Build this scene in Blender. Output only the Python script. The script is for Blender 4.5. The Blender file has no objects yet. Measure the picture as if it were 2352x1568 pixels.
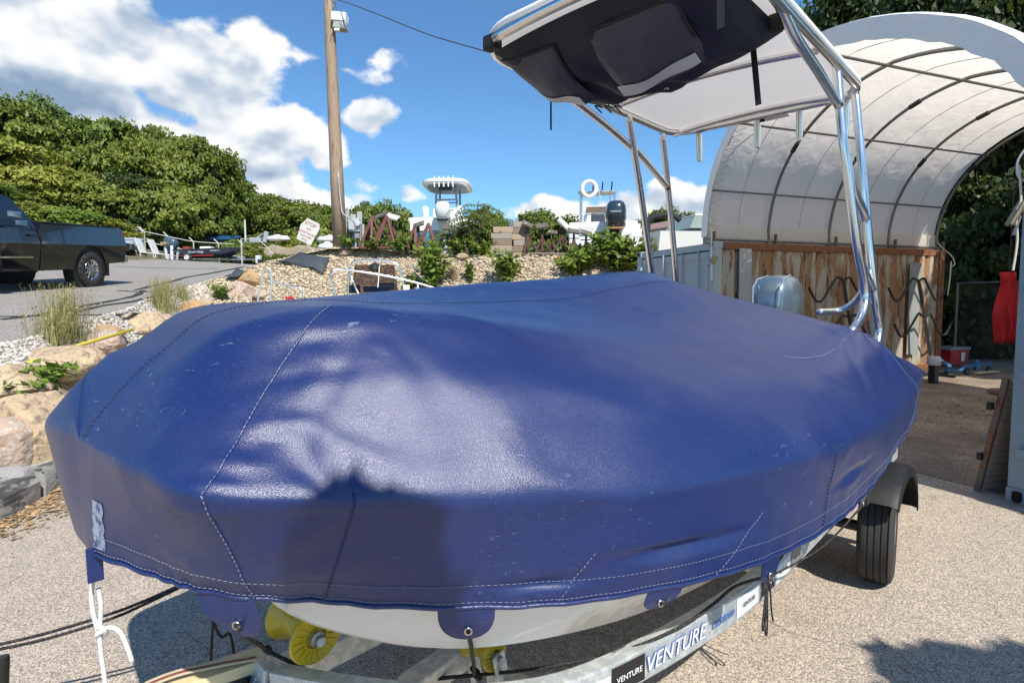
import bpy, bmesh, math, random
import numpy as np
from mathutils import Vector, Matrix
from mathutils.bvhtree import BVHTree
rnd = random.Random(7); nrs = np.random.RandomState(7)
sc = bpy.context.scene; COL = sc.collection
V = Vector
# ---------------------------------------------------------------- camera
CAMF, CXP, CYP, CH = 1300.0, 1176.0, 784.0, 1.58          # focal length / centre in pixels of a 2352 px wide frame, eye height
pit = math.atan(94 / CAMF); rol = math.radians(0.4)
FWD = V((0, math.cos(pit), -math.sin(pit))); _u0 = V((0, math.sin(pit), math.cos(pit))); _r0 = V((1, 0, 0))
RT = _r0 * math.cos(rol) - _u0 * math.sin(rol); UP = _u0 * math.cos(rol) + _r0 * math.sin(rol)
CAM = V((0, 0, CH))
cd = bpy.data.cameras.new('camera'); cam = bpy.data.objects.new('camera', cd); COL.objects.link(cam)
cd.lens = 36 * CAMF / 2352; cd.sensor_width = 36; cd.clip_start = 0.02; cd.clip_end = 2000
cam.matrix_world = Matrix(((RT.x, UP.x, -FWD.x, CAM.x), (RT.y, UP.y, -FWD.y, CAM.y), (RT.z, UP.z, -FWD.z, CAM.z), (0, 0, 0, 1)))
sc.camera = cam
def ray(x, y): return FWD + RT * ((x - CXP) / CAMF) - UP * ((y - CYP) / CAMF)
def aty(x, y, Y):
    d = ray(x, y); return CAM + d * (Y / d.y)
def atz(x, y, z):
    d = ray(x, y); return CAM + d * ((z - CH) / d.z)
# ---------------------------------------------------------------- world, sun, exposure
SUN_EL = math.radians(50); SUN_AZ = V((0.43, -0.90, 0)).normalized()
TOSUN = V((SUN_AZ.x * math.cos(SUN_EL), SUN_AZ.y * math.cos(SUN_EL), math.sin(SUN_EL)))
vs = sc.view_settings; vs.view_transform = 'Standard'; vs.look = 'None'; vs.exposure = 0.34; vs.gamma = 1; vs.use_curve_mapping = False
sd = bpy.data.lights.new('sun', 'SUN'); sd.energy = 4.9; sd.angle = math.radians(0.55); sd.color = (1.0, 0.94, 0.85)
sun = bpy.data.objects.new('sun', sd); COL.objects.link(sun); sun.rotation_euler = TOSUN.to_track_quat('Z', 'Y').to_euler()
world = bpy.data.worlds.new('World'); sc.world = world; world.use_nodes = True
def ND(nt, t, **kw):
    n = nt.nodes.new(t)
    for k, v in kw.items():
        if k.startswith('i_'):
            key = k[2:]; n.inputs[int(key) if key.isdigit() else key].default_value = v
        else: setattr(n, k, v)
    return n
def mth(nt, op, a, b=None, c=None, clamp=False):
    n = nt.nodes.new('ShaderNodeMath'); n.operation = op; n.use_clamp = clamp
    for i, q in enumerate((a, b, c)):
        if q is None: continue
        if isinstance(q, (int, float)): n.inputs[i].default_value = q
        else: nt.links.new(q, n.inputs[i])
    return n.outputs[0]
def vmt(nt, op, a, b=None):
    n = nt.nodes.new('ShaderNodeVectorMath'); n.operation = op
    for i, q in enumerate((a, b)):
        if q is None: continue
        if isinstance(q, (tuple, list)): n.inputs[i].default_value = q
        else: nt.links.new(q, n.inputs[i])
    return n
def mixc(nt, fac, a, b, blend='MIX'):
    n = nt.nodes.new('ShaderNodeMix'); n.data_type = 'RGBA'; n.blend_type = blend
    for idx, q in ((0, fac), (6, a), (7, b)):
        if isinstance(q, (int, float)): n.inputs[idx].default_value = q
        elif isinstance(q, (tuple, list)): n.inputs[idx].default_value = (*q[:3], 1)
        else: nt.links.new(q, n.inputs[idx])
    return n.outputs[2]
def smooth(nt, x, lo, hi):
    n = nt.nodes.new('ShaderNodeMapRange'); n.interpolation_type = 'SMOOTHSTEP'
    nt.links.new(x, n.inputs[0]); n.inputs[1].default_value = lo; n.inputs[2].default_value = hi
    return n.outputs[0]
def azel(x, y):
    d = ray(x, y).normalized(); return math.atan2(d.x, d.y), math.asin(d.z)
# clouds stand at fixed directions of the sky: (pixel x, y, half width, half height, weight)
BLOBS = [(60, 40, 420, 160, 1.25), (260, 110, 300, 140, 1.3), (420, 170, 210, 160, 1.25), (500, 215, 120, 110, 1.1), (120, 230, 380, 150, 1.3),
         (330, 300, 280, 130, .95), (530, 320, 200, 105, 1.05), (590, 360, 130, 75, .9), (690, 300, 75, 62, .85), (750, 330, 70, 75, .85), (835, 275, 66, 50, .85),
         (590, 90, 150, 60, .42), (690, 130, 170, 34, .42), (790, 160, 90, 22, .36), (650, 465, 190, 52, .95), (760, 470, 120, 48, .85), (938, 446, 34, 24, .6),
         (820, 425, 60, 22, .35), (1290, 490, 140, 34, .75), (1420, 500, 190, 58, .95), (1530, 470, 66, 52, .85), (1620, 495, 110, 52, .9), (1230, 480, 60, 18, .45), (860, 140, 60, 20, .2)]
DARK = [(90, 225, 330, 75, 1.0), (250, 300, 220, 40, .9), (330, 60, 260, 60, .45), (620, 400, 120, 36, .8), (560, 150, 80, 40, .3), (480, 120, 90, 60, .45), (520, 270, 70, 24, .3)]
def build_world():
    nt = world.node_tree; nt.nodes.clear(); g = nt
    out = nt.nodes.new('ShaderNodeOutputWorld'); bg = nt.nodes.new('ShaderNodeBackground'); nt.links.new(bg.outputs[0], out.inputs[0])
    sky = nt.nodes.new('ShaderNodeTexSky'); sky.sky_type = 'NISHITA'; sky.sun_disc = False
    sky.sun_elevation = SUN_EL; sky.sun_rotation = math.atan2(SUN_AZ.x, SUN_AZ.y); sky.altitude = 0; sky.air_density = 1.0; sky.dust_density = 0.15; sky.ozone_density = 2.0
    tint = mixc(nt, 1.0, sky.outputs[0], (0.86, 1.28, 1.56), 'MULTIPLY')
    tc = nt.nodes.new('ShaderNodeTexCoord'); vec = vmt(nt, 'NORMALIZE', tc.outputs['Generated']).outputs[0]
    sx = g.nodes.new('ShaderNodeSeparateXYZ'); g.links.new(vec, sx.inputs[0])
    az = mth(g, 'ARCTAN2', sx.outputs[0], sx.outputs[1]); el = mth(g, 'ARCSINE', sx.outputs[2])
    cb = g.nodes.new('ShaderNodeCombineXYZ'); g.links.new(az, cb.inputs[0]); g.links.new(el, cb.inputs[1]); ae = cb.outputs[0]
    def field(bl):
        acc = None
        for (px, py, hw, hh, w) in bl:
            a, e = azel(px, py); a2, _ = azel(px + hw, py); _, e2 = azel(px, py - hh)
            s = vmt(g, 'SUBTRACT', ae, (a, e, 0)); m = vmt(g, 'MULTIPLY', s.outputs[0], (1 / abs(a2 - a), 1 / abs(e2 - e), 0))
            q = mth(g, 'MULTIPLY_ADD', vmt(g, 'LENGTH', m.outputs[0]).outputs['Value'], -w, w)
            acc = q if acc is None else mth(g, 'SMOOTH_MAX', acc, q, 0.10)
        return mth(g, 'MAXIMUM', acc, -0.8)
    f = field(BLOBS); dark = mth(g, 'MAXIMUM', field(DARK), 0.0)
    def fbm(v, sc_, det, ro):
        n = ND(g, 'ShaderNodeTexNoise', i_Scale=sc_, i_Detail=det, i_Roughness=ro); g.links.new(v, n.inputs['Vector']); return n.outputs[0]
    st = vmt(g, 'MULTIPLY', vec, (1, 1, 1.35)).outputs[0]
    n1 = fbm(st, 9.0, 9.0, 0.54); n1l = fbm(st, 9.0, 3.0, 0.5); n1s = fbm(vmt(g, 'ADD', st, (0.004, 0.0, 0.032)).outputs[0], 9.0, 3.0, 0.5); n2 = fbm(vec, 2.4, 3.0, 0.5)
    gen = mth(g, 'MULTIPLY_ADD', n2, 2.6, -1.95)                     # fair-weather cumulus in the rest of the sky
    gen = mth(g, 'SUBTRACT', gen, smooth(g, sx.outputs[1], -0.1, 0.35))
    d = mth(g, 'ADD', mth(g, 'MAXIMUM', f, gen), mth(g, 'MULTIPLY_ADD', n1, 2.3, -1.15))
    alpha = smooth(nt, d, -0.04, 0.26)
    lit = mth(nt, 'ADD', mth(nt, 'MULTIPLY_ADD', mth(nt, 'ADD', mth(nt, 'SUBTRACT', n1l, n1s), mth(nt, 'MULTIPLY', mth(nt, 'SUBTRACT', n1, n1l), 0.5)), 2.6, 0.70), mth(nt, 'MULTIPLY_ADD', smooth(nt, d, 0.2, 1.0), -0.10, 0.05))
    lit = mth(nt, 'SUBTRACT', lit, mth(nt, 'MULTIPLY', dark, 0.95), clamp=True)
    cc = nt.nodes.new('ShaderNodeValToRGB'); nt.links.new(lit, cc.inputs[0]); e = cc.color_ramp.elements
    e[0].position = 0.0; e[0].color = (2.6, 3.6, 5.0, 1); e[1].position = 0.90; e[1].color = (9.8, 9.8, 9.7, 1)
    m = e.new(0.40); m.color = (5.2, 6.0, 7.1, 1); m = e.new(0.66); m.color = (8.0, 8.3, 8.6, 1)
    col = mixc(nt, alpha, tint, cc.outputs[0])
    nt.links.new(col, bg.inputs[0]); bg.inputs[1].default_value = 0.088
    world.cycles.sampling_method = 'MANUAL'; world.cycles.sample_map_resolution = 512
build_world()
sc.cycles.use_denoising = True
sc.cycles.max_bounces = 6; sc.cycles.transparent_max_bounces = 12
# ---------------------------------------------------------------- materials
MATS = {}
def mat(name, col, rough=0.6, metal=0.0, var=0.15, scale=6.0, bump=0.0, bscale=60.0, spec=0.5, col2=None, c2w=(0.5, 0.62), c2scale=4.0, coat=0.0, stretch=None, trans=0.0, island=0.0):
    if name in MATS: return MATS[name]
    m = bpy.data.materials.new(name); m.use_nodes = True; nt = m.node_tree; bs = nt.nodes['Principled BSDF']
    tc = nt.nodes.new('ShaderNodeTexCoord'); co = tc.outputs['Object']
    if stretch: co = vmt(nt, 'MULTIPLY', co, stretch).outputs[0]
    n = ND(nt, 'ShaderNodeTexNoise', i_Scale=scale, i_Detail=6.0, i_Roughness=0.6); nt.links.new(co, n.inputs['Vector'])
    c = mixc(nt, n.outputs[0], [x * (1 - var) for x in col], [min(1, x * (1 + var)) for x in col])
    if col2:
        n2 = ND(nt, 'ShaderNodeTexNoise', i_Scale=c2scale, i_Detail=8.0, i_Roughness=0.68); nt.links.new(co, n2.inputs['Vector'])
        c = mixc(nt, smooth(nt, n2.outputs[0], *c2w), c, col2)
    if island:
        g = nt.nodes.new('ShaderNodeNewGeometry')
        mr = nt.nodes.new('ShaderNodeMapRange'); nt.links.new(g.outputs['Random Per Island'], mr.inputs[0]); mr.inputs[3].default_value = 1 - island; mr.inputs[4].default_value = 1 + island
        hs = nt.nodes.new('ShaderNodeHueSaturation'); nt.links.new(c, hs.inputs['Color']); nt.links.new(mr.outputs[0], hs.inputs['Value']); c = hs.outputs[0]
    nt.links.new(c, bs.inputs['Base Color'])
    bs.inputs['Roughness'].default_value = rough; bs.inputs['Metallic'].default_value = metal; bs.inputs['Specular IOR Level'].default_value = spec
    bs.inputs['Coat Weight'].default_value = coat; bs.inputs['Transmission Weight'].default_value = trans
    if rough > 0.12:
        mr = nt.nodes.new('ShaderNodeMapRange'); nt.links.new(n.outputs[0], mr.inputs[0]); mr.inputs[1].default_value = 0.3; mr.inputs[2].default_value = 0.7
        mr.inputs[3].default_value = rough * 0.85; mr.inputs[4].default_value = min(1, rough * 1.15); nt.links.new(mr.outputs[0], bs.inputs['Roughness'])
    if bump:
        nb = ND(nt, 'ShaderNodeTexNoise', i_Scale=bscale, i_Detail=4.0); nt.links.new(co, nb.inputs['Vector'])
        b = nt.nodes.new('ShaderNodeBump'); b.inputs['Strength'].default_value = 1.0; b.inputs['Distance'].default_value = bump
        nt.links.new(nb.outputs[0], b.inputs['Height']); nt.links.new(b.outputs[0], bs.inputs['Normal'])
    MATS[name] = m; return m
def leafmat(name, col, col2, tr=0.35):
    if name in MATS: return MATS[name]
    m = bpy.data.materials.new(name); m.use_nodes = True; nt = m.node_tree; nt.nodes.clear()
    out = nt.nodes.new('ShaderNodeOutputMaterial')
    g = nt.nodes.new('ShaderNodeNewGeometry'); tc = nt.nodes.new('ShaderNodeTexCoord')
    n = ND(nt, 'ShaderNodeTexNoise', i_Scale=0.7, i_Detail=2.0); nt.links.new(tc.outputs['Object'], n.inputs['Vector'])
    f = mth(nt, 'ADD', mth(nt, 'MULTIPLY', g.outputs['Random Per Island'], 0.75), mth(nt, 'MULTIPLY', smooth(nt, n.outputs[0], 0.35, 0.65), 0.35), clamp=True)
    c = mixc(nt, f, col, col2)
    d = nt.nodes.new('ShaderNodeBsdfPrincipled'); d.inputs['Roughness'].default_value = 0.5; d.inputs['Specular IOR Level'].default_value = 0.35; nt.links.new(c, d.inputs['Base Color'])
    t = nt.nodes.new('ShaderNodeBsdfTranslucent'); nt.links.new(mixc(nt, 0.5, c, (0.16, 0.2, 0.02)), t.inputs[0])
    mx = nt.nodes.new('ShaderNodeMixShader'); mx.inputs[0].default_value = tr
    nt.links.new(d.outputs[0], mx.inputs[1]); nt.links.new(t.outputs[0], mx.inputs[2]); nt.links.new(mx.outputs[0], out.inputs[0])
    MATS[name] = m; return m
# ---------------------------------------------------------------- mesh helpers
class MB:
    def __init__(s): s.v = []; s.f = []
    def add(s, vs, fs):
        o = len(s.v); s.v += [tuple(q) for q in vs]; s.f += [tuple(i + o for i in f) for f in fs]; return s
    def box(s, c, size, rot=None, taper=1.0):
        hx, hy, hz = [q / 2 for q in size]; R = rot.to_3x3() if rot else Matrix.Identity(3)
        vs = []
        for z in (-1, 1):
            k = taper if z > 0 else 1
            for x, y in ((-1, -1), (1, -1), (1, 1), (-1, 1)): vs.append(V(c) + R @ V((x * hx * k, y * hy * k, z * hz)))
        return s.add(vs, [(3, 2, 1, 0), (4, 5, 6, 7), (0, 1, 5, 4), (1, 2, 6, 5), (2, 3, 7, 6), (3, 0, 4, 7)])
    def beam(s, a, b, w, h, up=(0, 0, 1)):
        a, b = V(a), V(b); d = (b - a); L = d.length; d.normalize(); x = d.cross(V(up))
        if x.length < 1e-4: x = d.cross(V((1, 0, 0)))
        x.normalize(); z = x.cross(d); R = Matrix((x, d, z)).transposed()
        return s.box((a + b) / 2, (w, L, h), R)
    def tube(s, path, r, n=8, caps=True, closed=False):
        P = [V(p) for p in path]; N = len(P); rs = r if isinstance(r, (list, tuple)) else [r] * N
        T = []
        for i in range(N):
            a = P[(i - 1) % N] if closed else P[max(i - 1, 0)]; b = P[(i + 1) % N] if closed else P[min(i + 1, N - 1)]
            t = b - a; T.append(t.normalized() if t.length > 1e-9 else V((0, 0, 1)))
        ref = V((0, 0, 1)) if abs(T[0].z) < 0.9 else V((1, 0, 0))
        x = T[0].cross(ref).normalized(); vs = []
        for i in range(N):
            x = (x - T[i] * x.dot(T[i]));
            if x.length < 1e-6: x = T[i].orthogonal()
            x.normalize(); y = T[i].cross(x)
            for k in range(n):
                a = 2 * math.pi * k / n; vs.append(P[i] + (x * math.cos(a) + y * math.sin(a)) * rs[i])
        fs = []
        for i in range(N if closed else N - 1):
            j = (i + 1) % N
            for k in range(n): fs.append((i * n + k, i * n + (k + 1) % n, j * n + (k + 1) % n, j * n + k))
        if caps and not closed: fs += [tuple(reversed(range(n))), tuple((N - 1) * n + k for k in range(n))]
        return s.add(vs, fs)
    def sweep(s, path, w, h, up=(0, 0, 1)):
        P = [V(p) for p in path]; vs = []
        for i, p in enumerate(P):
            t = (P[min(i + 1, len(P) - 1)] - P[max(i - 1, 0)]).normalized(); x = t.cross(V(up)).normalized(); z = x.cross(t)
            for a, b in ((-1, -1), (1, -1), (1, 1), (-1, 1)): vs.append(p + x * a * w / 2 + z * b * h / 2)
        fs = [(3, 2, 1, 0)]
        for i in range(len(P) - 1):
            for k in range(4): fs.append((i * 4 + k, i * 4 + (k + 1) % 4, i * 4 + 4 + (k + 1) % 4, i * 4 + 4 + k))
        o = (len(P) - 1) * 4; fs.append((o, o + 1, o + 2, o + 3)); return s.add(vs, fs)
    def lathe(s, prof, n=16, c=(0, 0, 0), axis=(0, 0, 1), caps=True):      # prof: (radius, height)
        ax = V(axis).normalized(); x = ax.orthogonal().normalized(); y = ax.cross(x); vs = []
        for (r, h) in prof:
            for k in range(n):
                a = 2 * math.pi * k / n; vs.append(V(c) + ax * h + (x * math.cos(a) + y * math.sin(a)) * r)
        fs = []
        for i in range(len(prof) - 1):
            for k in range(n): fs.append((i * n + k, i * n + (k + 1) % n, (i + 1) * n + (k + 1) % n, (i + 1) * n + k))
        if caps: fs += [tuple(reversed(range(n))), tuple((len(prof) - 1) * n + k for k in range(n))]
        return s.add(vs, fs)
    def prism(s, poly, o, x, y, depth):                                    # polygon in plane (o; x, y) extruded along x cross y by depth (centred)
        o, x, y = V(o), V(x).normalized(), V(y).normalized(); z = x.cross(y); n = len(poly)
        vs = [o + x * a + y * b - z * depth / 2 for a, b in poly] + [o + x * a + y * b + z * depth / 2 for a, b in poly]
        return s.add(vs, [tuple(reversed(range(n))), tuple(range(n, 2 * n))] + [(i, (i + 1) % n, n + (i + 1) % n, n + i) for i in range(n)])
    def loft(s, rings, caps=True, closed=True):
        n = len(rings[0]); vs = [p for r in rings for p in r]; fs = []
        for i in range(len(rings) - 1):
            for k in range(n if closed else n - 1): fs.append((i * n + k, i * n + (k + 1) % n, (i + 1) * n + (k + 1) % n, (i + 1) * n + k))
        if caps: fs += [tuple(reversed(range(n))), tuple((len(rings) - 1) * n + k for k in range(n))]
        return s.add(vs, fs)
    def build(s, name, m, parent=None, smooth=False, bevel=0.0, fixn=True, xf=None):
        me = bpy.data.meshes.new(name); vs = [xf @ V(q) for q in s.v] if xf else s.v
        me.from_pydata(vs, [], s.f); me.update()
        if fixn:
            bm = bmesh.new(); bm.from_mesh(me); bmesh.ops.recalc_face_normals(bm, faces=bm.faces)
            if bevel: bmesh.ops.bevel(bm, geom=[e for e in bm.edges if e.is_manifold and e.calc_face_angle(0) > 0.5], offset=bevel, segments=2, affect='EDGES', profile=0.6)
            bm.to_mesh(me); bm.free()
        if smooth:
            me.polygons.foreach_set('use_smooth', [True] * len(me.polygons))
            if smooth == 'auto': me.set_sharp_from_angle(angle=math.radians(38))
        return link(name, me, m, parent)
OFF = {}
def link(name, me, m, parent=None):
    o = bpy.data.objects.new(name, me); COL.objects.link(o)
    if m: me.materials.append(m)
    if parent is not None:
        o.parent = parent
        if parent.name in OFF: o.location = -OFF[parent.name]
    return o
def tag(o, label, cat, group=None, kind=None):
    if label: o['label'] = label
    if cat: o['category'] = cat
    if group: o['group'] = group
    if kind: o['kind'] = kind
    return o
def thing(name, label, cat, loc=(0, 0, 0), group=None, world=True, mw=None):
    o = bpy.data.objects.new(name, None); COL.objects.link(o); o.empty_display_size = 0.1
    if mw is not None: o.matrix_world = mw
    else:
        o.location = loc
        if world: OFF[o.name] = V(loc)
    return tag(o, label, cat, group)
def struct(o): o['kind'] = 'structure'; return o
def quads_mesh(name, P):                       # P: (n,4,3) numpy, one quad per row
    n = len(P); me = bpy.data.meshes.new(name); me.vertices.add(n * 4); me.vertices.foreach_set('co', P.reshape(-1).astype(np.float32))
    me.loops.add(n * 4); me.loops.foreach_set('vertex_index', np.arange(n * 4, dtype=np.int32))
    me.polygons.add(n); me.polygons.foreach_set('loop_start', np.arange(0, n * 4, 4, dtype=np.int32)); me.polygons.foreach_set('loop_total', np.full(n, 4, dtype=np.int32))
    me.update(calc_edges=True); return me
def text(s, size, m, o, x, y, parent, name='lettering', shear=0.0, bold=0.0, lift=0.0, align='CENTER', world=True):
    c = bpy.data.curves.new('t', 'FONT'); c.body = s; c.size = size; c.align_x = align; c.align_y = 'CENTER'; c.shear = shear; c.offset = bold; c.extrude = 0.0004; c.resolution_u = 3
    t = bpy.data.objects.new('t', c); COL.objects.link(t); dg = bpy.context.evaluated_depsgraph_get(); me = bpy.data.meshes.new_from_object(t.evaluated_get(dg))
    COL.objects.unlink(t); bpy.data.objects.remove(t); x = V(x).normalized(); y = V(y); y = (y - x * y.dot(x)).normalized(); z = x.cross(y)
    M4 = Matrix(((x.x, y.x, z.x, 0), (x.y, y.y, z.y, 0), (x.z, y.z, z.z, 0), (0, 0, 0, 1))); M4.translation = V(o) + z * lift
    me.transform(M4); me.materials.clear(); return link(name, me, m, parent)
def catmull(P, n, closed=False):
    P = [V(p) for p in P]; out = []
    N = len(P)
    for i in range(N if closed else N - 1):
        if closed: a, b, c, d = P[(i - 1) % N], P[i], P[(i + 1) % N], P[(i + 2) % N]
        else: a, b, c, d = P[max(i - 1, 0)], P[i], P[i + 1], P[min(i + 2, N - 1)]
        for k in range(n):
            t = k / n; out.append(0.5 * ((2 * b) + (c - a) * t + (2 * a - 5 * b + 4 * c - d) * t * t + (3 * b - a - 3 * c + d) * t ** 3))
    if not closed: out.append(P[-1])
    return out
def copytree(o, label=None, group=None):
    c = o.copy(); COL.objects.link(c)
    for ch in o.children:
        d = ch.copy(); COL.objects.link(d); d.parent = c
        for g in ch.children:
            e = g.copy(); COL.objects.link(e); e.parent = d
    if label: c['label'] = label
    if group: c['group'] = group
    return c
# ================================================================ SETTING
def ground_material(name, light, dark, scale=95.0, stain=(0.5, 0.66), bal=(0.30, 0.62), dirt=(0.05, 0.045, 0.04), crack=0.0):
    m = bpy.data.materials.new(name); m.use_nodes = True; nt = m.node_tree; bs = nt.nodes['Principled BSDF']
    tc = nt.nodes.new('ShaderNodeTexCoord'); co = tc.outputs['Object']
    v = ND(nt, 'ShaderNodeTexVoronoi', i_Scale=scale, i_Randomness=1.0); nt.links.new(co, v.inputs['Vector'])
    hs = nt.nodes.new('ShaderNodeSeparateColor'); nt.links.new(v.outputs['Color'], hs.inputs[0])
    sel = smooth(nt, hs.outputs[0], *bal)
    lc = mixc(nt, hs.outputs[1], [c * 0.72 for c in light], [min(1, c * 1.2) for c in light])
    c = mixc(nt, sel, dark, lc)
    big = ND(nt, 'ShaderNodeTexNoise', i_Scale=0.9, i_Detail=7.0, i_Roughness=0.62); nt.links.new(co, big.inputs['Vector'])
    c = mixc(nt, mth(nt, 'MULTIPLY', smooth(nt, big.outputs[0], *stain), 0.55), c, dirt)
    mid = ND(nt, 'ShaderNodeTexNoise', i_Scale=3.0, i_Detail=6.0); nt.links.new(co, mid.inputs['Vector'])
    c = mixc(nt, 0.30, c, mixc(nt, mid.outputs[0], [q * 0.6 for q in light], [q * 1.1 for q in light]))
    if name == 'yard_asphalt':
        sp = ND(nt, 'ShaderNodeTexNoise', i_Scale=2.2, i_Detail=8.0, i_Roughness=.7); nt.links.new(co, sp.inputs['Vector']); c = mixc(nt, mth(nt, 'MULTIPLY', smooth(nt, sp.outputs[0], .60, .72), .5), c, (.07, .062, .055))
        ck = ND(nt, 'ShaderNodeTexVoronoi', i_Scale=.55); ck.feature = 'DISTANCE_TO_EDGE'; wn = ND(nt, 'ShaderNodeTexNoise', i_Scale=3.0, i_Detail=6.0); nt.links.new(co, wn.inputs['Vector']); nt.links.new(vmt(nt, 'ADD', co, vmt(nt, 'MULTIPLY', wn.outputs['Color'], (.5, .5, 0)).outputs[0]).outputs[0], ck.inputs['Vector'])
        c = mixc(nt, mth(nt, 'MULTIPLY', mth(nt, 'LESS_THAN', ck.outputs['Distance'], .0035), mth(nt, 'MULTIPLY', smooth(nt, big.outputs[0], .48, .58), .55)), c, (.07, .06, .05))
    if crack:
        wv = vmt(nt, 'ADD', co, None); nz = ND(nt, 'ShaderNodeTexNoise', i_Scale=0.6, i_Detail=5.0); nt.links.new(co, nz.inputs['Vector'])
        nt.links.new(vmt(nt, 'SCALE', nz.outputs['Color']).outputs[0], wv.inputs[1])
        vd = ND(nt, 'ShaderNodeTexVoronoi', i_Scale=0.16); vd.feature = 'DISTANCE_TO_EDGE'; nt.links.new(wv.outputs[0], vd.inputs['Vector'])
        c = mixc(nt, mth(nt, 'LESS_THAN', vd.outputs['Distance'], crack), c, (0.035, 0.035, 0.035))
    nt.links.new(c, bs.inputs['Base Color']); bs.inputs['Roughness'].default_value = 0.9; bs.inputs['Specular IOR Level'].default_value = 0.25
    b = nt.nodes.new('ShaderNodeBump'); b.inputs['Distance'].default_value = 0.004; nt.links.new(sel, b.inputs['Height']); nt.links.new(b.outputs[0], bs.inputs['Normal'])
    return m
M_YARD = ground_material('yard_asphalt', (0.58, 0.49, 0.39), (0.13, 0.115, 0.10), 185.0, bal=(0.2, 0.6), stain=(0.55, 0.75))
M_LOT = ground_material('lot_asphalt', (0.37, 0.34, 0.30), (0.20, 0.185, 0.17), 60.0, stain=(0.56, 0.75), dirt=(0.12, 0.11, 0.1))
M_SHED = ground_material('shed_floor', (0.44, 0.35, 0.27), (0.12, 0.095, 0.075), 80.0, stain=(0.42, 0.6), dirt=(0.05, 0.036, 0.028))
M_DIRT = ground_material('hill_soil', (0.22, 0.19, 0.11), (0.06, 0.07, 0.03), 9.0, stain=(0.4, 0.6), dirt=(0.05, 0.065, 0.02))
M_BANK = ground_material('bank_gravel', (0.47, 0.38, 0.27), (0.20, 0.16, 0.11), 22.0, stain=(0.5, 0.7), dirt=(0.2, 0.15, 0.1))
g = MB().add([(-400, -400, -0.012), (400, -400, -0.012), (400, 600, -0.012), (-400, 600, -0.012)], [(0, 1, 2, 3)]).build('ground', M_DIRT); struct(g)
def sheet(name, poly, z, m):
    return struct(MB().add([(x, y, z) for x, y in poly], [tuple(range(len(poly)))]).build(name, m))
sheet('yard_pavement', [(-9, -14), (16, -14), (20, 15), (-9, 14)], 0.0, M_YARD)
LA = (-0.06151402, 0.0756667, 0.3143191)
def lotz(x, y): return LA[2] + LA[0] * x + LA[1] * min(y, 34) + 0.012 * max(0, y - 34)
EDGE = [(-5.0, -14), (-5.1, -5), (-5.2, 0), (-5.35, 3.2), (-5.53, 6.1), (-5.81, 7.16), (-6.18, 8.14), (-6.53, 9.59), (-7.32, 11.45), (-8.14, 14.52), (-9.15, 17.28), (-11.38, 23.34), (-15.34, 34.42), (-18.58, 44.8)]
def edgex(y): return float(np.interp(y, [q[1] for q in EDGE], [q[0] for q in EDGE]))
CREST = [(-7.6, 13.5, 1.95), (-7.3, 15, 2.33), (-6.69, 15.1, 2.57), (-5.89, 15.2, 2.76), (-5.2, 15.3, 2.94), (-4.54, 15.5, 3.03), (-3.6, 15.5, 2.98), (-2, 15.2, 2.80), (-0.28, 15, 2.72), (1.43, 15, 2.69), (3.5, 15, 2.55), (6.5, 15, 2.5), (10.5, 15, 2.5)]
# car park ramp
ys = np.concatenate([np.arange(-14, 20, 0.7), np.arange(20, 36, 1.2)])
vv = []; W = 22
for y in ys:
    e = edgex(y)
    for k in range(W):
        x = e - 55 * (k / (W - 1)) ** 1.6; vv.append((x, y, lotz(x, y) + 0.004))
struct(MB().add(vv, [(i * W + k, i * W + k + 1, (i + 1) * W + k + 1, (i + 1) * W + k) for i in range(len(ys) - 1) for k in range(W - 1)]).build('car_park', M_LOT, smooth=True))
# upper terrain behind the bank and the car park
def uppz(x, y):
    zc = float(np.interp(x, [q[0] for q in CREST], [q[2] for q in CREST])); zl = lotz(x, y)
    e = edgex(y); k = min(1, max(0, (x - e) / 2.2)); k = k * k * (3 - 2 * k)
    z = zl * (1 - k) + zc * k if y < 40 else zl * (1 - k) + (zc + 0.02 * (y - 40)) * k
    z += 0.16 * max(0, -22 - x) + (0.10 * max(0, y - 42) if x < 5 else 0.03 * max(0, y - 42))
    return z - 0.03
gx = np.concatenate([np.arange(-90, -20, 3.5), np.arange(-20, 8, 0.8), np.arange(8, 100, 5)]); gy = np.concatenate([np.arange(15.0, 40, 1.0), np.arange(40, 140, 5)])
vv = [(x, y, uppz(x, y)) for y in gy for x in gx]; W = len(gx)
struct(MB().add(vv, [(i * W + k, i * W + k + 1, (i + 1) * W + k + 1, (i + 1) * W + k) for i in range(len(gy) - 1) for k in range(W - 1)]).build('hill_terrain', M_DIRT, smooth=True))
# gravel bank between the car park, the upper yard and the boat yard
TOP = [(x, y, lotz(x, y)) for x, y in EDGE[:9]] + [V(q) for q in CREST]
BOT = [(-3.3, -14), (-3.5, -5), (-3.6, 0), (-3.75, 2.6), (-3.88, 4.17), (-4.15, 5.14), (-4.5, 6.3), (-4.9, 7.6), (-5.2, 9.2), (-5.3, 10.2), (-5.1, 10.9), (-4.7, 11.4), (-4.2, 11.7), (-3.7, 11.9), (-3.1, 12), (-2.4, 12.1), (-1.3, 12.1), (0, 12.2), (1.4, 12.3), (3, 12.6), (6.5, 13.4), (10.5, 14)]
NK = 16
tp = catmull(TOP, 6); bt = catmull([(x, y, -0.02) for x, y in BOT], 6); vv = []
for a, b in zip(tp, bt):
    for k in range(NK + 1):
        f = k / NK; p = b.lerp(a, f); prof = 0.10 * math.sin(f * math.pi) + 0.05 * math.sin(p.x * 2.1 + p.y * 1.3) * math.sin(f * math.pi)
        vv.append((p.x, p.y, p.z + prof + (0.02 if k == NK else 0)))
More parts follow.
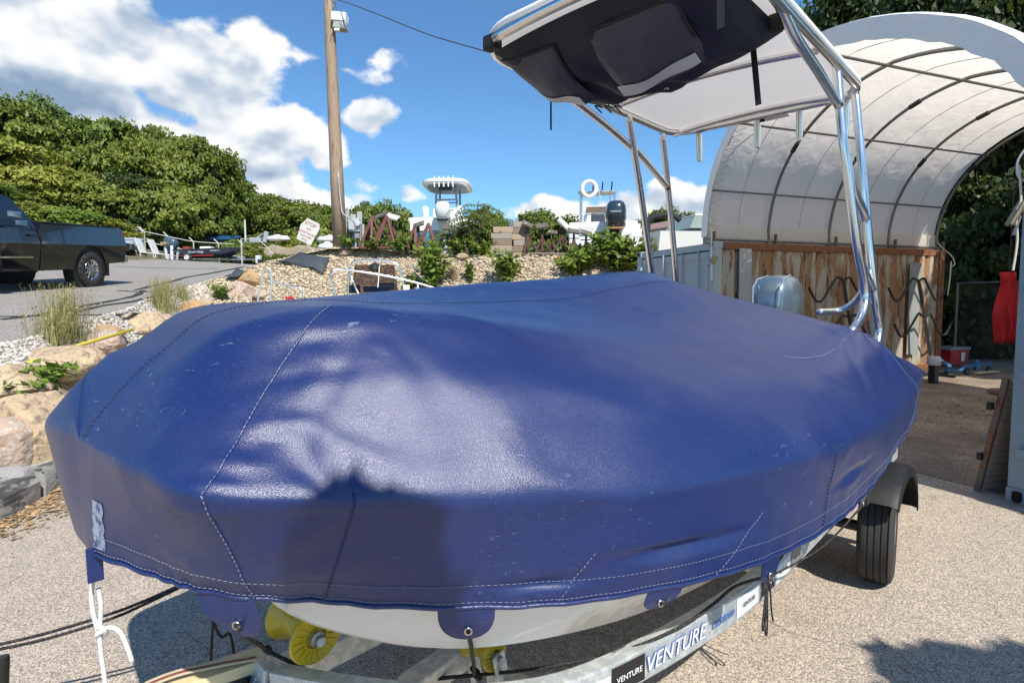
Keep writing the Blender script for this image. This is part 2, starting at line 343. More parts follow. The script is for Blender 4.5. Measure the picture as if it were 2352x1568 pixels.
bank = MB().add(vv, [(i * (NK + 1) + k, i * (NK + 1) + k + 1, (i + 1) * (NK + 1) + k + 1, (i + 1) * (NK + 1) + k) for i in range(len(tp) - 1) for k in range(NK)]).build('gravel_bank', M_BANK, smooth=True); struct(bank)
_bm = bmesh.new(); _bm.from_mesh(bank.data); bmesh.ops.recalc_face_normals(_bm, faces=_bm.faces)
BVH = BVHTree.FromBMesh(_bm); _bm.free()
def bankhit(px, py):
    h = BVH.ray_cast(CAM, ray(px, py)); return h[0]
def bankz(x, y):
    h = BVH.ray_cast(V((x, y, 20)), V((0, 0, -1))); return h[0].z if h[0] else None
def gz(x, y):
    if y > 15: return uppz(x, y) + 0.03
    b = bankz(x, y)
    if b is not None: return b
    return lotz(x, y) if x < edgex(y) else 0.0
# loose stones on the bank
def stones(name, pts, sizes, m, seed):
    r = np.random.RandomState(seed); base = np.array([(1, 0, 0), (-1, 0, 0), (0, 1, 0), (0, -1, 0), (0, 0, 1), (0, 0, -1), (.62, .62, .5), (-.62, .6, .5), (.6, -.62, .5), (-.6, -.6, .5)], float)
    tri = [(0, 6, 4), (6, 2, 4), (2, 7, 4), (7, 1, 4), (1, 9, 4), (9, 3, 4), (3, 8, 4), (8, 0, 4), (0, 2, 6), (2, 1, 7), (1, 3, 9), (3, 0, 8), (0, 5, 2), (2, 5, 1), (1, 5, 3), (3, 5, 0)]
    n = len(pts); ang = r.rand(n) * 6.28; sc3 = sizes[:, None] * (0.6 + 0.7 * r.rand(n, 3)) * np.array([1.15, 1, .62])
    vb = base[None] * (0.75 + 0.5 * r.rand(n, 10, 1)) * sc3[:, None]
    c, s_ = np.cos(ang)[:, None], np.sin(ang)[:, None]; x = vb[..., 0] * c - vb[..., 1] * s_; y = vb[..., 0] * s_ + vb[..., 1] * c
    tl = (r.rand(n, 1) - .5) * 1.0; z = vb[..., 2] + x * tl; P = np.stack([x, y, z], -1) + pts[:, None]
    T = (np.array(tri)[None] + np.arange(n)[:, None, None] * 10).reshape(-1, 3)
    me = bpy.data.meshes.new(name); me.vertices.add(n * 10); me.vertices.foreach_set('co', P.reshape(-1).astype(np.float32)); nf = len(T)
    me.loops.add(nf * 3); me.loops.foreach_set('vertex_index', T.reshape(-1).astype(np.int32)); me.polygons.add(nf)
    me.polygons.foreach_set('loop_start', np.arange(0, nf * 3, 3, dtype=np.int32)); me.polygons.foreach_set('loop_total', np.full(nf, 3, dtype=np.int32)); me.update(calc_edges=True)
    return link(name, me, m)
M_STONE = mat('bank_stones', (0.50, 0.415, 0.295), 0.9, var=0.25, scale=3, island=0.42, col2=(0.30, 0.2, 0.12), c2w=(0.58, 0.7), c2scale=0.8)
M_STONEW = mat('white_stones', (0.53, 0.49, 0.43), 0.9, var=0.2, scale=5, island=0.3)
def scatter_bank(n, f0, f1, i0, i1, s0, s1):
    P = []; S = []
    for _ in range(n):
        i = rnd.uniform(i0, i1); k = int(i); f = rnd.uniform(f0, f1)
        a = tp[k].lerp(tp[k + 1], i - k); b = bt[k].lerp(bt[k + 1], i - k); p = b.lerp(a, f); z = bankz(p.x, p.y)
        if z is None: continue
        s = rnd.uniform(s0, s1) * rnd.uniform(.7, 1.3); P.append((p.x, p.y, z + s * 0.25)); S.append(s)
    return np.array(P), np.array(S)
P, S = scatter_bank(20000, 0.12, 1.0, 54, 120, 0.022, 0.05)
tag(stones('gravel', P, S, M_STONE, 3), 'pale tan crushed stones covering the bank below the upper yard', 'gravel', kind='stuff')
P, S = scatter_bank(8000, 0.62, 1.02, 18, 56, 0.018, 0.04)
tag(stones('gravel', P, S, M_STONEW, 4), 'white stone strip along the edge of the car park', 'gravel', kind='stuff')
# tar-filled cracks on the car park
M_TAR = mat('tar', (0.03, 0.03, 0.03), 0.7, var=0.2)
def lotpt(x, y):
    d = ray(x, y); t = (LA[2] + LA[0] * CAM.x + LA[1] * CAM.y - CAM.z) / (d.z - LA[0] * d.x - LA[1] * d.y); return CAM + d * t
car_park = bpy.data.objects['car_park']
for pts in ([(0, 735), (60, 728), (110, 720), (170, 708), (250, 693), (310, 680), (330, 667)], [(0, 728), (80, 727), (160, 724), (245, 724), (330, 719)], [(160, 722), (230, 704), (300, 694), (330, 687), (380, 678), (400, 668), (440, 664)],
            [(270, 668), (330, 671), (400, 670), (450, 668)], [(310, 667), (360, 655), (405, 644), (430, 637), (500, 625), (560, 613)], [(375, 665), (395, 674), (350, 683), (340, 688)], [(260, 612), (340, 615), (420, 617), (500, 617)]):
    pp = [lotpt(*q) for q in pts]; pp = catmull(pp, 4); b = MB(); vs_ = []
    for i, p in enumerate(pp):
        t = (pp[min(i + 1, len(pp) - 1)] - pp[max(i - 1, 0)]); sx = V((t.y, -t.x, 0)).normalized() * rnd.uniform(.025, .05) * (1 + p.y * 0.05)
        vs_ += [(p.x + sx.x, p.y + sx.y, lotz(p.x + sx.x, p.y + sx.y) + .012), (p.x - sx.x, p.y - sx.y, lotz(p.x - sx.x, p.y - sx.y) + .012)]
    b.add(vs_, [(2 * i, 2 * i + 1, 2 * i + 3, 2 * i + 2) for i in range(len(pp) - 1)]).build('tar_line', M_TAR, car_park)
# boulders
M_ROCKS = [mat('granite_tan', (0.46, 0.35, 0.22), 0.9, var=0.35, scale=9, bump=0.02, bscale=16, col2=(0.22, 0.16, 0.12), c2w=(.5, .62), c2scale=14), mat('granite_pink', (0.42, 0.31, 0.23), 0.9, var=0.3, scale=12, bump=0.02, bscale=18, col2=(0.5, 0.45, 0.4), c2w=(.5, .6), c2scale=18),
           mat('granite_orange', (0.46, 0.29, 0.13), 0.9, var=0.3, scale=7, bump=0.02, bscale=17, col2=(0.30, 0.22, 0.15), c2w=(.5, .6), c2scale=9), mat('granite_grey', (0.30, 0.29, 0.28), 0.9, var=0.35, scale=10, bump=0.02, bscale=17, col2=(0.1, 0.1, 0.1), c2w=(.55, .63), c2scale=6)]
def boulder(px, py, size, m, label, seed, sq=(1, 1, .75), at=None, name='boulder'):
    p = at or bankhit(px, py)
    if p is None: return
    r = random.Random(seed); bm = bmesh.new(); bmesh.ops.create_icosphere(bm, subdivisions=4, radius=1)
    planes = [(V((r.gauss(0, 1), r.gauss(0, 1), r.gauss(0, .8))).normalized(), r.uniform(.60, .88)) for _ in range(13)]
    for v in bm.verts:
        d = v.co.normalized(); k = 1.0
        for nrm, h in planes:
            c = d.dot(nrm)
            if c > 1e-3: k = min(k, h / c)
        from mathutils import noise as _n; w = 1 + .03 * _n.noise(d * 2.6 + V((seed, 0, 0))) - .05 * abs(_n.noise(d * 5.5 + V((0, seed, 0)))) + .02 * _n.noise(d * 14 + V((seed, 0, 0)))
        v.co = d * k * w
        v.co = V((v.co.x * sq[0], v.co.y * sq[1], v.co.z * sq[2])) * size
    bmesh.ops.rotate(bm, verts=bm.verts, cent=(0, 0, 0), matrix=Matrix.Rotation(r.uniform(0, 6.28), 3, 'Z'))
    me = bpy.data.meshes.new(name); bm.to_mesh(me); bm.free(); me.polygons.foreach_set('use_smooth', [True] * len(me.polygons)); me.set_sharp_from_angle(angle=math.radians(9))
    o = link(name, me, m); o.location = p + V((0, 0, size * sq[2] * .28)); tag(o, label, 'rock', 'boulders on the bank'); return o
RK = [(125, 850, .42, 0, 'flat topped tan boulder under the yellow pole', (1.3, 1, .6)), (235, 800, .40, 1, 'split pinkish boulder just above the covered bow', (1.2, 1, .6)), (330, 765, .42, 0, 'pointed pale boulder at the end of the yellow pole', (1.2, 1, .9)),
      (70, 1030, .50, 0, 'largest golden brown boulder beside the bow', (1.15, .9, .85)), (12, 1050, .3, 1, 'speckled boulder leaning on the largest golden one', (.8, 1, .9)), (25, 905, .34, 0, 'tan boulder behind the leafy sumac plant', (1.2, 1, .7)),
      (245, 768, .24, 2, 'orange boulder behind the yellow pole', (1.2, 1, .6)), (400, 752, .3, 1, 'low rose grey boulder behind the tall dry grass', (1.2, 1, .6)), (445, 722, .3, 2, 'rusty tan boulder beside the bright green clump', (1, 1, .8)),
      (578, 652, .36, 2, 'round orange boulder beside the stern rail', (1, 1, .85)), (556, 672, .34, 1, 'mauve grey boulder in front of the orange one', (1, 1, .8)), (600, 683, .25, 1, 'small pinkish rock below the stern rail', (1, 1, .6)),
      (15, 1120, .22, 3, 'dark grey rock in the shade of the bow', (1.2, 1, .6)), (60, 870, .22, 1, 'small rock wedged below the yellow pole', (1.2, 1, .6)), (470, 705, .2, 0, 'small tan rock next to the mauve boulder', (1.2, 1, .7))]
for i, (x, y, s, mi, lb, sq) in enumerate(RK): boulder(x, y, s, M_ROCKS[mi], lb, 20 + i, sq)
# rocks higher on the gravel
for i, (x, y, s, mi, lb) in enumerate([(795, 582, .26, 1, 'pinkish slab lying below the utility pole'), (1290, 598, .2, 2, 'square sandstone block near the top of the bank'), (1060, 592, .2, 0, 'flat pale stone on the bank below the sumac')]): boulder(x, y, s, M_ROCKS[mi], lb, 60 + i, (1.2, 1, .5))
# kerb stones at the foot of the bank
for i, (x0, y0, x1, y1) in enumerate([(-3.76, 3.5, -3.96, 4.5), (-3.98, 4.56, -4.28, 5.55)]):
    a, b_ = V((x0, y0, .1)), V((x1, y1, .1)); k = MB(); pts = [a.lerp(b_, f) for f in np.linspace(0, 1, 9)]; rings = []
    for j, p in enumerate(pts):
        w = .13 + rnd.uniform(-.015, .015); h = .11 + rnd.uniform(-.02, .02); rings.append([p + V((w * c, 0, h * s_)) for c, s_ in ((-1, -1), (1, -1), (1.05, .5), (.7, 1), (-.6, 1.05), (-1, .7))])
    o = k.loft(rings).build('kerb_stone', mat('kerb_granite', (0.33, 0.33, 0.31), 0.9, var=.4, scale=8, bump=.012, bscale=18, stretch=(1, .3, 1), col2=(.07, .07, .065), c2w=(.52, .6), c2scale=6), smooth='auto')
    tag(o, ['rough split granite kerb beside the bow, the piece nearer the road', 'rough granite kerb piece ending under the bow'][i], 'kerb')
# litter of dry leaves along the kerb and on the shed floor
def litter(name, label, pts, m, s0, s1, seed):
    r = np.random.RandomState(seed); n = len(pts); a = r.rand(n) * 6.28; s = s0 + (s1 - s0) * r.rand(n); c, d = np.cos(a) * s, np.sin(a) * s
    q = np.stack([np.stack([c, d], -1), np.stack([-d * .45, c * .45], -1), np.stack([-c, -d], -1), np.stack([d * .45, -c * .45], -1)], 1)
    P = np.zeros((n, 4, 3)); P[..., :2] = q + pts[:, None, :2]; P[..., 2] = pts[:, None, 2] + r.rand(n, 4) * s[:, None] * .5
    return tag(link(name, quads_mesh(name, P), m), label, 'leaves', kind='stuff')
M_DRY = mat('dry_leaves', (0.36, 0.24, 0.12), .9, var=.3, scale=4, island=.5)
pts = []
for _ in range(1500):
    f = rnd.random(); y = 3.2 + 2.6 * f; x = float(np.interp(y, [2, 4.17, 5.14, 6.3], [-3.7, -3.88, -4.15, -4.5])) + abs(rnd.gauss(0, .16)) + .14; pts.append((x, y, .006))
litter('leaf_litter', 'dry brown leaf litter along the granite kerb', np.array(pts), M_DRY, .012, .035, 5)
# ================================================================ CONTAINERS AND TENT
DU = V((.936, .353, 0)).normalized(); DP = V((-.353, .936, 0)).normalized(); Z = V((0, 0, 1))
def rust_mat(name, base, rust, amount, streak=True):
    m = bpy.data.materials.new(name); m.use_nodes = True; nt = m.node_tree; bs = nt.nodes['Principled BSDF']
    tc = nt.nodes.new('ShaderNodeTexCoord'); co = tc.outputs['Object']
    st = vmt(nt, 'MULTIPLY', co, (1.0, 1.0, 0.16 if streak else 1.0)).outputs[0]
    n1 = ND(nt, 'ShaderNodeTexNoise', i_Scale=5.0, i_Detail=9.0, i_Roughness=.7); nt.links.new(st, n1.inputs['Vector'])
    n2 = ND(nt, 'ShaderNodeTexNoise', i_Scale=14.0, i_Detail=8.0, i_Roughness=.7); nt.links.new(st, n2.inputs['Vector'])
    n3 = ND(nt, 'ShaderNodeTexNoise', i_Scale=40.0, i_Detail=4.0); nt.links.new(co, n3.inputs['Vector'])
    rc = mixc(nt, n3.outputs[0], [c * .45 for c in rust], [min(1, c * 1.5) for c in rust])
    rc = mixc(nt, smooth(nt, n2.outputs[0], .5, .62), rc, (0.09, 0.035, 0.018))
    c = mixc(nt, smooth(nt, n1.outputs[0], amount, amount + .08), mixc(nt, n3.outputs[0], [q * .8 for q in base], base), rc)
    nt.links.new(c, bs.inputs['Base Color']); bs.inputs['Roughness'].default_value = .75
    return m
M_RUSTBOX = rust_mat('container_rust', (0.42, 0.38, 0.31), (0.29, 0.155, 0.075), .45)
M_RUSTTOP = rust_mat('container_rail_rust', (0.16, 0.12, 0.1), (0.24, 0.09, 0.035), .38, False)
M_BLUEBOX = rust_mat('container_blue', (0.26, 0.34, 0.40), (0.22, 0.1, 0.05), .70)
M_GREYDOOR = rust_mat('container_door_grey', (0.42, 0.48, 0.50), (0.34, 0.16, 0.06), .62)
def corrug(o, du, length, zb, zt, out, m, name, parent, pitch=.278, depth=.036):
    b = MB(); vs_ = []; fs = []; x = 0; prof = []
    while x < length - .01:
        for dx, d in ((0, 0), (.07, 0), (.07 + .068, depth), (.07 + .068 + .07, depth)): prof.append((min(x + dx, length), d))
        x += pitch
    prof.append((length, 0))
    for (a, d) in prof: vs_ += [o + du * a + Z * zb - out * d, o + du * a + Z * zt - out * d]
    return b.add(vs_, [(2 * i, 2 * i + 1, 2 * i + 3, 2 * i + 2) for i in range(len(prof) - 1)]).build(name, m, parent, fixn=False)
def container(name, label, corner, width_dir, m_side, m_rail, m_end, side_out):
    c = V(corner); L, Wd, Ht = 6.06, 2.44, 2.59
    t = thing(name, label, 'container', c)
    far = width_dir * Wd
    corrug(c + DU * .1 + side_out * -.03, DU, L - .2, .16, Ht - .12, side_out, m_side, 'side_panel', t)
    corrug(c + far + DU * .1 - side_out * -.03, DU, L - .2, .16, Ht - .12, -side_out, m_side, 'side_panel', t)
    for q in (V((0, 0, 0)), far):
        for f in (0, L):
            k = -1 if f else 1; p = c + q + DU * (f + k * .08) + (width_dir * .08 if q.length < .1 else -width_dir * .08)
            MB().box(p + Z * Ht / 2, (.155, .155, Ht - .24), Matrix((DU, width_dir, Z)).transposed()).build('corner_post', m_end if f == 0 else m_rail, t, bevel=.008)
            for zz in (.06, Ht - .06):
                o_ = MB().box(p + Z * zz, (.178, .165, .118), Matrix((DU, width_dir, Z)).transposed()).build('corner_casting', m_end if f == 0 else m_rail, t, bevel=.012)
                if f == 0: MB().box(p + Z * zz - DU * .0905 , (.006, .06, .085), Matrix((DU, width_dir, Z)).transposed()).build('casting_hole', mat('black_hole', (.01, .01, .01), .9), o_, bevel=.02)
        p = c + q + (width_dir * .05 if q.length < .1 else -width_dir * .05)
        for zz, h in ((Ht - .07, .12), (.09, .15)): MB().beam(p + DU * .17 + Z * zz, p + DU * (L - .17) + Z * zz, .07, h).build('rail', m_rail, t)
    MB().box(c + far / 2 + DU * L / 2 + Z * (Ht - .02), (L - .3, Wd - .2, .03), Matrix((DU, width_dir, Z)).transposed()).build('roof', m_rail, t)
    MB().box(c + far / 2 + DU * (L - .05) + Z * Ht / 2, (.03, Wd - .3, Ht - .2), Matrix((DU, width_dir, Z)).transposed()).build('end_wall', m_side, t)
    # doors on the near end
    for k in (0, 1):
        a = c + width_dir * (.17 + k * 1.055); d = MB(); mid = a + width_dir * .52 + DU * .05
        R = Matrix((DU, width_dir, Z)).transposed()
        d.box(mid + Z * 1.3, (.03, 1.03, 2.26), R)
        for zz in (.22, .95, 1.65, 2.36): d.box(mid - DU * .022 + Z * zz, (.03, 1.02, .11), R)
        for e in (-.46, .46): d.box(mid - DU * .021 + width_dir * e + Z * 1.3, (.026, .09, 2.24), R)
        dr = d.build('door', m_end, t)
        for e in (-.25, .22):
            MB().tube([mid - DU * .06 + width_dir * e + Z * z for z in (.15, 2.46)], .017, 8).build('lock_rod', m_end, dr)
        for zz in (.4, 1.0, 1.62, 2.22): MB().box(a - DU * .03 + width_dir * (-.03 if k == 0 else 1.06) + Z * zz, (.06, .13, .07), R).build('hinge', m_end, dr, bevel=.008)
    MB().box(c + far / 2 + DU * .06 + Z * (Ht - .08), (.1, Wd - .32, .12), Matrix((DU, width_dir, Z)).transposed()).build('header', m_end, t)
    MB().box(c + far / 2 + DU * .06 + Z * .075, (.1, Wd - .32, .13), Matrix((DU, width_dir, Z)).transposed()).build('sill', m_end, t)
    return t
CL = V((3.57, 10.0, 0)); CR = V((3.83, 4.30, 0))
cl = container('shipping_container', 'rusty brown corrugated shipping container under the far edge of the tent', CL, DP, M_RUSTBOX, M_RUSTTOP, M_GREYDOOR, -DP)
cr = container('shipping_container', 'blue grey shipping container holding up the near edge of the tent', CR, -DP, M_BLUEBOX, M_BLUEBOX, M_BLUEBOX, DP)
# weathered notice on the rusty side
def side_pt(px, py, out=.05):
    d = ray(px, py); o = CL - DP * out; k = (o - CAM).dot(DP) / d.dot(DP); return CAM + d * k
q = side_pt(1712, 598, .035)
nb = MB().box(q, (.27, .004, .42), Matrix((DU, DP, Z)).transposed()).build('faded_notice', mat('faded_notice', (.36, .38, .38), .7, var=.2, scale=20, col2=(.75, .75, .73), c2w=(.57, .6), c2scale=16), cl)
MB().box(V((*side_pt(1712, 640, .033)[:2], 1.6)), (.28, .002, 1.55), Matrix((DU, DP, Z)).transposed()).build('paint_patch', mat('paint_patch', (.33, .36, .36), .7, var=.15, scale=5), cl)
MB().box(V((*side_pt(2100, 690, .033)[:2], 1.35)), (.34, .002, 1.9), Matrix((DU, DP, Z)).transposed()).build('paint_patch', mat('paint_patch2', (.26, .27, .26), .7, var=.2, scale=3), cl)
# ---- the arched storage tent
Y0R, Y1L = .12, 0.0
tent = thing('storage_tent', 'white arched fabric tent spanning two shipping containers', 'tent', (3.7, 7.2, 2.6))
A0 = CL + DP * .25 + Z * 2.62; A1 = CR - DP * .25 + Z * 2.62       # feet of the front hoop
SP = (A0 - A1); SPN = (A0 - A1)
RISE = 2.06
def arch(phi, q, grow=0.0, lean=0.0):                                # phi 0 = right foot .. pi = left foot; q metres into the tent
    c = (A0 + A1) / 2; h = SPN / 2 * (1 + grow / (SPN.length / 2))
    return c - h * math.cos(phi) * (1.0 + .0 * q) + Z * (abs(math.sin(phi)) ** .92 * (RISE - (.5 if math.cos(phi) > 0 else .22) * math.cos(phi) + grow)) + DU * q
M_FAB = None
def fabric():
    m = bpy.data.materials.new('tent_fabric'); m.use_nodes = True; nt = m.node_tree; nt.nodes.clear(); out = nt.nodes.new('ShaderNodeOutputMaterial')
    tc = nt.nodes.new('ShaderNodeTexCoord'); n = ND(nt, 'ShaderNodeTexNoise', i_Scale=1.6, i_Detail=7.0, i_Roughness=.6); nt.links.new(tc.outputs['Object'], n.inputs['Vector'])
    c = mixc(nt, n.outputs[0], (.84, .81, .77), (.92, .90, .87))
    d = nt.nodes.new('ShaderNodeBsdfPrincipled'); d.inputs['Roughness'].default_value = .55; nt.links.new(c, d.inputs['Base Color'])
    t = nt.nodes.new('ShaderNodeBsdfTranslucent'); nt.links.new(mixc(nt, 1.0, c, (1, .93, .82), 'MULTIPLY'), t.inputs[0])
    n2 = ND(nt, 'ShaderNodeTexNoise', i_Scale=2.6, i_Detail=3.0, i_Distortion=.6); nt.links.new(vmt(nt, 'MULTIPLY', tc.outputs['Object'], (1.6, 1.6, .6)).outputs[0], n2.inputs['Vector'])
    b = nt.nodes.new('ShaderNodeBump'); b.inputs['Distance'].default_value = .04; b.inputs['Strength'].default_value = .7; nt.links.new(n2.outputs[0], b.inputs['Height'])
    nt.links.new(b.outputs[0], d.inputs['Normal']); nt.links.new(b.outputs[0], t.inputs['Normal'])
    mx = nt.nodes.new('ShaderNodeMixShader'); mx.inputs[0].default_value = .62; nt.links.new(d.outputs[0], mx.inputs[1]); nt.links.new(t.outputs[0], mx.inputs[2]); nt.links.new(mx.outputs[0], out.inputs[0]); return m
M_FAB = fabric()
HQ = [0.0, 1.42, 2.95, 4.62, 6.10]
NP = 56
def skin(name, q0, q1, phi0=-.02, phi1=math.pi + .02, nq=10, sag=.05, grow=.06):
    vv = []
    for i in range(nq + 1):
        f = i / nq; q = q0 + (q1 - q0) * f
        for k in range(NP + 1):
            phi = phi0 + (phi1 - phi0) * k / NP
            w = (.016 * math.sin(phi * 19 + q * 7) * math.sin(q * 3.1 + phi * 4) + .010 * math.sin(phi * 37 - q * 5) * math.sin(phi * 5 + q)) * math.sin(f * math.pi)
            p = arch(phi, q, grow - sag * math.sin(f * math.pi) * (.6 + .4 * math.sin(phi)) + w)
            if k == 0 or k == NP: p.z = 2.56
            vv.append(p)
    return MB().add(vv, [(i * (NP + 1) + k, i * (NP + 1) + k + 1, (i + 1) * (NP + 1) + k + 1, (i + 1) * (NP + 1) + k) for i in range(nq) for k in range(NP)]).build(name, M_FAB, tent, smooth=True)
for i in range(4): skin('fabric_panel', HQ[i], HQ[i + 1])
# hem sleeve round the front hoop
rings = []
for k in range(NP + 1):
    phi = -.02 + (math.pi + .04) * k / NP; w = .006 * math.sin(phi * 47) + .006 * math.sin(phi * 83) + .004 * math.sin(phi * 131)
    rings.append([arch(phi, a, gq + w * (1 if gq < .05 else .3)) for a, gq in ((-.02, .075), (.05, .085), (.05, .06), (-.05 + w, -.15), (-.07 + w, -.15), (-.075, .055))])
MB().loft(rings).build('front_hem', mat('hem_vinyl', (.84, .83, .80), .5, var=.08, scale=4, bump=.02, bscale=9), tent, smooth='auto')
M_GALV = mat('galvanised_pipe', (.30, .31, .31), .45, .8, var=.25, scale=12)
M_PIPE = mat('tent_pipe', (.20, .205, .205), .5, .6, var=.25, scale=12)
for q in HQ:
    hp = MB().tube([arch(math.pi * k / 48, q, -.02 if q > 0 else -.01) for k in range(49)], .026, 8).build('hoop', M_PIPE, tent, smooth=True)
    for ph in (.62, 1.05, 1.9, 2.4): 
        MB().tube([arch(ph - .035, q, -.02), arch(ph + .035, q, -.02)], .039, 8).build('splice_collar', mat('dark_steel', (.05, .05, .05), .5, .7), hp)
    for side, A in ((1, A0), (-1, A1)):
        b = A + DU * q; br = MB().box(b + Z * .0 - DP * .02, (.08, .1, .12), Matrix((DU, DP, Z)).transposed()).build('hoop_foot', M_GALV, tent)
        MB().box(b - DP * .1 * side + Z * .06 + DU * .1, (.035, .05, .2), Matrix((DU, DP, Z)).transposed()).build('clamp', mat('rusty_clamp', (.25, .18, .12), .7, .5, var=.4, scale=30), br)
for ph in (math.pi * .50, math.pi * .715, math.pi * .885, math.pi * .27, math.pi * .11):
    MB().tube([arch(ph, q - .03, -.085) for q in np.linspace(.02, 6.1, 14)], .019, 8).build('purlin', M_PIPE, tent, smooth=True)
for A, sg in ((A0, -1), (A1, 1)):
    MB().tube([A + DP * sg * .06 + DU * q + Z * .03 for q in np.linspace(-.05, 6.2, 8)], .022, 8).build('base_rail', M_GALV, tent)
    # valance below the fabric
    vv = []
    for i in range(41):
        q = 6.1 * i / 40
        for k in range(5): vv.append(A + DP * sg * (.02 + .012 * math.sin(q * 13 + k)) + DU * q + Z * (.30 - .08 * k))
    MB().add(vv, [(i * 5 + k, i * 5 + k + 1, i * 5 + 6 + k, i * 5 + 5 + k) for i in range(40) for k in range(4)]).build('valance', M_FAB, tent, smooth=True)
for q in [(a_ + b_) / 2 for a_, b_ in zip(HQ[:-1], HQ[1:])]: MB().tube([arch(math.pi * (.02 + .96 * k / 60), q, .004) for k in range(61)], .006, 5).build('fabric_seam', mat('fabric_seam', (.5, .48, .45), .8), tent)
# lacing inside the front edge
lace = [];
for k in range(20):
    ph = math.pi * (.66 + .32 * k / 20); lace += [arch(ph, .03, -.03), arch(ph + .025, .24, .0)]
MB().tube(lace, .005, 5).build('lacing', mat('lace_cord', (.3, .3, .3), .8), tent)
M_ROPE = mat('cotton_cord', (.62, .57, .48), .9, var=.15, scale=60)
def wire(name, label, cat, pts, r, m, n=8, k=6, group=None, parent=None):
    o = MB().tube(catmull(pts, k), r, n).build(name, m, parent, smooth=True)
    if label: tag(o, label, cat, group)
    return o
c0 = A0 + DU * 6.15
wire('hanging_rope', 'pale cord knotted and hanging at the far corner of the rusty container', 'cord', [c0 + Z * .3, c0 + Z * .1 - DP * .05, c0 - Z * .15 - DP * .3, c0 - Z * .32 - DP * .32 + DU * .1, c0 - Z * .38 - DP * .32, c0 - Z * .28 - DP * .32 - DU * .02, c0 - Z * .6 - DP * .32 - DU * .03, c0 - Z * 1.0 - DP * .32 - DU * .08], .012, M_ROPE)
wire('hanging_rope', 'white cord looping from the tent hem by the blue grey container', 'cord', [aty(2353, 345, 4.5), aty(2338, 370, 4.45), aty(2337, 400, 4.4), aty(2349, 415, 4.4), aty(2358, 405, 4.4)], .008, mat('white_cord', (.75, .75, .73), .7))
# ratchet strap on the near corner of the rusty container
rs = thing('ratchet_strap', 'white ratchet strap hanging at the near corner of the rusty container', 'strap', CL + Z * 2.3)
a = side_pt(1634, 560, .12); 
MB().beam(a + Z * .25, a - Z * .22, .035, .004, up=DU).build('webbing', mat('web_white', (.7, .68, .62), .8), rs)
MB().box(a - Z * .27 + DU * .06, (.09, .05, .14), Matrix.Rotation(.5, 3, 'Y')).build('ratchet', mat('zinc_dull', (.28, .24, .15), .5, .8, var=.3, scale=30), rs, bevel=.008)
MB().beam(a - Z * .33 + DU * .01, a - Z * .62 + DU * .02, .035, .004, up=DU).build('webbing', MATS['web_white'], rs)
MB().tube([a - Z * .62 + DU * .02, a - Z * .68 + DU * .055, a - Z * .73 + DU * .02, a - Z * .68 - DU * .015], .007, 6, closed=True).build('hook', M_GALV, rs)
# ---- a second white shelter beyond the tent
t2 = thing('storage_tent', 'second taller white shelter roof seen beyond the arched tent', 'tent', (15.6, 14.6, 0)); vv = []
T2 = V((14.9, 14.3, 0))
for i in range(7):
    for k in range(25):
        ph = math.pi * k / 24; vv.append(T2 + DU * (i * .8) - DP * 2.7 * math.cos(ph) + Z * (4.7 + 1.95 * math.sin(ph) + .02 * math.sin(ph * 17)))
MB().add(vv, [(i * 25 + k, i * 25 + k + 1, i * 25 + 26 + k, i * 25 + 25 + k) for i in range(6) for k in range(24)]).build('fabric_panel', M_FAB, t2, smooth=True)
for i in (0, 6):
    MB().tube([T2 + DU * (i * .8) - DP * 2.68] + [T2 + DU * (i * .8) - DP * 2.68 * math.cos(math.pi * k / 24) + Z * (4.68 + 1.93 * math.sin(math.pi * k / 24)) for k in range(25)] + [T2 + DU * (i * .8) + DP * 2.68], .04, 8).build('hoop', M_PIPE, t2)
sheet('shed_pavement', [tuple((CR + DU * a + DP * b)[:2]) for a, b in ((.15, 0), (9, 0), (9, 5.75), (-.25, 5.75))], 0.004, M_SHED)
# ================================================================ MAIN BOAT, COVER, T-TOP, TRAILER
B0 = V((-1.09, 1.44, 0)); TH = math.radians(46.5); BU = V((math.cos(TH), math.sin(TH), 0)); BN = V((math.sin(TH), -math.cos(TH), 0))
def bw(t, s, z): return B0 + BU * t + BN * s + V((0, 0, z))
def on_s(px, py, s):
    d = ray(px, py); k = (s - (CAM - B0).dot(BN)) / d.dot(BN); return CAM + d * k
cenL = [(-.02, 0, 1.232), (.094, 0, 1.366), (.203, 0, 1.465), (.322, 0, 1.548), (.593, 0, 1.58), (1.14, 0, 1.572), (1.913, 0, 1.59), (2.375, 0, 1.649), (2.85, 0, 1.70), (3.2, 0, 1.69), (3.6, 0, 1.63), (4.2, 0, 1.555), (4.75, 0, 1.42)]
gunN = [(-.012, .06, 1.226), (.016, .318, 1.21), (.07, .542, 1.19), (.322, .692, 1.15), (.676, .892, 1.115), (1.165, 1.096, 1.085), (1.709, 1.217, 1.07), (2.1, 1.262, 1.062), (2.5, 1.278, 1.058), (3.0, 1.272, 1.052), (3.56, 1.25, 1.05), (4.15, 1.2, 1.045), (4.8, 1.13, 1.04)]
hemN = [(-.015, .03, .94), (.059, .262, .93), (.149, .422, .91), (.372, .611, .87), (.68, .865, .835), (1.15, 1.085, .79), (1.62, 1.2, .765), (2.05, 1.25, .76), (2.5, 1.255, .755), (3.0, 1.235, .75), (3.56, 1.2, .75), (4.15, 1.16, .76), (4.8, 1.1, .78)]
shN = [(-.015, .025, 1.23), (.08, .1, 1.345), (.18, .18, 1.44), (.31, .28, 1.525), (.60, .42, 1.565), (1.18, .62, 1.485), (1.95, .72, 1.375), (2.45, .84, 1.325), (2.9, .88, 1.312), (3.35, .87, 1.335), (3.8, .91, 1.385), (4.3, .91, 1.2), (4.75, .85, 1.12)]
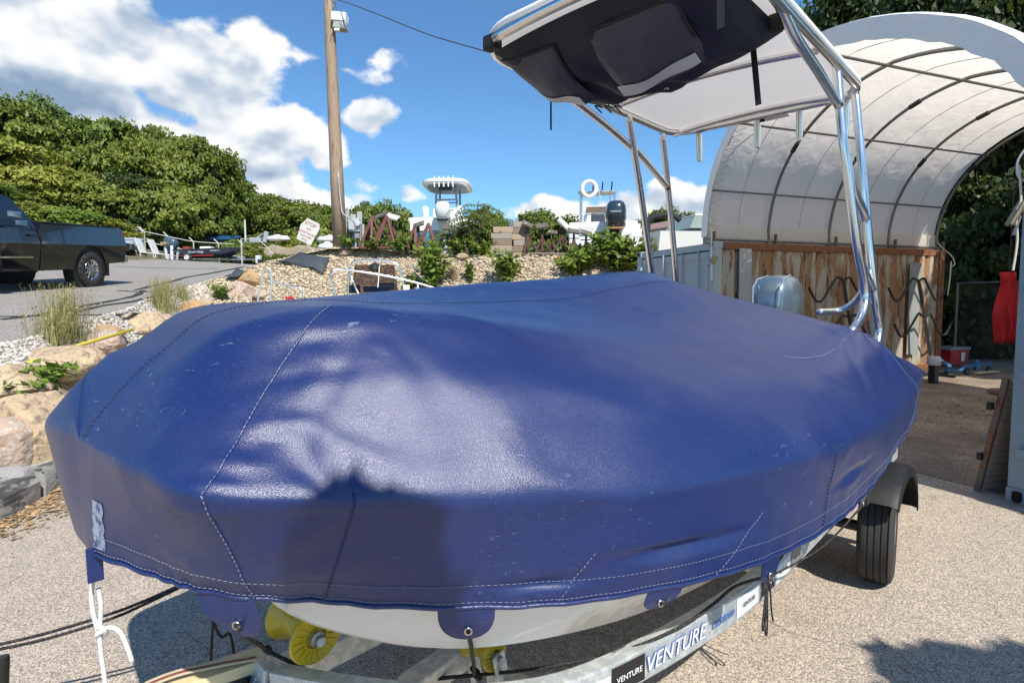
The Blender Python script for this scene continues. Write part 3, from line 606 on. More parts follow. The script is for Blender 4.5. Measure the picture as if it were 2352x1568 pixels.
shF = [(-.02, -.025, 1.232), (.085, -.3, 1.404), (.202, -.34, 1.471), (.36, -.4, 1.563), (.62, -.42, 1.588), (1.15, -.4, 1.635), (1.85, -.36, 1.69), (2.4, -.33, 1.735), (2.9, -.31, 1.775), (3.25, -.3, 1.787), (3.7, -.38, 1.725), (4.2, -.45, 1.57), (4.7, -.5, 1.38)]
gunF = [(-.02, -.06, 1.226), (-.052, -.34, 1.23), (.03, -.6, 1.19)] + [(t, -s, z) for t, s, z in gunN[3:]]
hemF = [(-.018, -.03, .94), (.0, -.3, .93), (.1, -.52, .91)] + [(t, -s * .985, z) for t, s, z in hemN[3:]]
def mid(A, B, f, dz): return [tuple(a[i] * (1 - f) + b[i] * f + (dz if i == 2 else 0) for i in range(3)) for a, b in zip(A, B)]
LONG = [hemF, mid(hemF, gunF, .5, 0), gunF, mid(gunF, shF, .5, .012), shF, cenL, shN, [tuple(m_[i] + (.05 * min(1, max(0, (k - 2.5) / 2)) if i == 2 else 0) for i in range(3)) for k, m_ in enumerate(mid(shN, gunN, .5, 0))], gunN, mid(gunN, hemN, .5, .0), hemN]
NS = 12
LC = [np.array([tuple(p) for p in catmull(L, NS)]) for L in LONG]           # smooth longitudinals
NV = 8; cols = []
for a, b in zip(LC[:-1], LC[1:]):
    for k in range(NV): cols.append(a * (1 - k / NV) + b * k / NV)
cols.append(LC[-1]); G = np.stack(cols, 1)                                   # (stations, across, 3) in boat frame
for _ in range(2):                                                          # soften the creases a little
    H_ = G.copy(); H_[:, 1:-1] = .5 * G[:, 1:-1] + .25 * (G[:, 2:] + G[:, :-2]); G[:, :] = H_
for _ in range(3):
    H_ = G.copy(); H_[1:-1] = .6 * G[1:-1] + .2 * (G[2:] + G[:-2]); G = H_
def covernoise(t, s, z, i=0, j=0):
    from mathutils import noise
    w = 0.0
    d = math.hypot(t - .58, (s - .42)); a = math.atan2(s - .42, t - .58)     # folds radiating from the bow support
    w += .0018 * math.sin(a * 11 + 1.0) * math.exp(-d * 1.7) * min(1, d * 5)
    d = math.hypot(t - .33, s - .70); a = math.atan2(z - 1.13, t - .33)      # pucker at the dart in the near bow corner
    w += .008 * math.sin(a * 5 + .6) * math.exp(-d * 6.0) * min(1, d * 9)
    d = math.hypot(t - 3.75, s - .93)
    w += .012 * math.sin(math.atan2(s - .93, t - 3.75) * 7) * math.exp(-d * 2.2)
    w += .007 * noise.noise(V((t * 1.3, s * 2.3, z * 2))) + .004 * noise.noise(V((t * 4, s * 6, z * 5 + 3)))
    if s > .3:                                                              # slack running along the near side
        w += .006 * math.sin(6.5 * (z * 2.2 + .35 * t) + 2 * noise.noise(V((t * 1.4, s, 0)))) * min(1, max(0, t * .8))
        w -= .022 * math.exp(-((z - (.90 - .055 * (t - 1.1))) / .014) ** 2) * math.exp(-((t - 1.12) / .20) ** 2)
        w -= .016 * math.exp(-((z - (.885 - .03 * (t - .75))) / .012) ** 2) * math.exp(-((t - .76) / .12) ** 2)
        w -= .014 * math.exp(-((z - (.90)) / .016) ** 2) * math.exp(-((t - 2.2) / .2) ** 2)
    isd = 45 - 20 * (j - 48) / 16.0
    if 44 <= j <= 66: w += .0035 * math.sin(j * 2.3 + .5 * math.sin(i)) * math.exp(-abs(i - isd) / 3.2)
    if j > 74: w += .003 * math.sin(i * 1.5 + 1.3 * math.sin(i * .37)) * math.exp(-(80 - j) / 3.0)
    rg = 1 - abs(noise.noise(V((t * 2.2 - s * 1.2, s * 1.4 + t * .6, z * 3.0))))
    w += .005 * max(0, rg - .82) / .18 * (.4 + .6 * (s > 0))
    return w
NSt, NAc = G.shape[:2]
du_ = np.gradient(G, axis=0); dv_ = np.gradient(G, axis=1); nn = np.cross(dv_, du_); nn /= np.maximum(np.linalg.norm(nn, axis=2, keepdims=True), 1e-9)
cen_ = np.array([2.0, 0, .6]); sgn = np.sign(((G - cen_) * nn).sum(2, keepdims=True).mean()); nn *= sgn
for i in range(NSt):
    for j in range(NAc):
        t, s, z = G[i, j]; G[i, j] += nn[i, j] * covernoise(t, s, z, i, j) * min(1, i / 6)
def cover_mat():
    m = bpy.data.materials.new('navy_vinyl'); m.use_nodes = True; nt = m.node_tree; bs = nt.nodes['Principled BSDF']
    tc = nt.nodes.new('ShaderNodeTexCoord'); co = tc.outputs['Object']
    n = ND(nt, 'ShaderNodeTexNoise', i_Scale=2.2, i_Detail=6.0, i_Roughness=.6); nt.links.new(co, n.inputs['Vector'])
    c = mixc(nt, n.outputs[0], (.0055, .0155, .082), (.0085, .0225, .112))
    # chalky rub marks
    st = vmt(nt, 'MULTIPLY', co, (9, 9, 26)).outputs[0]; n2 = ND(nt, 'ShaderNodeTexNoise', i_Scale=2.2, i_Detail=9.0, i_Roughness=.72, i_Distortion=1.6); nt.links.new(st, n2.inputs['Vector'])
    n3 = ND(nt, 'ShaderNodeTexNoise', i_Scale=1.7, i_Detail=2.0); nt.links.new(co, n3.inputs['Vector'])
    sc_ = mth(nt, 'MULTIPLY', smooth(nt, n2.outputs[0], .612, .69), smooth(nt, n3.outputs[0], .45, .60))
    c = mixc(nt, mth(nt, 'MULTIPLY', sc_, .42), c, (.42, .46, .55))
    # dust on the lower front
    n4 = ND(nt, 'ShaderNodeTexNoise', i_Scale=5, i_Detail=5.0); nt.links.new(co, n4.inputs['Vector'])
    c = mixc(nt, mth(nt, 'MULTIPLY', smooth(nt, n4.outputs[0], .5, .8), .05), c, (.22, .24, .28))
    wv = ND(nt, 'ShaderNodeTexNoise', i_Scale=90.0, i_Detail=2.0); nt.links.new(co, wv.inputs['Vector']); c = mixc(nt, mth(nt, 'MULTIPLY', smooth(nt, wv.outputs[0], .35, .75), .35), c, (.014, .032, .14))
    nt.links.new(c, bs.inputs['Base Color']); bs.inputs['Specular IOR Level'].default_value = .66; bs.inputs['Sheen Weight'].default_value = .03; bs.inputs['Sheen Roughness'].default_value = .45; bs.inputs['Sheen Tint'].default_value = (.62, .72, 1, 1)
    mr = nt.nodes.new('ShaderNodeMapRange'); nt.links.new(n.outputs[0], mr.inputs[0]); mr.inputs[1].default_value = .3; mr.inputs[2].default_value = .7; mr.inputs[3].default_value = .32; mr.inputs[4].default_value = .35; nt.links.new(mr.outputs[0], bs.inputs['Roughness'])
    g1 = ND(nt, 'ShaderNodeTexVoronoi', i_Scale=460.0); nt.links.new(co, g1.inputs['Vector'])
    b1 = nt.nodes.new('ShaderNodeBump'); b1.inputs['Distance'].default_value = .0005; b1.inputs['Strength'].default_value = .9; nt.links.new(g1.outputs['Distance'], b1.inputs['Height'])
    g2 = ND(nt, 'ShaderNodeTexNoise', i_Scale=3.6, i_Detail=3.0, i_Distortion=.5); nt.links.new(co, g2.inputs['Vector'])
    b2 = nt.nodes.new('ShaderNodeBump'); b2.inputs['Distance'].default_value = .006; b2.inputs['Strength'].default_value = .2; nt.links.new(g2.outputs[0], b2.inputs['Height']); nt.links.new(b1.outputs[0], b2.inputs['Normal'])
    nt.links.new(b2.outputs[0], bs.inputs['Normal']); return m
M_COVER = cover_mat()
cover = thing('boat_cover', 'navy blue vinyl cover stretched over the trailered boat', 'boat cover', B0)
def up2(A):
    def ax0(B):
        o = np.zeros((B.shape[0] * 2 - 1,) + B.shape[1:]); o[0::2] = B; m_ = .5 * (B[:-1] + B[1:]); m_[1:-1] = (9 * (B[1:-2] + B[2:-1]) - B[:-3] - B[3:]) / 16; o[1::2] = m_; return o
    return np.swapaxes(ax0(np.swapaxes(ax0(A), 0, 1)), 0, 1)
GF = up2(G); dF = np.cross(np.gradient(GF, axis=1), np.gradient(GF, axis=0)); dF /= np.maximum(np.linalg.norm(dF, axis=2, keepdims=True), 1e-9); dF *= sgn
# pulled creases running between the supports and the hem: (t0, s0, t1, s1, depth, width)
FOLDS = [(.62, .46, .22, .62, .006, .020), (.66, .48, .72, .90, .008, .022), (.70, .44, 1.5, 1.0, .009, .03), (.50, .32, .06, .30, .006, .02), (.34, .70, .16, .50, .009, .018), (.36, .69, .56, .62, .009, .018), (.36, .72, .66, .80, .007, .018), (.32, .70, .20, .62, .007, .016),
         (3.7, .88, 2.7, 1.2, .009, .03), (3.7, .86, 2.3, .98, .010, .035), (3.6, .8, 3.0, .35, .008, .03), (2.9, .2, 1.3, .55, .010, .035), (2.8, .25, 2.1, 1.0, .008, .035), (3.1, .2, 3.5, .75, .008, .03), (.62, .40, 2.1, .70, .010, .03), (1.9, .75, 2.6, 1.2, .007, .03), (.5, -.3, 1.5, -.2, .006, .025), (4.2, .9, 3.6, 1.2, .008, .025), (4.1, 1.0, 3.1, 1.25, .006, .02)]
disp = np.zeros(GF.shape[:2])
for (t0, s0, t1, s1, am, wd) in FOLDS:
    am *= .16 if min(t0, t1) < .75 else .8
    ex, ey = t1 - t0, s1 - s0; L2 = ex * ex + ey * ey; px_, py_ = GF[..., 0] - t0, GF[..., 1] - s0; f_ = np.clip((px_ * ex + py_ * ey) / L2, 0, 1); bow_ = .03 * np.sin(f_ * 3.14)
    d_ = np.hypot(px_ - f_ * ex, py_ - f_ * ey + bow_); inside = ((px_ * ex + py_ * ey) / L2 > -.05) & (GF[..., 2] > .8); disp -= am * np.exp(-(d_ / wd) ** 1.25) * np.sin(np.clip(f_ * 1.05 + .03, 0, 1) * 3.14) ** .6 * inside
    disp += am * .55 * np.exp(-((d_ - wd * 1.7) / wd) ** 2) * np.sin(np.clip(f_, 0, 1) * 3.14) ** .6 * inside
GF = GF + dF * disp[..., None]; NFs, NFa = GF.shape[:2]
vv = [bw(*GF[i, j]) for i in range(NFs) for j in range(NFa)]
ff = [(i * NFa + j, i * NFa + j + 1, (i + 1) * NFa + j + 1, (i + 1) * NFa + j) for i in range(NFs - 1) for j in range(NFa - 1)]
ff.append(tuple(j for j in range(NFa))); ff.append(tuple((NFs - 1) * NFa + j for j in reversed(range(NFa))))
cv = MB().add(vv, ff).build('cover_fabric', M_COVER, cover, smooth=True); 
md = cv.modifiers.new('solid', 'SOLIDIFY'); md.thickness = .003; md.offset = -1
def gp(i, j, lift=.002):
    i = min(max(i, 0), NSt - 1.001); j = min(max(j, 0), NAc - 1.001); a, b = int(i), int(j); fi, fj = i - a, j - b
    p = (G[a, b] * (1 - fi) + G[a + 1, b] * fi) * (1 - fj) + (G[a, b + 1] * (1 - fi) + G[a + 1, b + 1] * fi) * fj
    n = nn[a, b]; return bw(*(p + n * lift))
JC, JS, JG, JH = 5 * NV, 6 * NV, 8 * NV, 10 * NV
M_THR = mat('pale_thread', (.20, .22, .30), .8, var=.3, scale=40); M_THD = mat('navy_thread', (.012, .018, .06), .7, var=.2)
def seam(path, m=M_THR, r=.0016, dash=True, double=0):
    pts = [gp(i, j, .0025) for i, j in path]; pts = catmull(pts, 3); b = MB()
    if dash:                                    # individual stitches
        L = 0; cur = [pts[0]]; on = True; step = .008
        for a, c in zip(pts[:-1], pts[1:]):
            L += (c - a).length; cur.append(c)
            if L > (step if on else step * .55):
                if on and len(cur) > 1: b.tube([cur[0], cur[-1]], r, 5)
                cur = [c]; L = 0; on = not on
    else: b.tube(pts, r, 6)
    if b.v: b.build('seam', m, cover, smooth=True)
def welt(path, r=.0035): MB().tube([gp(i, j, .0) for i, j in path], r, 6).build('seam_welt', M_COVER, cover, smooth=True)
ii = np.linspace(1, 110, 500); seam([(i, JC) for i in ii], M_THD, .0014)
seam([(i, JH - .8) for i in np.linspace(1, 143, 900)], M_THR, .0009)
seam([(i, JH - 3.2) for i in np.linspace(1, 143, 900)], M_THR, .0008)
MB().tube(catmull([gp(i, JH, .0) for i in np.linspace(0, 143, 200)], 1), .006, 6).build('hem_binding', M_COVER, cover, smooth=True)
# near bow panel seam, dart, and side seams
def iline(i0, j0, i1, j1, n=60, bow=0): return [(i0 + (i1 - i0) * f + bow * math.sin(f * math.pi), j0 + (j1 - j0) * f) for f in np.linspace(0, 1, n)]
welt(iline(4 * NS - 3, JS - 1, 2 * NS + 1, JG, 60, -2)); welt(iline(2 * NS + 1, JG, 2 * NS + 4, JH, 30)); welt(iline(3 * NS + 1, JG - .5, 3 * NS - 2, JH, 30))
seam(iline(4 * NS - 3, JS - 1, 2 * NS + 1, JG, 160, -2) , M_THR, .0012)
seam(iline(2 * NS + 1, JG, 2 * NS + 4, JH, 80), M_THR, .0013)
seam(iline(3 * NS + 1, JG - .5, 3 * NS - 2, JH, 90), M_THD, .0016)
seam(iline(4.4 * NS, JG + 9, 4.2 * NS, JH, 60), M_THR, .0009); seam(iline(5.6 * NS, JG + 8, 5.2 * NS, JH, 60), M_THR, .0009)
seam(iline(6.6 * NS, JG + 2, 6.6 * NS, JH, 60), M_THD, .002)
seam(iline(9.9 * NS, JS + 1, 10.6 * NS, JG + 3, 90), M_THR, .0016); seam(iline(10.6 * NS, JG + 3, 10.4 * NS, JH, 60), M_THR, .0013)
seam([(7.2 * NS + k * NS * 2.2 / 30, JS + 1.4 + 1.2 * math.sin(k / 30 * math.pi)) for k in range(31)], M_THR, .0014, dash=False)
seam([(i, 4 * NV - 4) for i in np.linspace(2, 60, 200)], M_THD, .0012)
# pale scuffed patch on the stem
vv = []
for a in range(9):
    for b_ in range(4): vv.append(gp(.6 + b_ * 1.1 + .25 * math.sin(a * 2.1), JG + 8 + a * .85 if a else JG + 7.6, .0016))
MB().add(vv, [(a * 4 + b_, a * 4 + b_ + 1, a * 4 + 5 + b_, a * 4 + 4 + b_) for a in range(8) for b_ in range(3)]).build('worn_patch', mat('worn_patch', (.34, .38, .46), .7, var=.3, scale=30, col2=(.05, .07, .2), c2w=(.45, .6), c2scale=40), cover, smooth=True)
# hem flaps with grommets
M_GROM = mat('grommet_brass', (.62, .58, .48), .3, 1.0, var=.2, scale=30)
FLAPS = []
for i0, wd, ln, sk in ((2.05 * NS, .15, .105, .03), (3.72 * NS, .14, .09, .0), (4.85 * NS, .12, .065, -.03), (5.78 * NS, .10, .09, .0), (7.8 * NS, .12, .06, 0)):
    a = gp(i0, JH, 0); tan = (gp(i0 + 2, JH, 0) - gp(i0 - 2, JH, 0)).normalized(); out = tan.cross(Z).normalized()
    if out.dot(CAM - a) < 0: out = -out
    poly = []
    for k in range(17):
        f = k / 16; ang = math.pi * f; poly.append((-math.cos(ang) * wd / 2 * (1 if abs(math.cos(ang)) < .98 else 1), -math.sin(ang) ** .7 * ln))
    poly = [(-wd / 2, .012)] + poly + [(wd / 2, .012)]; vs_ = []
    for lay in (0, .003):
        for (x, y) in poly: vs_.append(a + tan * (x + sk * (-y / ln)) + Z * y - out * (.018 * (y / ln) ** 2 * 1.0 - lay + .002))
    n_ = len(poly); fl = MB().add(vs_, [tuple(range(n_)), tuple(reversed(range(n_, 2 * n_)))] + [(k, (k + 1) % n_, n_ + (k + 1) % n_, n_ + k) for k in range(n_)]).build('hem_flap', M_COVER, cover)
    c = a + tan * (sk * .7 + .004) - Z * ln * .68 - out * .006; MB().tube([c + (tan * math.cos(q) + Z * math.sin(q)) * .008 + out * .003 for q in np.linspace(0, 6.28, 13)[:-1]], .0032, 6, closed=True).build('grommet', M_GROM, fl, smooth=True)
    FLAPS.append(c + out * .004)
# bow tail strap
a = gp(.5, JH, 0); MB().beam(a + Z * .02, a - Z * .07 + BN * .004, .035, .006, up=BN).build('bow_strap', M_COVER, cover, bevel=.002)
# ---------------------------------------------------------------- boat: hull, t-top, outboard
M_HULL = mat('white_gelcoat', (.74, .72, .67), .28, var=.05, scale=2, coat=.3)
M_SS = mat('polished_tube', (.84, .83, .81), .24, 1.0, var=.06, scale=9)
boat = thing('center_console_boat', 'white centre console boat with metal T-top standing on the trailer', 'boat', B0)
def hs(L, f, dz): return [(t + .03, s * f, z + dz) for t, s, z in L]
keel = [(.10, 0, 1.1), (.14, 0, 1.0), (.20, 0, .84), (.30, 0, .70), (.48, 0, .55), (.9, 0, .47), (1.6, 0, .45), (2.1, 0, .45), (2.5, 0, .45), (3.0, 0, .45), (3.56, 0, .45), (4.2, 0, .45), (4.8, 0, .45)]
chn = [(t * .9 + k[0] * .1 + .02, s * .80, zc) for (t, s, z), k, zc in zip(hemN, keel, (1.0, .86, .78, .70, .635, .60, .585, .58, .58, .58, .58, .58, .58))]
rub = [(t + .01, s * .955, z + .055) for t, s, z in hemN]; lip = [(t + .01, s * .955, z - .03) for t, s, z in hemN]; stp = [(t + .015, s * .925, z - .035) for t, s, z in hemN]
SHF = [.30, .25, .16, .07, .02] + [0] * 8; SSC = [.5, .72, .86, .94, .98] + [1] * 8
rub, lip, stp, chn = [[(t + d, s * k, z) for (t, s, z), d, k in zip(L, SHF, SSC)] for L in (rub, lip, stp, chn)]; keel = [(t + d, s, z) for (t, s, z), d in zip(keel, [.25, .24, .20, .14, .06] + [0] * 8)]
shr = hs(gunN, .93, -.05); half = [shr, rub, lip, stp, chn, [(c[0] * .99, c[1] * .93, c[2] - .015) for c in chn], [(k[0] * .55 + c[0] * .45, c[1] * .45, k[2] * .52 + c[2] * .48 - .015) for k, c in zip(keel, chn)], keel]
rowsN = [[tuple(p) for p in catmull(L, 6)] for L in half]; hv = MB(); n_ = len(rowsN[0])
full = rowsN + [[(t, -s, z) for t, s, z in r] for r in reversed(rowsN[:-1])]
hv.add([bw(*p) for r in full for p in r], [(r * n_ + k, r * n_ + k + 1, (r + 1) * n_ + k + 1, (r + 1) * n_ + k) for r in range(len(full) - 1) for k in range(n_ - 1)] + [tuple(r * n_ + n_ - 1 for r in range(len(full))), tuple(r * n_ for r in reversed(range(len(full))))])
hv.build('hull', M_HULL, boat, smooth='auto')
def canvas():
    m = bpy.data.materials.new('canopy_canvas'); m.use_nodes = True; nt = m.node_tree; nt.nodes.clear(); out = nt.nodes.new('ShaderNodeOutputMaterial')
    d = nt.nodes.new('ShaderNodeBsdfPrincipled'); d.inputs['Roughness'].default_value = .5; d.inputs['Base Color'].default_value = (.84, .82, .79, 1); t = nt.nodes.new('ShaderNodeBsdfTranslucent'); t.inputs[0].default_value = (.80, .76, .70, 1)
    tc = nt.nodes.new('ShaderNodeTexCoord'); n = ND(nt, 'ShaderNodeTexNoise', i_Scale=1.2, i_Detail=4.0); nt.links.new(tc.outputs['Object'], n.inputs['Vector']); mx = nt.nodes.new('ShaderNodeMixShader'); nt.links.new(mth(nt, 'MULTIPLY_ADD', n.outputs[0], .1, .30), mx.inputs[0]); nt.links.new(d.outputs[0], mx.inputs[1]); nt.links.new(t.outputs[0], mx.inputs[2]); nt.links.new(mx.outputs[0], out.inputs[0]); return m
M_CANV = canvas()
# canopy: rounded panel with camber
ZT = 3.06
def canz(t, s): return ZT + .05 * (1 - (s / .75) ** 2) - .02 * ((t - 3.2) / 1.2) ** 2
def rrect(t0, t1, s0, s1, r, n=7):
    P = []
    for ct, cs, a0 in ((t1 - r, s1 - r, 0), (t0 + r, s1 - r, 90), (t0 + r, s0 + r, 180), (t1 - r, s0 + r, 270)):
        for k in range(n + 1):
            a = math.radians(a0 + 90 * k / n); P.append((ct + r * math.cos(a), cs + r * math.sin(a)))
    return P
T0c, T1c, S0c, S1c = 2.02, 4.5, -.70, .745
OUT = rrect(T0c, T1c, S0c, S1c, .28)
ct, cs_ = (T0c + T1c) / 2, (S0c + S1c) / 2; vv = []; RN = 7
for lay, dz in ((0, 0.0),):
    for k in range(RN + 1):
        f = k / RN
        for (t, s) in OUT: tt, ss = ct + (t - ct) * f, cs_ + (s - cs_) * f; vv.append(bw(tt, ss, canz(tt, ss) + dz - (.012 if lay and k == RN else 0)))
n_ = len(OUT); ff = []
for lay in (0,):
    o = lay * (RN + 1) * n_
    for k in range(RN):
        for q in range(n_): ff.append((o + k * n_ + q, o + k * n_ + (q + 1) % n_, o + (k + 1) * n_ + (q + 1) % n_, o + (k + 1) * n_ + q))
canopy = MB().add(vv, ff).build('canopy', M_CANV, boat, smooth=True)
RIM = rrect(T0c - .01, T1c + .01, S0c - .01, S1c + .01, .29)
MB().tube([bw(t, s, canz(t, s) - .018) for t, s in RIM], .024, 10, closed=True).build('canopy_rail', M_SS, canopy, smooth=True)
MB().tube([bw(t, s, canz(t, s) + .016) for t, s in RIM], .026, 10, closed=True).build('canopy_edge', mat('edge_white', (.82, .81, .78), .4), canopy, smooth=True)
MB().tube([bw(T0c - .03 + .0, s, canz(T0c, s) - .05) for s in np.linspace(S0c + .2, S1c - .2, 14)], .027, 10).build('canopy_rail', M_SS, canopy, smooth=True)
for t in (3.45, 4.38): MB().tube([bw(t, s, canz(t, s) - .03) for s in np.linspace(S0c + .02, S1c - .02, 16)], .022, 10).build('cross_bar', M_SS, boat, smooth=True)
RB = .027
def tubepart(name, pts, r=RB, k=5): return MB().tube(catmull(pts, k), r, 12).build(name, M_SS, boat, smooth=True)
nfT = on_s(1921, 143, .735); nrT = on_s(1964, 213, .745); ffT = on_s(1443, 262, -.70); frT = on_s(1521, 303, -.72)
LG = {}
def leg(top, kx, base): 
    return [top] + kx + base
def pxs(L): return [on_s(x, y, s_) for x, y, s_ in L]
nf = pxs([(1921, 143, .735), (1934, 300, .79), (1950, 430, .83), (1968, 560, .87), (1983, 640, .89), (1987, 690, .90), (1977, 730, .90), (1958, 758, .89), (1948, 770, .87)])
nr = pxs([(1964, 213, .745), (1977, 350, .80), (1996, 560, .87), (2010, 690, .91), (2019, 750, .92), (2014, 790, .92), (2003, 815, .90), (1995, 830, .88)])
fr_ = pxs([(1443, 262, -.70), (1462, 380, -.75), (1480, 500, -.80), (1496, 615, -.84), (1502, 660, -.86)])
rr_ = pxs([(1521, 303, -.72), (1534, 430, -.78), (1545, 540, -.82), (1553, 637, -.86), (1557, 680, -.88)])
for P_ in (nf, nr, fr_, rr_): tubepart('leg', P_)
tubepart('brace', [bw(2.05, .72, canz(2.05, .72) - .04)] + pxs([(1775, -10, .735), (1830, 90, .745), (1880, 165, .755), (1927, 243, .77)]))
tubepart('brace', pxs([(1937, 330, .795), (1958, 430, .83), (1980, 480, .85), (1988, 505, .86)]))
tubepart('brace', pxs([(1205, 150, -.69), (1222, 172, -.70), (1260, 195, -.72), (1330, 240, -.74), (1400, 295, -.75), (1457, 345, -.755)]))
tubepart('brace', pxs([(1457, 340, -.755), (1495, 385, -.765), (1534, 432, -.775)]))
tubepart('brace', pxs([(1972, 585, .875), (1985, 620, .885), (2005, 665, .90)]), .024)
tubepart('grab_rail', [on_s(x, y, s_) for x, y, s_ in ((1880, 716, .55), (1920, 714, .62), (1955, 700, .72), (1978, 670, .80), (1990, 620, .88))], .024)
for s in (-.52, -.02, .30, .62):
    c = bw(T1c + .035, s, canz(T1c, s) - .03); b = MB(); dn = V((0, 0, -1)) + BU * .10
    b.lathe([(.030, -.02), (.026, .01), (.026, .16), (.021, .24)], 14, c, dn, caps=True); b.lathe([(.030, -.02), (.026, .01)], 14, c, dn)
    rh = b.build('rod_holder', M_SS, boat, smooth='auto'); MB().lathe([(.0185, 0), (.0185, .002)], 12, c + dn.normalized() * .2385, dn).build('holder_mouth', mat('rubber_black', (.015, .015, .015), .7), rh)
sp = MB(); c0, c1 = bw(T1c + .04, .04, canz(4.5, 0) - .05), bw(T1c + .04, .22, canz(4.5, .2) - .045)
sp.tube([c0.lerp(c1, f / 60) + (Z * math.sin(f * 1.26) + BU * math.cos(f * 1.26)) * .022 for f in range(61)], .006, 6).build('coiled_cable', mat('cable_white', (.75, .75, .72), .5), boat, smooth=True)
MB().box(bw(T1c + .05, .02, canz(4.5, 0) - .035), (.03, .03, .07)).build('cable_clip', MATS['rubber_black'], boat, bevel=.005)
def outboard(parent, M4, sc_=1.0, m_cowl=None, m_leg=None, tilt=0.0, txt=None, mtxt=None, dark_band=True):
    """cowl with x aft, z up, origin at the transom bracket"""
    X = M4 @ Matrix.Rotation(tilt, 4, 'Y') @ Matrix.Scale(sc_, 4); rings = []
    for z, lx, wy, ox in ((-.02, .27, .17, .05), (.05, .33, .20, .06), (.18, .36, .22, .07), (.32, .36, .22, .08), (.42, .33, .205, .09), (.49, .27, .17, .10), (.525, .19, .12, .11), (.535, .08, .05, .12)):
        rings.append([(ox + lx * math.copysign(abs(math.cos(a)) ** .7, math.cos(a)), wy * math.copysign(abs(math.sin(a)) ** .7, math.sin(a)), z) for a in np.linspace(0, 2 * math.pi, 25)[:-1]])
    cw = MB().loft(rings).build('outboard_cowl', m_cowl, parent, smooth='auto', xf=X)
    b = MB(); b.box((.06, 0, -.22), (.34, .22, .42), taper=1.25); b.box((.08, 0, -.62), (.22, .10, .5)); b.box((.1, 0, -.80), (.42, .16, .02)); b.tube([(-.16, 0, -.95), (-.05, 0, -.95), (.2, 0, -.95), (.3, 0, -.95)], [.01, .05, .055, .04], 12)
    b.prism([(-.1, 0), (.14, 0), (.08, -.2), (-.02, -.2)], (0.05, 0, -.98), (1, 0, 0), (0, 0, 1), .015)
    b.build('outboard_leg', m_leg, parent, bevel=.01, xf=X)
    if dark_band:
        r2 = [[(ox + lx * math.copysign(abs(math.cos(a)) ** .7, math.cos(a)), wy * math.copysign(abs(math.sin(a)) ** .7, math.sin(a)), z) for a in np.linspace(0, 2 * math.pi, 25)[:-1]] for z, lx, wy, ox in ((.0, .335, .205, .06), (.055, .345, .212, .063))]
        MB().loft(r2).build('cowl_band', mat('band_dark', (.03, .035, .045), .3), cw, smooth='auto', xf=X)
    return cw, X
M_BLUECOWL = mat('blue_grey_cowl', (.15, .21, .26), .3, .5, var=.08, scale=3, coat=.25); M_GREYLEG = mat('outboard_grey', (.2, .23, .26), .4, .3)
tr = bw(5.0, 0, 1.36)
RB3 = Matrix((BU, Z.cross(BU), Z)).transposed().to_4x4()
cw, X = outboard(boat, Matrix.Translation(tr) @ RB3, .80, M_BLUECOWL, M_GREYLEG, 0)
MB().lathe([(.045, 0), (.045, .004), (.03, .008)], 18, X @ V((-.12, .0, .478)), (X.to_3x3() @ V((-.75, 0, .65)))).build('cowl_badge', mat('badge_dark', (.04, .09, .16), .3), cw)
for sy in (-.14, .14): MB().tube([X @ V(q) for q in ((-.30, sy * .95, .2), (-.28, sy, .40), (-.15, sy * 1.02, .49), (.1, sy * .85, .531))], .008, 6).build('cowl_crease', mat('cowl_silver', (.45, .52, .58), .25, .6), cw)
MB().box(bw(4.86, 0, 1.1), (.12, .3, .3), RB3).build('transom_bracket', M_GREYLEG, boat)
# ---------------------------------------------------------------- storage bag slung under the canopy
M_BAG = mat('bag_navy', (.010, .011, .026), .6, var=.3, scale=5, bump=.006, bscale=14); M_POCK = mat('bag_pocket', (.055, .052, .068), .5, var=.25, scale=4, bump=.012, bscale=8); M_REFL = mat('reflective_tape', (.55, .56, .52), .45, var=.12, scale=10)
bag = thing('gear_bag', 'black gear bag with grey pockets slung under the T-top', 'bag', bw(2.6, 0, 2.9))
def bagpt(a, b, d): # a along s -0.6..0.62, b along t 2.06..3.0, d depth below canopy
    t = 2.16 + b * .94; s = -.64 + a * 1.30; prof = math.sin(min(1, max(0, b)) * math.pi) ** .55 * (math.sin(min(1, max(0, a)) * math.pi) ** .35)
    return bw(t - .04 * (1 - prof), s, canz(t, s) - .035 - d * prof)
vv = []; NB = 20; NC = 28
for i in range(NB + 1):
    for j in range(NC + 1):
        a, b = j / NC, i / NB; w = .02 * math.sin(a * 17 + b * 5) * math.sin(b * 9 + 1) + .012 * math.sin(a * 31 - b * 13); vv.append(bagpt(a, b, .29 + w * 1.7))
o = len(vv)
for i in range(NB + 1):
    for j in range(NC + 1): vv.append(bagpt(j / NC, i / NB, .005))
ff = [(i * (NC + 1) + j, i * (NC + 1) + j + 1, (i + 1) * (NC + 1) + j + 1, (i + 1) * (NC + 1) + j) for i in range(NB) for j in range(NC)]; ff += [tuple(o + q for q in reversed(f)) for f in ff]
MB().add(vv, ff).build('bag_body', M_BAG, bag, smooth=True)
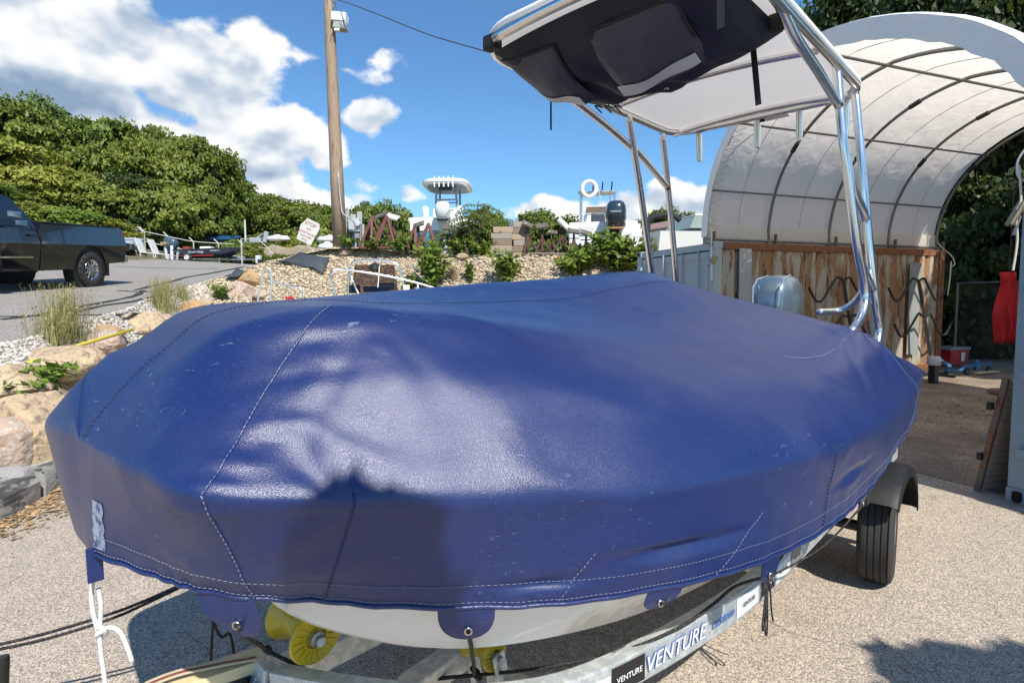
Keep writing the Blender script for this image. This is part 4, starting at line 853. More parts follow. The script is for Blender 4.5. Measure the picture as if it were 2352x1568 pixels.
for (a0, a1) in ((.02, .31), (.47, .86)):
    vv = []; NI, NJ = 10, 14
    for i in range(NI + 1):
        for j in range(NJ + 1):
            fb, fa = i / NI, j / NJ; edge = min(1, 6 * min(fb, 1 - fb, fa, 1 - fa)); w = .012 * math.sin(fa * 9 + fb * 7); vv.append(bagpt(a0 + (a1 - a0) * fa, .05 + .40 * fb, .30 + .065 * edge ** .5 + w * edge))
    pk = MB().add(vv, [(i * (NJ + 1) + j, i * (NJ + 1) + j + 1, (i + 1) * (NJ + 1) + j + 1, (i + 1) * (NJ + 1) + j) for i in range(NI) for j in range(NJ)]).build('pocket', M_POCK, bag, smooth=True)
    vv = []
    for j in range(15):
        fa = .06 + .9 * j / 14
        for fb in (.62, .80): vv.append(bagpt(a0 + (a1 - a0) * fa, .05 + .40 * fb, .373 + .012 * math.sin(fa * 9 + fb * 7)))
    MB().add(vv, [(2 * j, 2 * j + 1, 2 * j + 3, 2 * j + 2) for j in range(14)]).build('reflective_strip', M_REFL, pk, smooth=True)
    MB().tube([bagpt(a0 + (a1 - a0) * f, .045, .31) for f in np.linspace(0, 1, 12)] + [bagpt(a1, .05 + .2 * f, .32) for f in (.3, .6, 1)], .008, 6).build('zip', MATS['rubber_black'], pk)
for a, b in ((.45, .50), (.58, .66), (.80, .42), (.28, .80)):
    c = bagpt(a, b, .30); MB().tube([c + (BU * math.cos(q) + BN * math.sin(q)) * .012 for q in np.linspace(0, 6.28, 13)[:-1]], .004, 6, closed=True).build('grommet', mat('grommet_white', (.6, .6, .56), .4), bag, smooth=True)
for (p0, p1, w) in (((2.15, .70, 3.0), (2.12, .72, 2.72), .03), ((3.0, .52, 2.98), (3.02, .55, 2.66), .032)):
    MB().beam(bw(*p0), bw(*p1), w, .004, up=BU).build('strap', MATS['rubber_black'], bag)
sp_ = bagpt(.05, .45, .27); MB().beam(sp_ + Z * .05, sp_ - Z * .24, .012, .004, up=BU).build('strap', MATS['rubber_black'], bag)
for k, (t, s) in enumerate(((2.02, -.55), (2.9, .69))): MB().box(bw(t, s, canz(t, s) - .045), (.07, .09, .075), RB3).build('buckle', MATS['rubber_black'], bag, bevel=.01)
for i in range(3):
    c = bw(3.1 + i * .05, -.6 + .05 * i, 2.98); MB().tube(catmull([c, c + BU * .03 - Z * .03, c + BU * .02 - Z * .05 + BN * .03, c - BU * .02 - Z * .04, c + BU * .06 - Z * .07], 5), .005, 6).build('cord', MATS['rubber_black'], bag)
# ---------------------------------------------------------------- trailer
M_GZ = mat('galvanised', (.50, .54, .54), .46, .5, var=.22, scale=14, col2=(.66, .69, .68), c2w=(.47, .56), c2scale=26); M_BLKSTEEL = mat('black_steel', (.02, .02, .02), .45, var=.3, scale=20)
M_TYRE = mat('tyre_rubber', (.035, .033, .03), .85, var=.3, scale=20)
trl = thing('boat_trailer', 'galvanised boat trailer under the covered boat', 'trailer', B0)
railN = [(.40, .12, .47), (.52, .36, .48), (.70, .62, .485), (.926, .80, .49), (1.242, .885, .485), (1.713, .955, .48), (2.068, .975, .48), (2.6, .98, .485), (3.3, .98, .49), (4.7, .98, .49)]
railP = catmull(railN, 5)
for sg in (1, -1): MB().sweep([bw(p.x, p.y * sg, p.z - .05) for p in railP if sg > 0 or p.x > 1.2], .055, .105).build('frame_rail', M_GZ, trl, bevel=.006)
MB().beam(bw(-2.2, 0, .36), bw(2.2, 0, .36), .08, .09).build('tongue', M_GZ, trl, bevel=.006)
for t, s in ((2.3, .93), (3.0, .95), (4.4, .95)): MB().beam(bw(t, -s, .37), bw(t, s, .37), .07, .08).build('cross_member', M_GZ, trl, bevel=.006)
M_YEL = mat('yellow_poly', (.56, .42, .015), .3, var=.2, scale=9, coat=.3, trans=.12)
def roller(c, ax, r, w, parent):
    ax = V(ax).normalized(); b = MB(); b.lathe([(r * .25, -w / 2), (r * .95, -w / 2), (r, -w / 2 + .008), (r * .9, -w / 2 + .02), (r * .62, -w / 2 + .045), (r * .55, 0), (r * .62, w / 2 - .045), (r * .9, w / 2 - .02), (r, w / 2 - .008), (r * .95, w / 2), (r * .4, w / 2 - .004), (r * .38, w / 2 - .015), (r * .25, w / 2 - .015)], 32, c, ax)
    x = ax.orthogonal().normalized(); y = ax.cross(x)
    rl = b.build('roller', M_YEL, parent, smooth='auto')
    for k in range(18):
        a = k * math.pi / 9; d = x * math.cos(a) + y * math.sin(a); MB().beam(c + ax * (w / 2 + .0005) + d * r * .48, c + ax * (w / 2 + .0005) + d * r * .88, .003, .004, up=ax).build('rib', M_YEL, rl)
    MB().tube([c - ax * (w / 2 + .03), c + ax * (w / 2 + .03)], r * .17, 10).build('axle_bolt', M_GZ, rl, smooth='auto'); MB().lathe([(r * .3, 0), (r * .3, .006), (r * .2, .01), (r * .2, .022)], 8, c + ax * (w / 2 + .004), ax).build('nut', M_GALV, rl)
    return rl
roller(atz(660, 1450, .565) + BU * .05, BN + V((0, 0, -.06)), .084, .18, trl)
r2 = atz(1108, 1488, .47); roller(r2, BN, .05, .12, trl)
for e in (-.07, .07): MB().beam(r2 + BN * e + Z * .01, r2 + BN * e - Z * .16 + BU * .04, .05, .008, up=BN).build('roller_bracket', M_GZ, trl, bevel=.002)
MB().beam(atz(1060, 1500, .42), atz(930, 1590, .38), .075, .075).build('cross_member', M_GZ, trl, bevel=.006)
MB().beam(atz(1130, 1545, .36), atz(1230, 1600, .36), .06, .06).build('cross_member', M_GZ, trl, bevel=.006)
bb = atz(612, 1520, .47); MB().beam(bb, bb - Z * .22 - BU * .05, .05, .09, up=BN).build('winch_post', M_GZ, trl, bevel=.008); MB().beam(bb - Z * .02 + BU * .02, bb - Z * .2 - BU * .12, .07, .012, up=BN).build('post_plate', M_GZ, trl, bevel=.004)
# wheels, fender, axle
def wheel(c, ax, R, w, parent, name='wheel', rimm=None, tread=4, lug=5, spokes=0):
    ax = V(ax).normalized(); x = V((0, 0, 1)); y = ax.cross(x); b = MB()
    prof = [(R * .56, -w * .42), (R * .60, -w * .47), (R * .82, -w * .52), (R * .95, -w * .46), (R * .985, -w * .40)]
    for k in range(tread): 
        a = -w * .36 + k * (w * .72 / tread); e = w * .72 / tread; prof += [(R, a), (R, a + e * .72), (R * .975, a + e * .78), (R * .975, a + e * .95)]
    prof += [(R, w * .37), (R * .985, w * .40), (R * .95, w * .46), (R * .82, w * .52), (R * .60, w * .47), (R * .56, w * .42)]
    b.lathe(prof, 48, c, ax, caps=False); wh = b.build(name if name == 'wheel' else name, M_TYRE, parent, smooth='auto')
    rm = MB(); rm.lathe([(R * .57, -w * .40), (R * .60, w * .40), (R * .58, w * .47), (R * .54, w * .43), (R * .48, w * .25), (R * .30, w * .30), (R * .15, w * .36), (R * .10, w * .42), (.004, w * .42)], 32, c, ax, caps=False)
    rim = rm.build('rim', rimm or M_SS, wh, smooth='auto')
    for k in range(lug):
        a = 2 * math.pi * k / lug; d = x * math.cos(a) + y * math.sin(a); MB().lathe([(.008, 0), (.008, .012)], 6, c + ax * w * .33 + d * R * .2, ax).build('wheel_nut', M_GALV, rim)
        d2 = x * math.cos(a + .6) + y * math.sin(a + .6); MB().lathe([(R * .075, 0), (R * .075, .003)], 10, c + ax * (w * .27) + d2 * R * .40, ax).build('rim_hole', MATS['black_hole'], rim)
    if spokes:
        for k in range(spokes):
            a = 2 * math.pi * k / spokes; d = x * math.cos(a) + y * math.sin(a); MB().beam(c + ax * w * .40 + d * R * .12, c + ax * w * .44 + d * R * .56, R * .12, .02, up=ax).build('spoke', rimm, rim, bevel=.006)
    return wh
wc = bw(3.38, 1.135, .30)
BX = (BN + BU * .13).normalized(); BY = Z.cross(BX)
wheel(wc, BX, .30, .165, trl, rimm=mat('rim_white', (.7, .7, .68), .35, .2)); wheel(bw(3.30, -1.13, .305), -BN, .305, .185, trl, rimm=MATS['rim_white'])
MB().tube([bw(3.30, -1.1, .30), bw(3.30, 1.1, .30)], .03, 10).build('axle', M_BLKSTEEL, trl)
for sg in (1, -1):
    MB().beam(bw(2.9, .96 * sg, .36), bw(3.75, .96 * sg, .36), .05, .03).build('leaf_spring', M_BLKSTEEL, trl)
    rings = []; M_FEND = mat('fender_plastic', (.014, .015, .015), .5, spec=.3, var=.15, scale=20)
    for k in range(25):
        a = math.radians(142 - 136 * k / 24); rr = .362; x_, z_ = rr * 1.1 * math.cos(a), .30 + rr * math.sin(a) * 1.02
        up_ = V((0, 0, 1)) * math.sin(a) + BU * math.cos(a); c = bw(3.36 + x_, 1.14 * sg, z_)
        rings.append([c - BN * sg * .13, c + BN * sg * .10, c + BN * sg * .13 - up_ * .015, c + BN * sg * .135 - up_ * .06, c + BN * sg * .128 - up_ * .06, c + BN * sg * .12 - up_ * .02, c + BN * sg * .095 - up_ * .008, c - BN * sg * .13 - up_ * .008])
    fd = MB().loft(rings).build('fender', M_FEND, trl, smooth='auto')
    MB().box(bw(2.93, 1.06 * sg, .60), (.06, .22, .1), RB3).build('fender_bracket', M_BLKSTEEL, fd, bevel=.006)
    for e in (1.0, 1.12): MB().lathe([(.012, 0), (.012, .006)], 8, bw(2.895, e * sg, .61), -BU).build('bolt', mat('bolt_zinc', (.7, .7, .68), .3, .9), fd)
# stickers on the near rail
def railpt(t, z):
    tt = [p.x for p in railP]; s = float(np.interp(t, tt, [p.y for p in railP])); zz = float(np.interp(t, tt, [p.z for p in railP])); s2 = float(np.interp(t + .02, tt, [p.y for p in railP]))
    tan = (BU * .02 + BN * (s2 - s)).normalized(); out = (BN - tan * BN.dot(tan)).normalized(); return bw(t, s, zz - .05 + z) + out * .0285, tan, out
def rail_sticker(t0, t1, h, m, txt, mt, size, z=0.0, name='sticker', shear=0.0, bold=0.0):
    pts = [railpt(t, z) for t in np.linspace(t0, t1, 8)]; o = None
    if m:
        vs_ = []
        for p, tan, out in pts: vs_ += [p + out * .0012 - Z * h / 2, p + out * .0012 + Z * h / 2]
        o = MB().add(vs_, [(2 * i, 2 * i + 1, 2 * i + 3, 2 * i + 2) for i in range(7)]).build(name, m, trl, fixn=False)
    if txt:
        p, tan, out = railpt((t0 + t1) / 2, z); q = text(txt, size, mt, p, tan, Z, o or trl, shear=shear, bold=bold, lift=.0045)
        return q
M_STB = mat('sticker_black', (.012, .012, .014), .35); M_STW = mat('sticker_white', (.68, .7, .72), .4); M_TW = mat('letter_white', (.78, .78, .78), .5, col2=(.5, .53, .53), c2w=(.58, .64), c2scale=60); M_TB = mat('letter_blue', (.03, .12, .42), .5); M_TK = mat('letter_black', (.03, .03, .035), .5)
rail_sticker(1.085, 1.225, .085, M_STB, 'VENTURE', M_TW, .026)
rail_sticker(.93, 1.08, .05, M_STW, None, None, .02)
for dx, m_, b_, l_ in ((0, M_TB, .0022, .0), (0, M_TW, .0, .0014)):
    p, tan, out = railpt(1.375, .002); text('VENTURE', .074, m_, p + out * l_, tan, Z, trl, shear=.25, bold=b_, lift=.003)
p, tan, out = railpt(1.65, .004); text('custom', .05, M_TB, p, tan, Z, trl, shear=.45, lift=.003)
rail_sticker(1.75, 1.93, .075, M_STW, 'VENTURE', M_TK, .024, shear=.1); rail_sticker(1.97, 2.10, .075, M_STB, 'VENTURE', M_TW, .022); rail_sticker(2.115, 2.27, .075, M_STW, 'VENTURE', M_TK, .022); rail_sticker(2.30, 2.43, .075, mat('sticker_grey', (.2, .2, .2), .4), 'VENTURE', M_TK, .02)
# ---------------------------------------------------------------- cords and ropes
M_BLKROPE = mat('black_bungee', (.012, .012, .013), .8, var=.3, scale=80, col2=(.10, .10, .1), c2w=(.55, .6), c2scale=160); M_WROPE = mat('white_braid', (.68, .68, .66), .8, var=.2, scale=120)
P0 = atz(213, 1330, .86)
wt = thing('bow_rope', 'white braided rope knotted and hanging from the bow of the cover', 'rope', P0)
W_ = lambda px, py, dz=0: aty(px, py, P0.y + dz)
for pts in ([(213, 1325), (210, 1370), (215, 1410), (227, 1455)], [(226, 1350), (232, 1390), (230, 1430), (230, 1455)], [(228, 1452), (232, 1500), (238, 1540), (243, 1585)], [(232, 1452), (250, 1440), (275, 1450), (292, 1485), (303, 1518)]):
    MB().tube(catmull([W_(*q, -.006) for q in pts], 6), .0058, 8).build('strand', M_WROPE, wt, smooth=True)
MB().tube(catmull([W_(222, 1446), W_(232, 1440, -.012), W_(242, 1450, -.004), W_(234, 1462, .008), W_(222, 1458, -.01), W_(236, 1448, -.012)], 5), .0065, 8).build('knot', M_WROPE, wt, smooth=True)
def tie(label, pts, r=.006, m=M_BLKROPE, name='bungee_cord', k=6): return wire(name, label, 'cord', pts, r, m, 8, k)
F1, F2, F3, F4, F5 = FLAPS
kn = atz(610, 1492, .50)
cd_ = thing('bungee_cord', 'black flecked bungee cord looped from the first cover flap round the winch post', 'cord', F1)
for o_ in (V((0, 0, 0)), BN * .012 + Z * .004):
    MB().tube(catmull([F1 + o_, F1.lerp(kn, .3) + o_ * 1.5 - Z * .012, F1.lerp(kn, .7) + o_, kn], 6), .0062, 8).build('strand', M_BLKROPE, cd_, smooth=True)
MB().tube(catmull([kn, kn + Z * .012 + BN * .012, kn - Z * .01 + BU * .012, kn + BU * .01], 5), .009, 8).build('knot', M_BLKROPE, cd_, smooth=True)
MB().tube(catmull([kn, atz(680, 1525, .46), atz(760, 1560, .44), atz(900, 1600, .42)], 6), .006, 8).build('strand', M_BLKROPE, cd_, smooth=True)
k2 = atz(1090, 1550, .40)
c2 = thing('bungee_cord', 'black bungee cord tied from the second cover flap along the trailer rail', 'cord', F2)
MB().tube(catmull([F2, F2.lerp(k2, .5) + BN * .004, k2], 6), .006, 8).build('strand', M_BLKROPE, c2, smooth=True)
MB().tube(catmull([k2 + Z * .01, k2 + BN * .015, k2 - Z * .012 + BU * .02, k2 - BN * .01 + Z * .02, k2 + BU * .015], 5), .010, 8).build('knot', M_BLKROPE, c2, smooth=True)
MB().tube(catmull([k2, atz(1250, 1532, .45), atz(1430, 1494, .48), atz(1560, 1440, .5), atz(1640, 1385, .53), atz(1690, 1345, .60), F4], 6), .0055, 8).build('strand', M_BLKROPE, c2, smooth=True)
MB().tube(catmull([k2, atz(980, 1562, .40), atz(850, 1600, .40)], 6), .006, 8).build('strand', M_BLKROPE, c2, smooth=True)
tie('flecked bungee loop threaded through the third cover flap', [F3, F3 + BU * .03 - Z * .0 + BN * .004, F3 + BU * .06 + Z * .02 + BN * .006, gp(4.85 * NS + 7, JH, .004)], .005)
kr, _, ko = railpt(1.96, .045)
c3 = thing('bungee_cord', 'black cord with looped ends knotted on the rail beside the wheel', 'cord', kr)
hangp = kr + ko * .012
MB().tube(catmull([F5, F5.lerp(kr, .5) - Z * .02 + ko * .03, hangp], 6), .004, 7).build('strand', M_BLKROPE, c3, smooth=True)
MB().tube(catmull([hangp + Z * .01, hangp + ko * .012, hangp - Z * .015 - BU * .01, hangp - ko * .002 + Z * .004, hangp + BU * .012], 5), .0075, 8).build('knot', M_BLKROPE, c3, smooth=True)
for pts in (((0, 0), (-.03, -.09), (-.045, -.17), (-.03, -.19), (-.015, -.15), (-.005, -.05), (0, 0)), ((0, 0), (-.02, -.12), (-.012, -.21), (.004, -.22), (.008, -.17), (.0, -.06), (0, 0)), ((.01, 0), (.035, -.07), (.05, -.14), (.075, -.2)), ((.01, 0), (.05, -.02), (.07, -.05))):
    MB().tube(catmull([hangp + BU * a_ + Z * b_ + ko * .012 for a_, b_ in pts], 5), .0036, 7).build('loop', M_BLKROPE, c3, smooth=True)
tie('thin black cord running from the stern of the cover past the fender', [gp(8.9 * NS, JH, .004), bw(2.9, 1.16, .72), bw(2.62, 1.1, .60), bw(2.3, 1.02, .52), hangp], .004)
tie('pair of black ropes stretched low across the pavement ahead of the bow', [atz(-60, 1492, .35), atz(100, 1455, .38), atz(250, 1410, .42), atz(330, 1380, .45), atz(420, 1340, .5)], .006, name='black_rope')
tie('lower black rope of the pair ahead of the bow', [atz(-60, 1502, .34), atz(100, 1468, .37), atz(250, 1422, .41), atz(330, 1388, .44), atz(420, 1345, .49)], .006, name='black_rope')
tie('thin black cord hanging in a loop behind the first cover flap', [atz(490, 1405, .62), atz(495, 1440, .55), atz(510, 1462, .5), atz(528, 1455, .5), atz(537, 1500, .4)], .0045)
tie('straight thin black cord hanging behind the first cover flap', [atz(490, 1405, .64), atz(487, 1460, .5), atz(484, 1520, .36)], .0045)
# timber on the tongue
tb = thing('timber_plank', 'raw yellow pine plank lying across the trailer tongue', 'plank', atz(600, 1500, .45))
p0, p1 = atz(612, 1507, .455), atz(345, 1592, .43); MB().beam(p0, p1, .085, .036).build('board', mat('raw_pine', (.62, .52, .30), .6, var=.18, scale=20, stretch=(6, 1.5, 6)), tb, bevel=.002)
MB().beam(p0 - Z * .03 + (p1 - p0) * .04, p1 - Z * .03, .06, .02).build('backing', M_BLKSTEEL, tb)
ln = thing('flat_webbing', 'striped tan and maroon strap curving over the pine plank', 'strap', atz(420, 1545, .45))
pts = catmull([atz(590, 1512, .475), atz(500, 1528, .48), atz(410, 1548, .475), atz(330, 1580, .46), atz(290, 1610, .44)], 6)
for w_, m_, o_ in ((.012, mat('strap_tan', (.5, .45, .3), .7), 0), (.012, mat('strap_maroon', (.22, .05, .04), .7), .013), (.008, MATS['strap_tan'], .023)):
    MB().sweep([p - BN * .02 + BN * o_ for p in pts], w_, .004).build('stripe', m_, ln)
MB().tube([atz(600, 1560, .42) + (BN * math.cos(q) + BU * math.sin(q)) * .05 for q in np.linspace(0, 6.28, 19)[:-1]], .014, 8, closed=True).build('winch_handle', M_BLKROPE, trl, smooth=True)
jk = thing('trailer_jack', 'black rounded jack head beside the black ropes', 'jack', atz(0, 1540, .3)); p = atz(2, 1508, .42); MB().tube(catmull([p, p - Z * .02, p - Z * .12 - V((.01, 0, 0)), p - Z * .4 - V((.03, 0, 0))], 4), [.018] + [.022] * 12, 14).build('grip', M_BLKSTEEL, jk, smooth='auto')
# ================================================================ THINGS UNDER THE TENT
M_BLK = mat('black_paint', (.014, .014, .014), .5, var=.2, scale=20)
def rack(px, label):
    p = side_pt(px, 845, .45); p.z = 0; t = thing('boat_rack', label, 'rack', p, 'black storage racks')
    lean = DP * .22; top = p + Z * 1.95 - DU * .25 + lean
    MB().beam(p, top, .05, .05).build('post', M_BLK, t)
    for f in (.08, .62, .985):
        c = p.lerp(top, f)
        for sg in (1, -1):
            k = .55 if f < .2 else 1.0; MB().tube(catmull([c + DU * sg * a * k + Z * b * k for a, b in ((0, .0), (.12, .04), (.2, .02), (.50, -.36), (.60, -.40), (.70, -.36), (.86, -.14))], 4), .022, 7).build('arm', M_BLK, t)
    MB().beam(p - DU * .4 + Z * .03, p + DU * .4 + Z * .03, .06, .05).build('foot', M_BLK, t); MB().beam(p - DP * .4 + Z * .03, p + DP * .3 + Z * .03, .06, .05).build('foot', M_BLK, t); return t
rack(2145, 'black two tier boat rack leaning by the end of the rusty container'); rack(1975, 'black boat rack half hidden behind the T-top legs')
def floor(px, py): return atz(px, py, .004)
# small utility trailer with boards
c = floor(2110, 880); c = c + DU * 0 ; ut = thing('utility_trailer', 'small low trailer loaded with boards beside the rusty container', 'trailer', c)
R_ = Matrix((DU, DP, Z)).transposed(); M_OLDRED = mat('old_red_paint', (.22, .07, .06), .7, var=.4, scale=14, col2=(.25, .25, .24), c2w=(.5, .6), c2scale=8); M_OLDW = mat('weathered_board', (.46, .42, .36), .85, var=.3, scale=14)
base = c - DU * .9 + DP * .6
MB().box(base + Z * .42, (1.9, .1, .14), R_).build('side_rail', M_OLDRED, ut); MB().box(base + DP * .9 + Z * .42, (1.9, .1, .14), R_).build('side_rail', M_OLDRED, ut)
for k in range(5): MB().box(base + DP * (.1 + k * .18) + Z * (.52 + .01 * (k % 2)), (1.8 + .1 * (k % 3), .15, .03), R_ @ Matrix.Rotation(.03 * (k - 2), 3, 'Z')).build('board', M_OLDW, ut)
for k, (a_, b_, h_) in enumerate(((-.5, .3, .12), (.1, .5, .09), (.45, .2, .15))): MB().box(base + DU * a_ + DP * b_ + Z * (.55 + h_ / 2), (.3, .16, h_), R_).build('timber_offcut', M_OLDW, ut, bevel=.006)
for e in (-.02, .92): wheel(base + DU * .1 + DP * e + Z * .22, DP * (1 if e > 0 else -1), .22, .12, ut, rimm=mat('rim_grey', (.3, .3, .3), .5, .4))
# jack post: grey head on a black leg
c = floor(2143, 880); jp = thing('trailer_jack', 'black jack post with pale grey head standing in front of the low trailer', 'jack', c)
MB().box(c + Z * .17, (.12, .12, .34), R_).build('leg', M_BLK, jp, bevel=.01); MB().lathe([(.1, 0), (.11, .02), (.11, .13), (.09, .16)], 18, c + Z * .34, Z).build('head', mat('cast_grey', (.5, .5, .49), .6, var=.2, scale=20), jp, smooth='auto')
for e in (-.03, .03): MB().lathe([(.012, 0), (.012, .004)], 8, c + Z * .39 - DP * .11 + DU * e, -DP).build('bolt_hole', MATS['black_hole'], jp)
# blue dolly
c = floor(2205, 862); bd = thing('trailer_dolly', 'blue painted steel dolly on the tent floor', 'dolly', c); M_DBLUE = mat('dolly_blue', (.03, .12, .26), .5, var=.25, scale=12)
MB().tube(catmull([c - DU * .35 + Z * .22, c - DU * .25 + Z * .1 + DP * .1, c + Z * .1, c + DU * .15 + Z * .2], 4), .035, 8).build('frame', M_DBLUE, bd, smooth=True)
MB().beam(c + DU * .1 + Z * .18, c + DU * .95 + Z * .2, .06, .06).build('drawbar', M_DBLUE, bd, bevel=.004); MB().beam(c + DU * .5 + Z * .08, c + DU * .5 + Z * .3, .08, .08).build('upright', M_DBLUE, bd, bevel=.004)
MB().beam(c - DU * .3 + Z * .2, c - DU * .1 + DP * .35 + Z * .3, .05, .05).build('frame', M_DBLUE, bd)
for e in (.2, .9): wheel(c + DU * e + Z * .07, -DP, .07, .05, bd, rimm=MATS['rim_grey'], tread=2)
MB().beam(c + DU * .3 - DP * .12 + Z * .05, c + DU * 1.0 - DP * .1 + Z * .05, .09, .03).build('wood_bar', MATS['raw_pine'], bd)
# red box
c = floor(2180, 842) + DP * .1; rbx = thing('tool_chest', 'red plastic storage chest with a white label behind the blue dolly', 'chest', c)
MB().box(c + Z * .22 + DU * .15, (.62, .42, .34), R_, taper=1.08).build('body', mat('red_plastic', (.42, .02, .02), .4, var=.15, scale=4), rbx, bevel=.02); MB().box(c + Z * .42 + DU * .15, (.70, .48, .06), R_).build('lid', mat('chest_grey', (.26, .27, .28), .5), rbx, bevel=.015)
MB().box(c + Z * .23 + DU * .25 - DP * .232, (.13, .004, .2), R_).build('label', mat('paper_white', (.7, .7, .66), .7, var=.1, scale=20, col2=(.3, .3, .3), c2w=(.58, .62), c2scale=30), rbx)
# perforated galvanised post
c = side_pt(2022, 810, .8); c.z = 0; pp = thing('sign_post', 'perforated galvanised square post beside the T-top leg', 'post', c); top = c + Z * 1.15 + DP * .25
MB().beam(c, top, .055, .055).build('post', M_GALV, pp)
for k in range(16): MB().lathe([(.009, 0), (.009, .002)], 8, c.lerp(top, .05 + k * .06) - DP * .0285, -DP).build('hole', MATS['black_hole'], pp)
# red cloth
rc = thing('red_cloth', 'red cloth hanging inside the tent by the blue grey container', 'cloth', CR + DU * 3.4); vv = []
cc = aty(2318, 625, 7.6); 
for i in range(13):
    for j in range(10): 
        f = i / 12; vv.append(cc + DU * ((j / 9 - .5) * (.30 + .14 * f) + .03 * math.sin(i * .7)) - Z * (.95 * f) + DP * .05 * math.sin(j * 1.7 + i * .2))
o = MB().add(vv, [(i * 10 + j, i * 10 + j + 1, i * 10 + 11 + j, i * 10 + 10 + j) for i in range(12) for j in range(9)]).build('fabric', mat('red_fabric', (.42, .008, .012), .8, var=.15, scale=6), rc, smooth=True); o.modifiers.new('s', 'SOLIDIFY').thickness = .006
MB().tube([cc + DU * .0 + Z * .02, cc + Z * 1.2], .006, 6).build('cord', M_BLK, rc)
# stool
c = aty(2318, 862, 6.1); c.z = 0; st = thing('work_stool', 'brown topped metal stool beside the blue grey container', 'stool', c)
MB().lathe([(.17, 0), (.18, .02), (.17, .05), (.1, .06)], 20, c + Z * .52, Z).build('seat', mat('brown_vinyl', (.16, .07, .05), .5, var=.2), st, smooth='auto')
for k in range(3):
    a_ = k * 2.09 + 3.3; d = V((math.cos(a_), math.sin(a_), 0)); MB().tube([c + d * .08 + Z * .53, c + d * .26], .014, 8).build('leg', M_GALV, st)
# slatted grille leaning on the container
c = CR + DU * .06 + DP * .07; gp_ = thing('slatted_panel', 'rusty framed slatted metal panel leaning against the blue grey container', 'panel', c); M_RST = rust_mat('panel_rust', (.16, .12, .1), (.2, .09, .05), .45, False); M_SLAT = mat('slat_beige', (.46, .36, .27), .8, var=.3, scale=12)
for e in (0, .62): MB().beam(c + DU * e + DP * .16, c + DU * e + Z * .95, .035, .04).build('frame', M_RST, gp_)
for k in range(17): 
    z = .04 + k * .054; MB().box(c + DU * .31 + DP * (.155 - .165 * z) + Z * z, (.58, .025, .047), R_).build('slat', M_SLAT, gp_)
for z in (.3, .72): MB().box(c - DU * .03 + DP * (.17 - .12 * z) + Z * z, (.05, .03, .06), R_).build('hinge', M_BLK, gp_)
# straps on the blue container corner
sb = thing('ratchet_strap', 'olive ratchet strap dangling at the top corner of the blue grey container', 'strap', CR + Z * 2.4); q = aty(2334, 490, 4.25)
MB().box(q, (.03, .06, .2), Matrix.Rotation(.5, 3, 'Y')).build('ratchet', MATS['zinc_dull'], sb, bevel=.006); MB().beam(q + V((.03, 0, -.02)), q + V((-.01, 0, -.16)), .02, .012).build('lever', M_GALV, sb); MB().tube(catmull([q + Z * .35, q + V((.03, 0, .1)), q, q + V((.02, 0, -.2)), q + V((.0, 0, -.42))], 4), .008, 6).build('webbing', M_ROPE, sb)
pts = []
for _ in range(900):
    a_, b_ = rnd.uniform(.3, 7), rnd.choice([rnd.gauss(2.2, .12), rnd.gauss(3.0, .25), rnd.uniform(.4, 5.4)]); p = CR + DU * a_ + DP * b_; pts.append((p.x, p.y, .012))
litter('leaf_litter', 'scattered yellow leaves on the dark tent floor', np.array(pts), M_DRY, .015, .04, 8)
sheet('shed_kerb', [(7.9, 9.2), (9.6, 9.9), (9.6, 10.05), (7.9, 9.35)], .05, M_YARD)
# chain link fence at the back of the tent
cf = thing('chain_link_fence', 'dark chain link fence behind the tent', 'fence', (11, 10.5, 0)); fa, fb = V((10.2, 13.0, 0)), V((12.2, 7.5, 0)); M_WIRE = mat('fence_wire', (.16, .17, .16), .5, .6)
for k in range(4): p = fa.lerp(fb, k / 3); MB().tube([p, p + Z * 1.9], .03, 8).build('post', M_WIRE, cf)
fd = (fb - fa); FL = fd.length; fd.normalize(); b = MB()
for k in range(-24, 74):
    for sg in (1, -1):
        x0 = k * .08; x1 = x0 + sg * 1.85
        if max(x0, x1) < 0 or min(x0, x1) > FL: continue
        t0, t1 = 0.0, 1.0
        for lim in (0, FL):
            pass
        xa, xb = min(max(x0, 0), FL), min(max(x1, 0), FL); za = abs(xa - x0); zb = abs(xb - x0)
        b.beam(fa + fd * xa + Z * za, fa + fd * xb + Z * zb, .004, .004)
b.build('mesh', M_WIRE, cf); MB().tube([fa + Z * 1.9, fb + Z * 1.9], .022, 8).build('top_rail', M_WIRE, cf)
# ================================================================ UTILITY POLE AND ITS NEIGHBOURS
M_POLE = mat('pole_wood', (.34, .25, .17), .85, var=.35, scale=5, bump=.01, bscale=10, stretch=(9, 9, .5), col2=(.13, .09, .06), c2w=(.54, .62), c2scale=3)
pb = aty(781, 566, 15.6); pb.z = gz(pb.x, pb.y); pt = aty(754, -20, 15.6); 
pole = thing('utility_pole', 'tall weathered wooden utility pole on top of the gravel bank', 'pole', pb)
ax_ = (pt - pb); MB().tube([pb + ax_ * f for f in (-.02, .3, .6, .9, 1.08)], [.19, .175, .155, .135, .125], 18).build('shaft', M_POLE, pole, smooth=True)
MB().tube(catmull([aty(776, 395, 15.42), aty(783, 470, 15.42), aty(789, 492, 15.4), aty(812, 508, 15.5), aty(815, 530, 15.55)], 4), .022, 8).build('conduit', mat('conduit_grey', (.4, .41, .42), .5, .3), pole, smooth=True)
lc = aty(781, 52, 15.5)
lb = thing('flood_light', 'white boxy flood light mounted near the top of the utility pole', 'light', lc); M_LAMPW = mat('lamp_white', (.76, .78, .76), .4); 
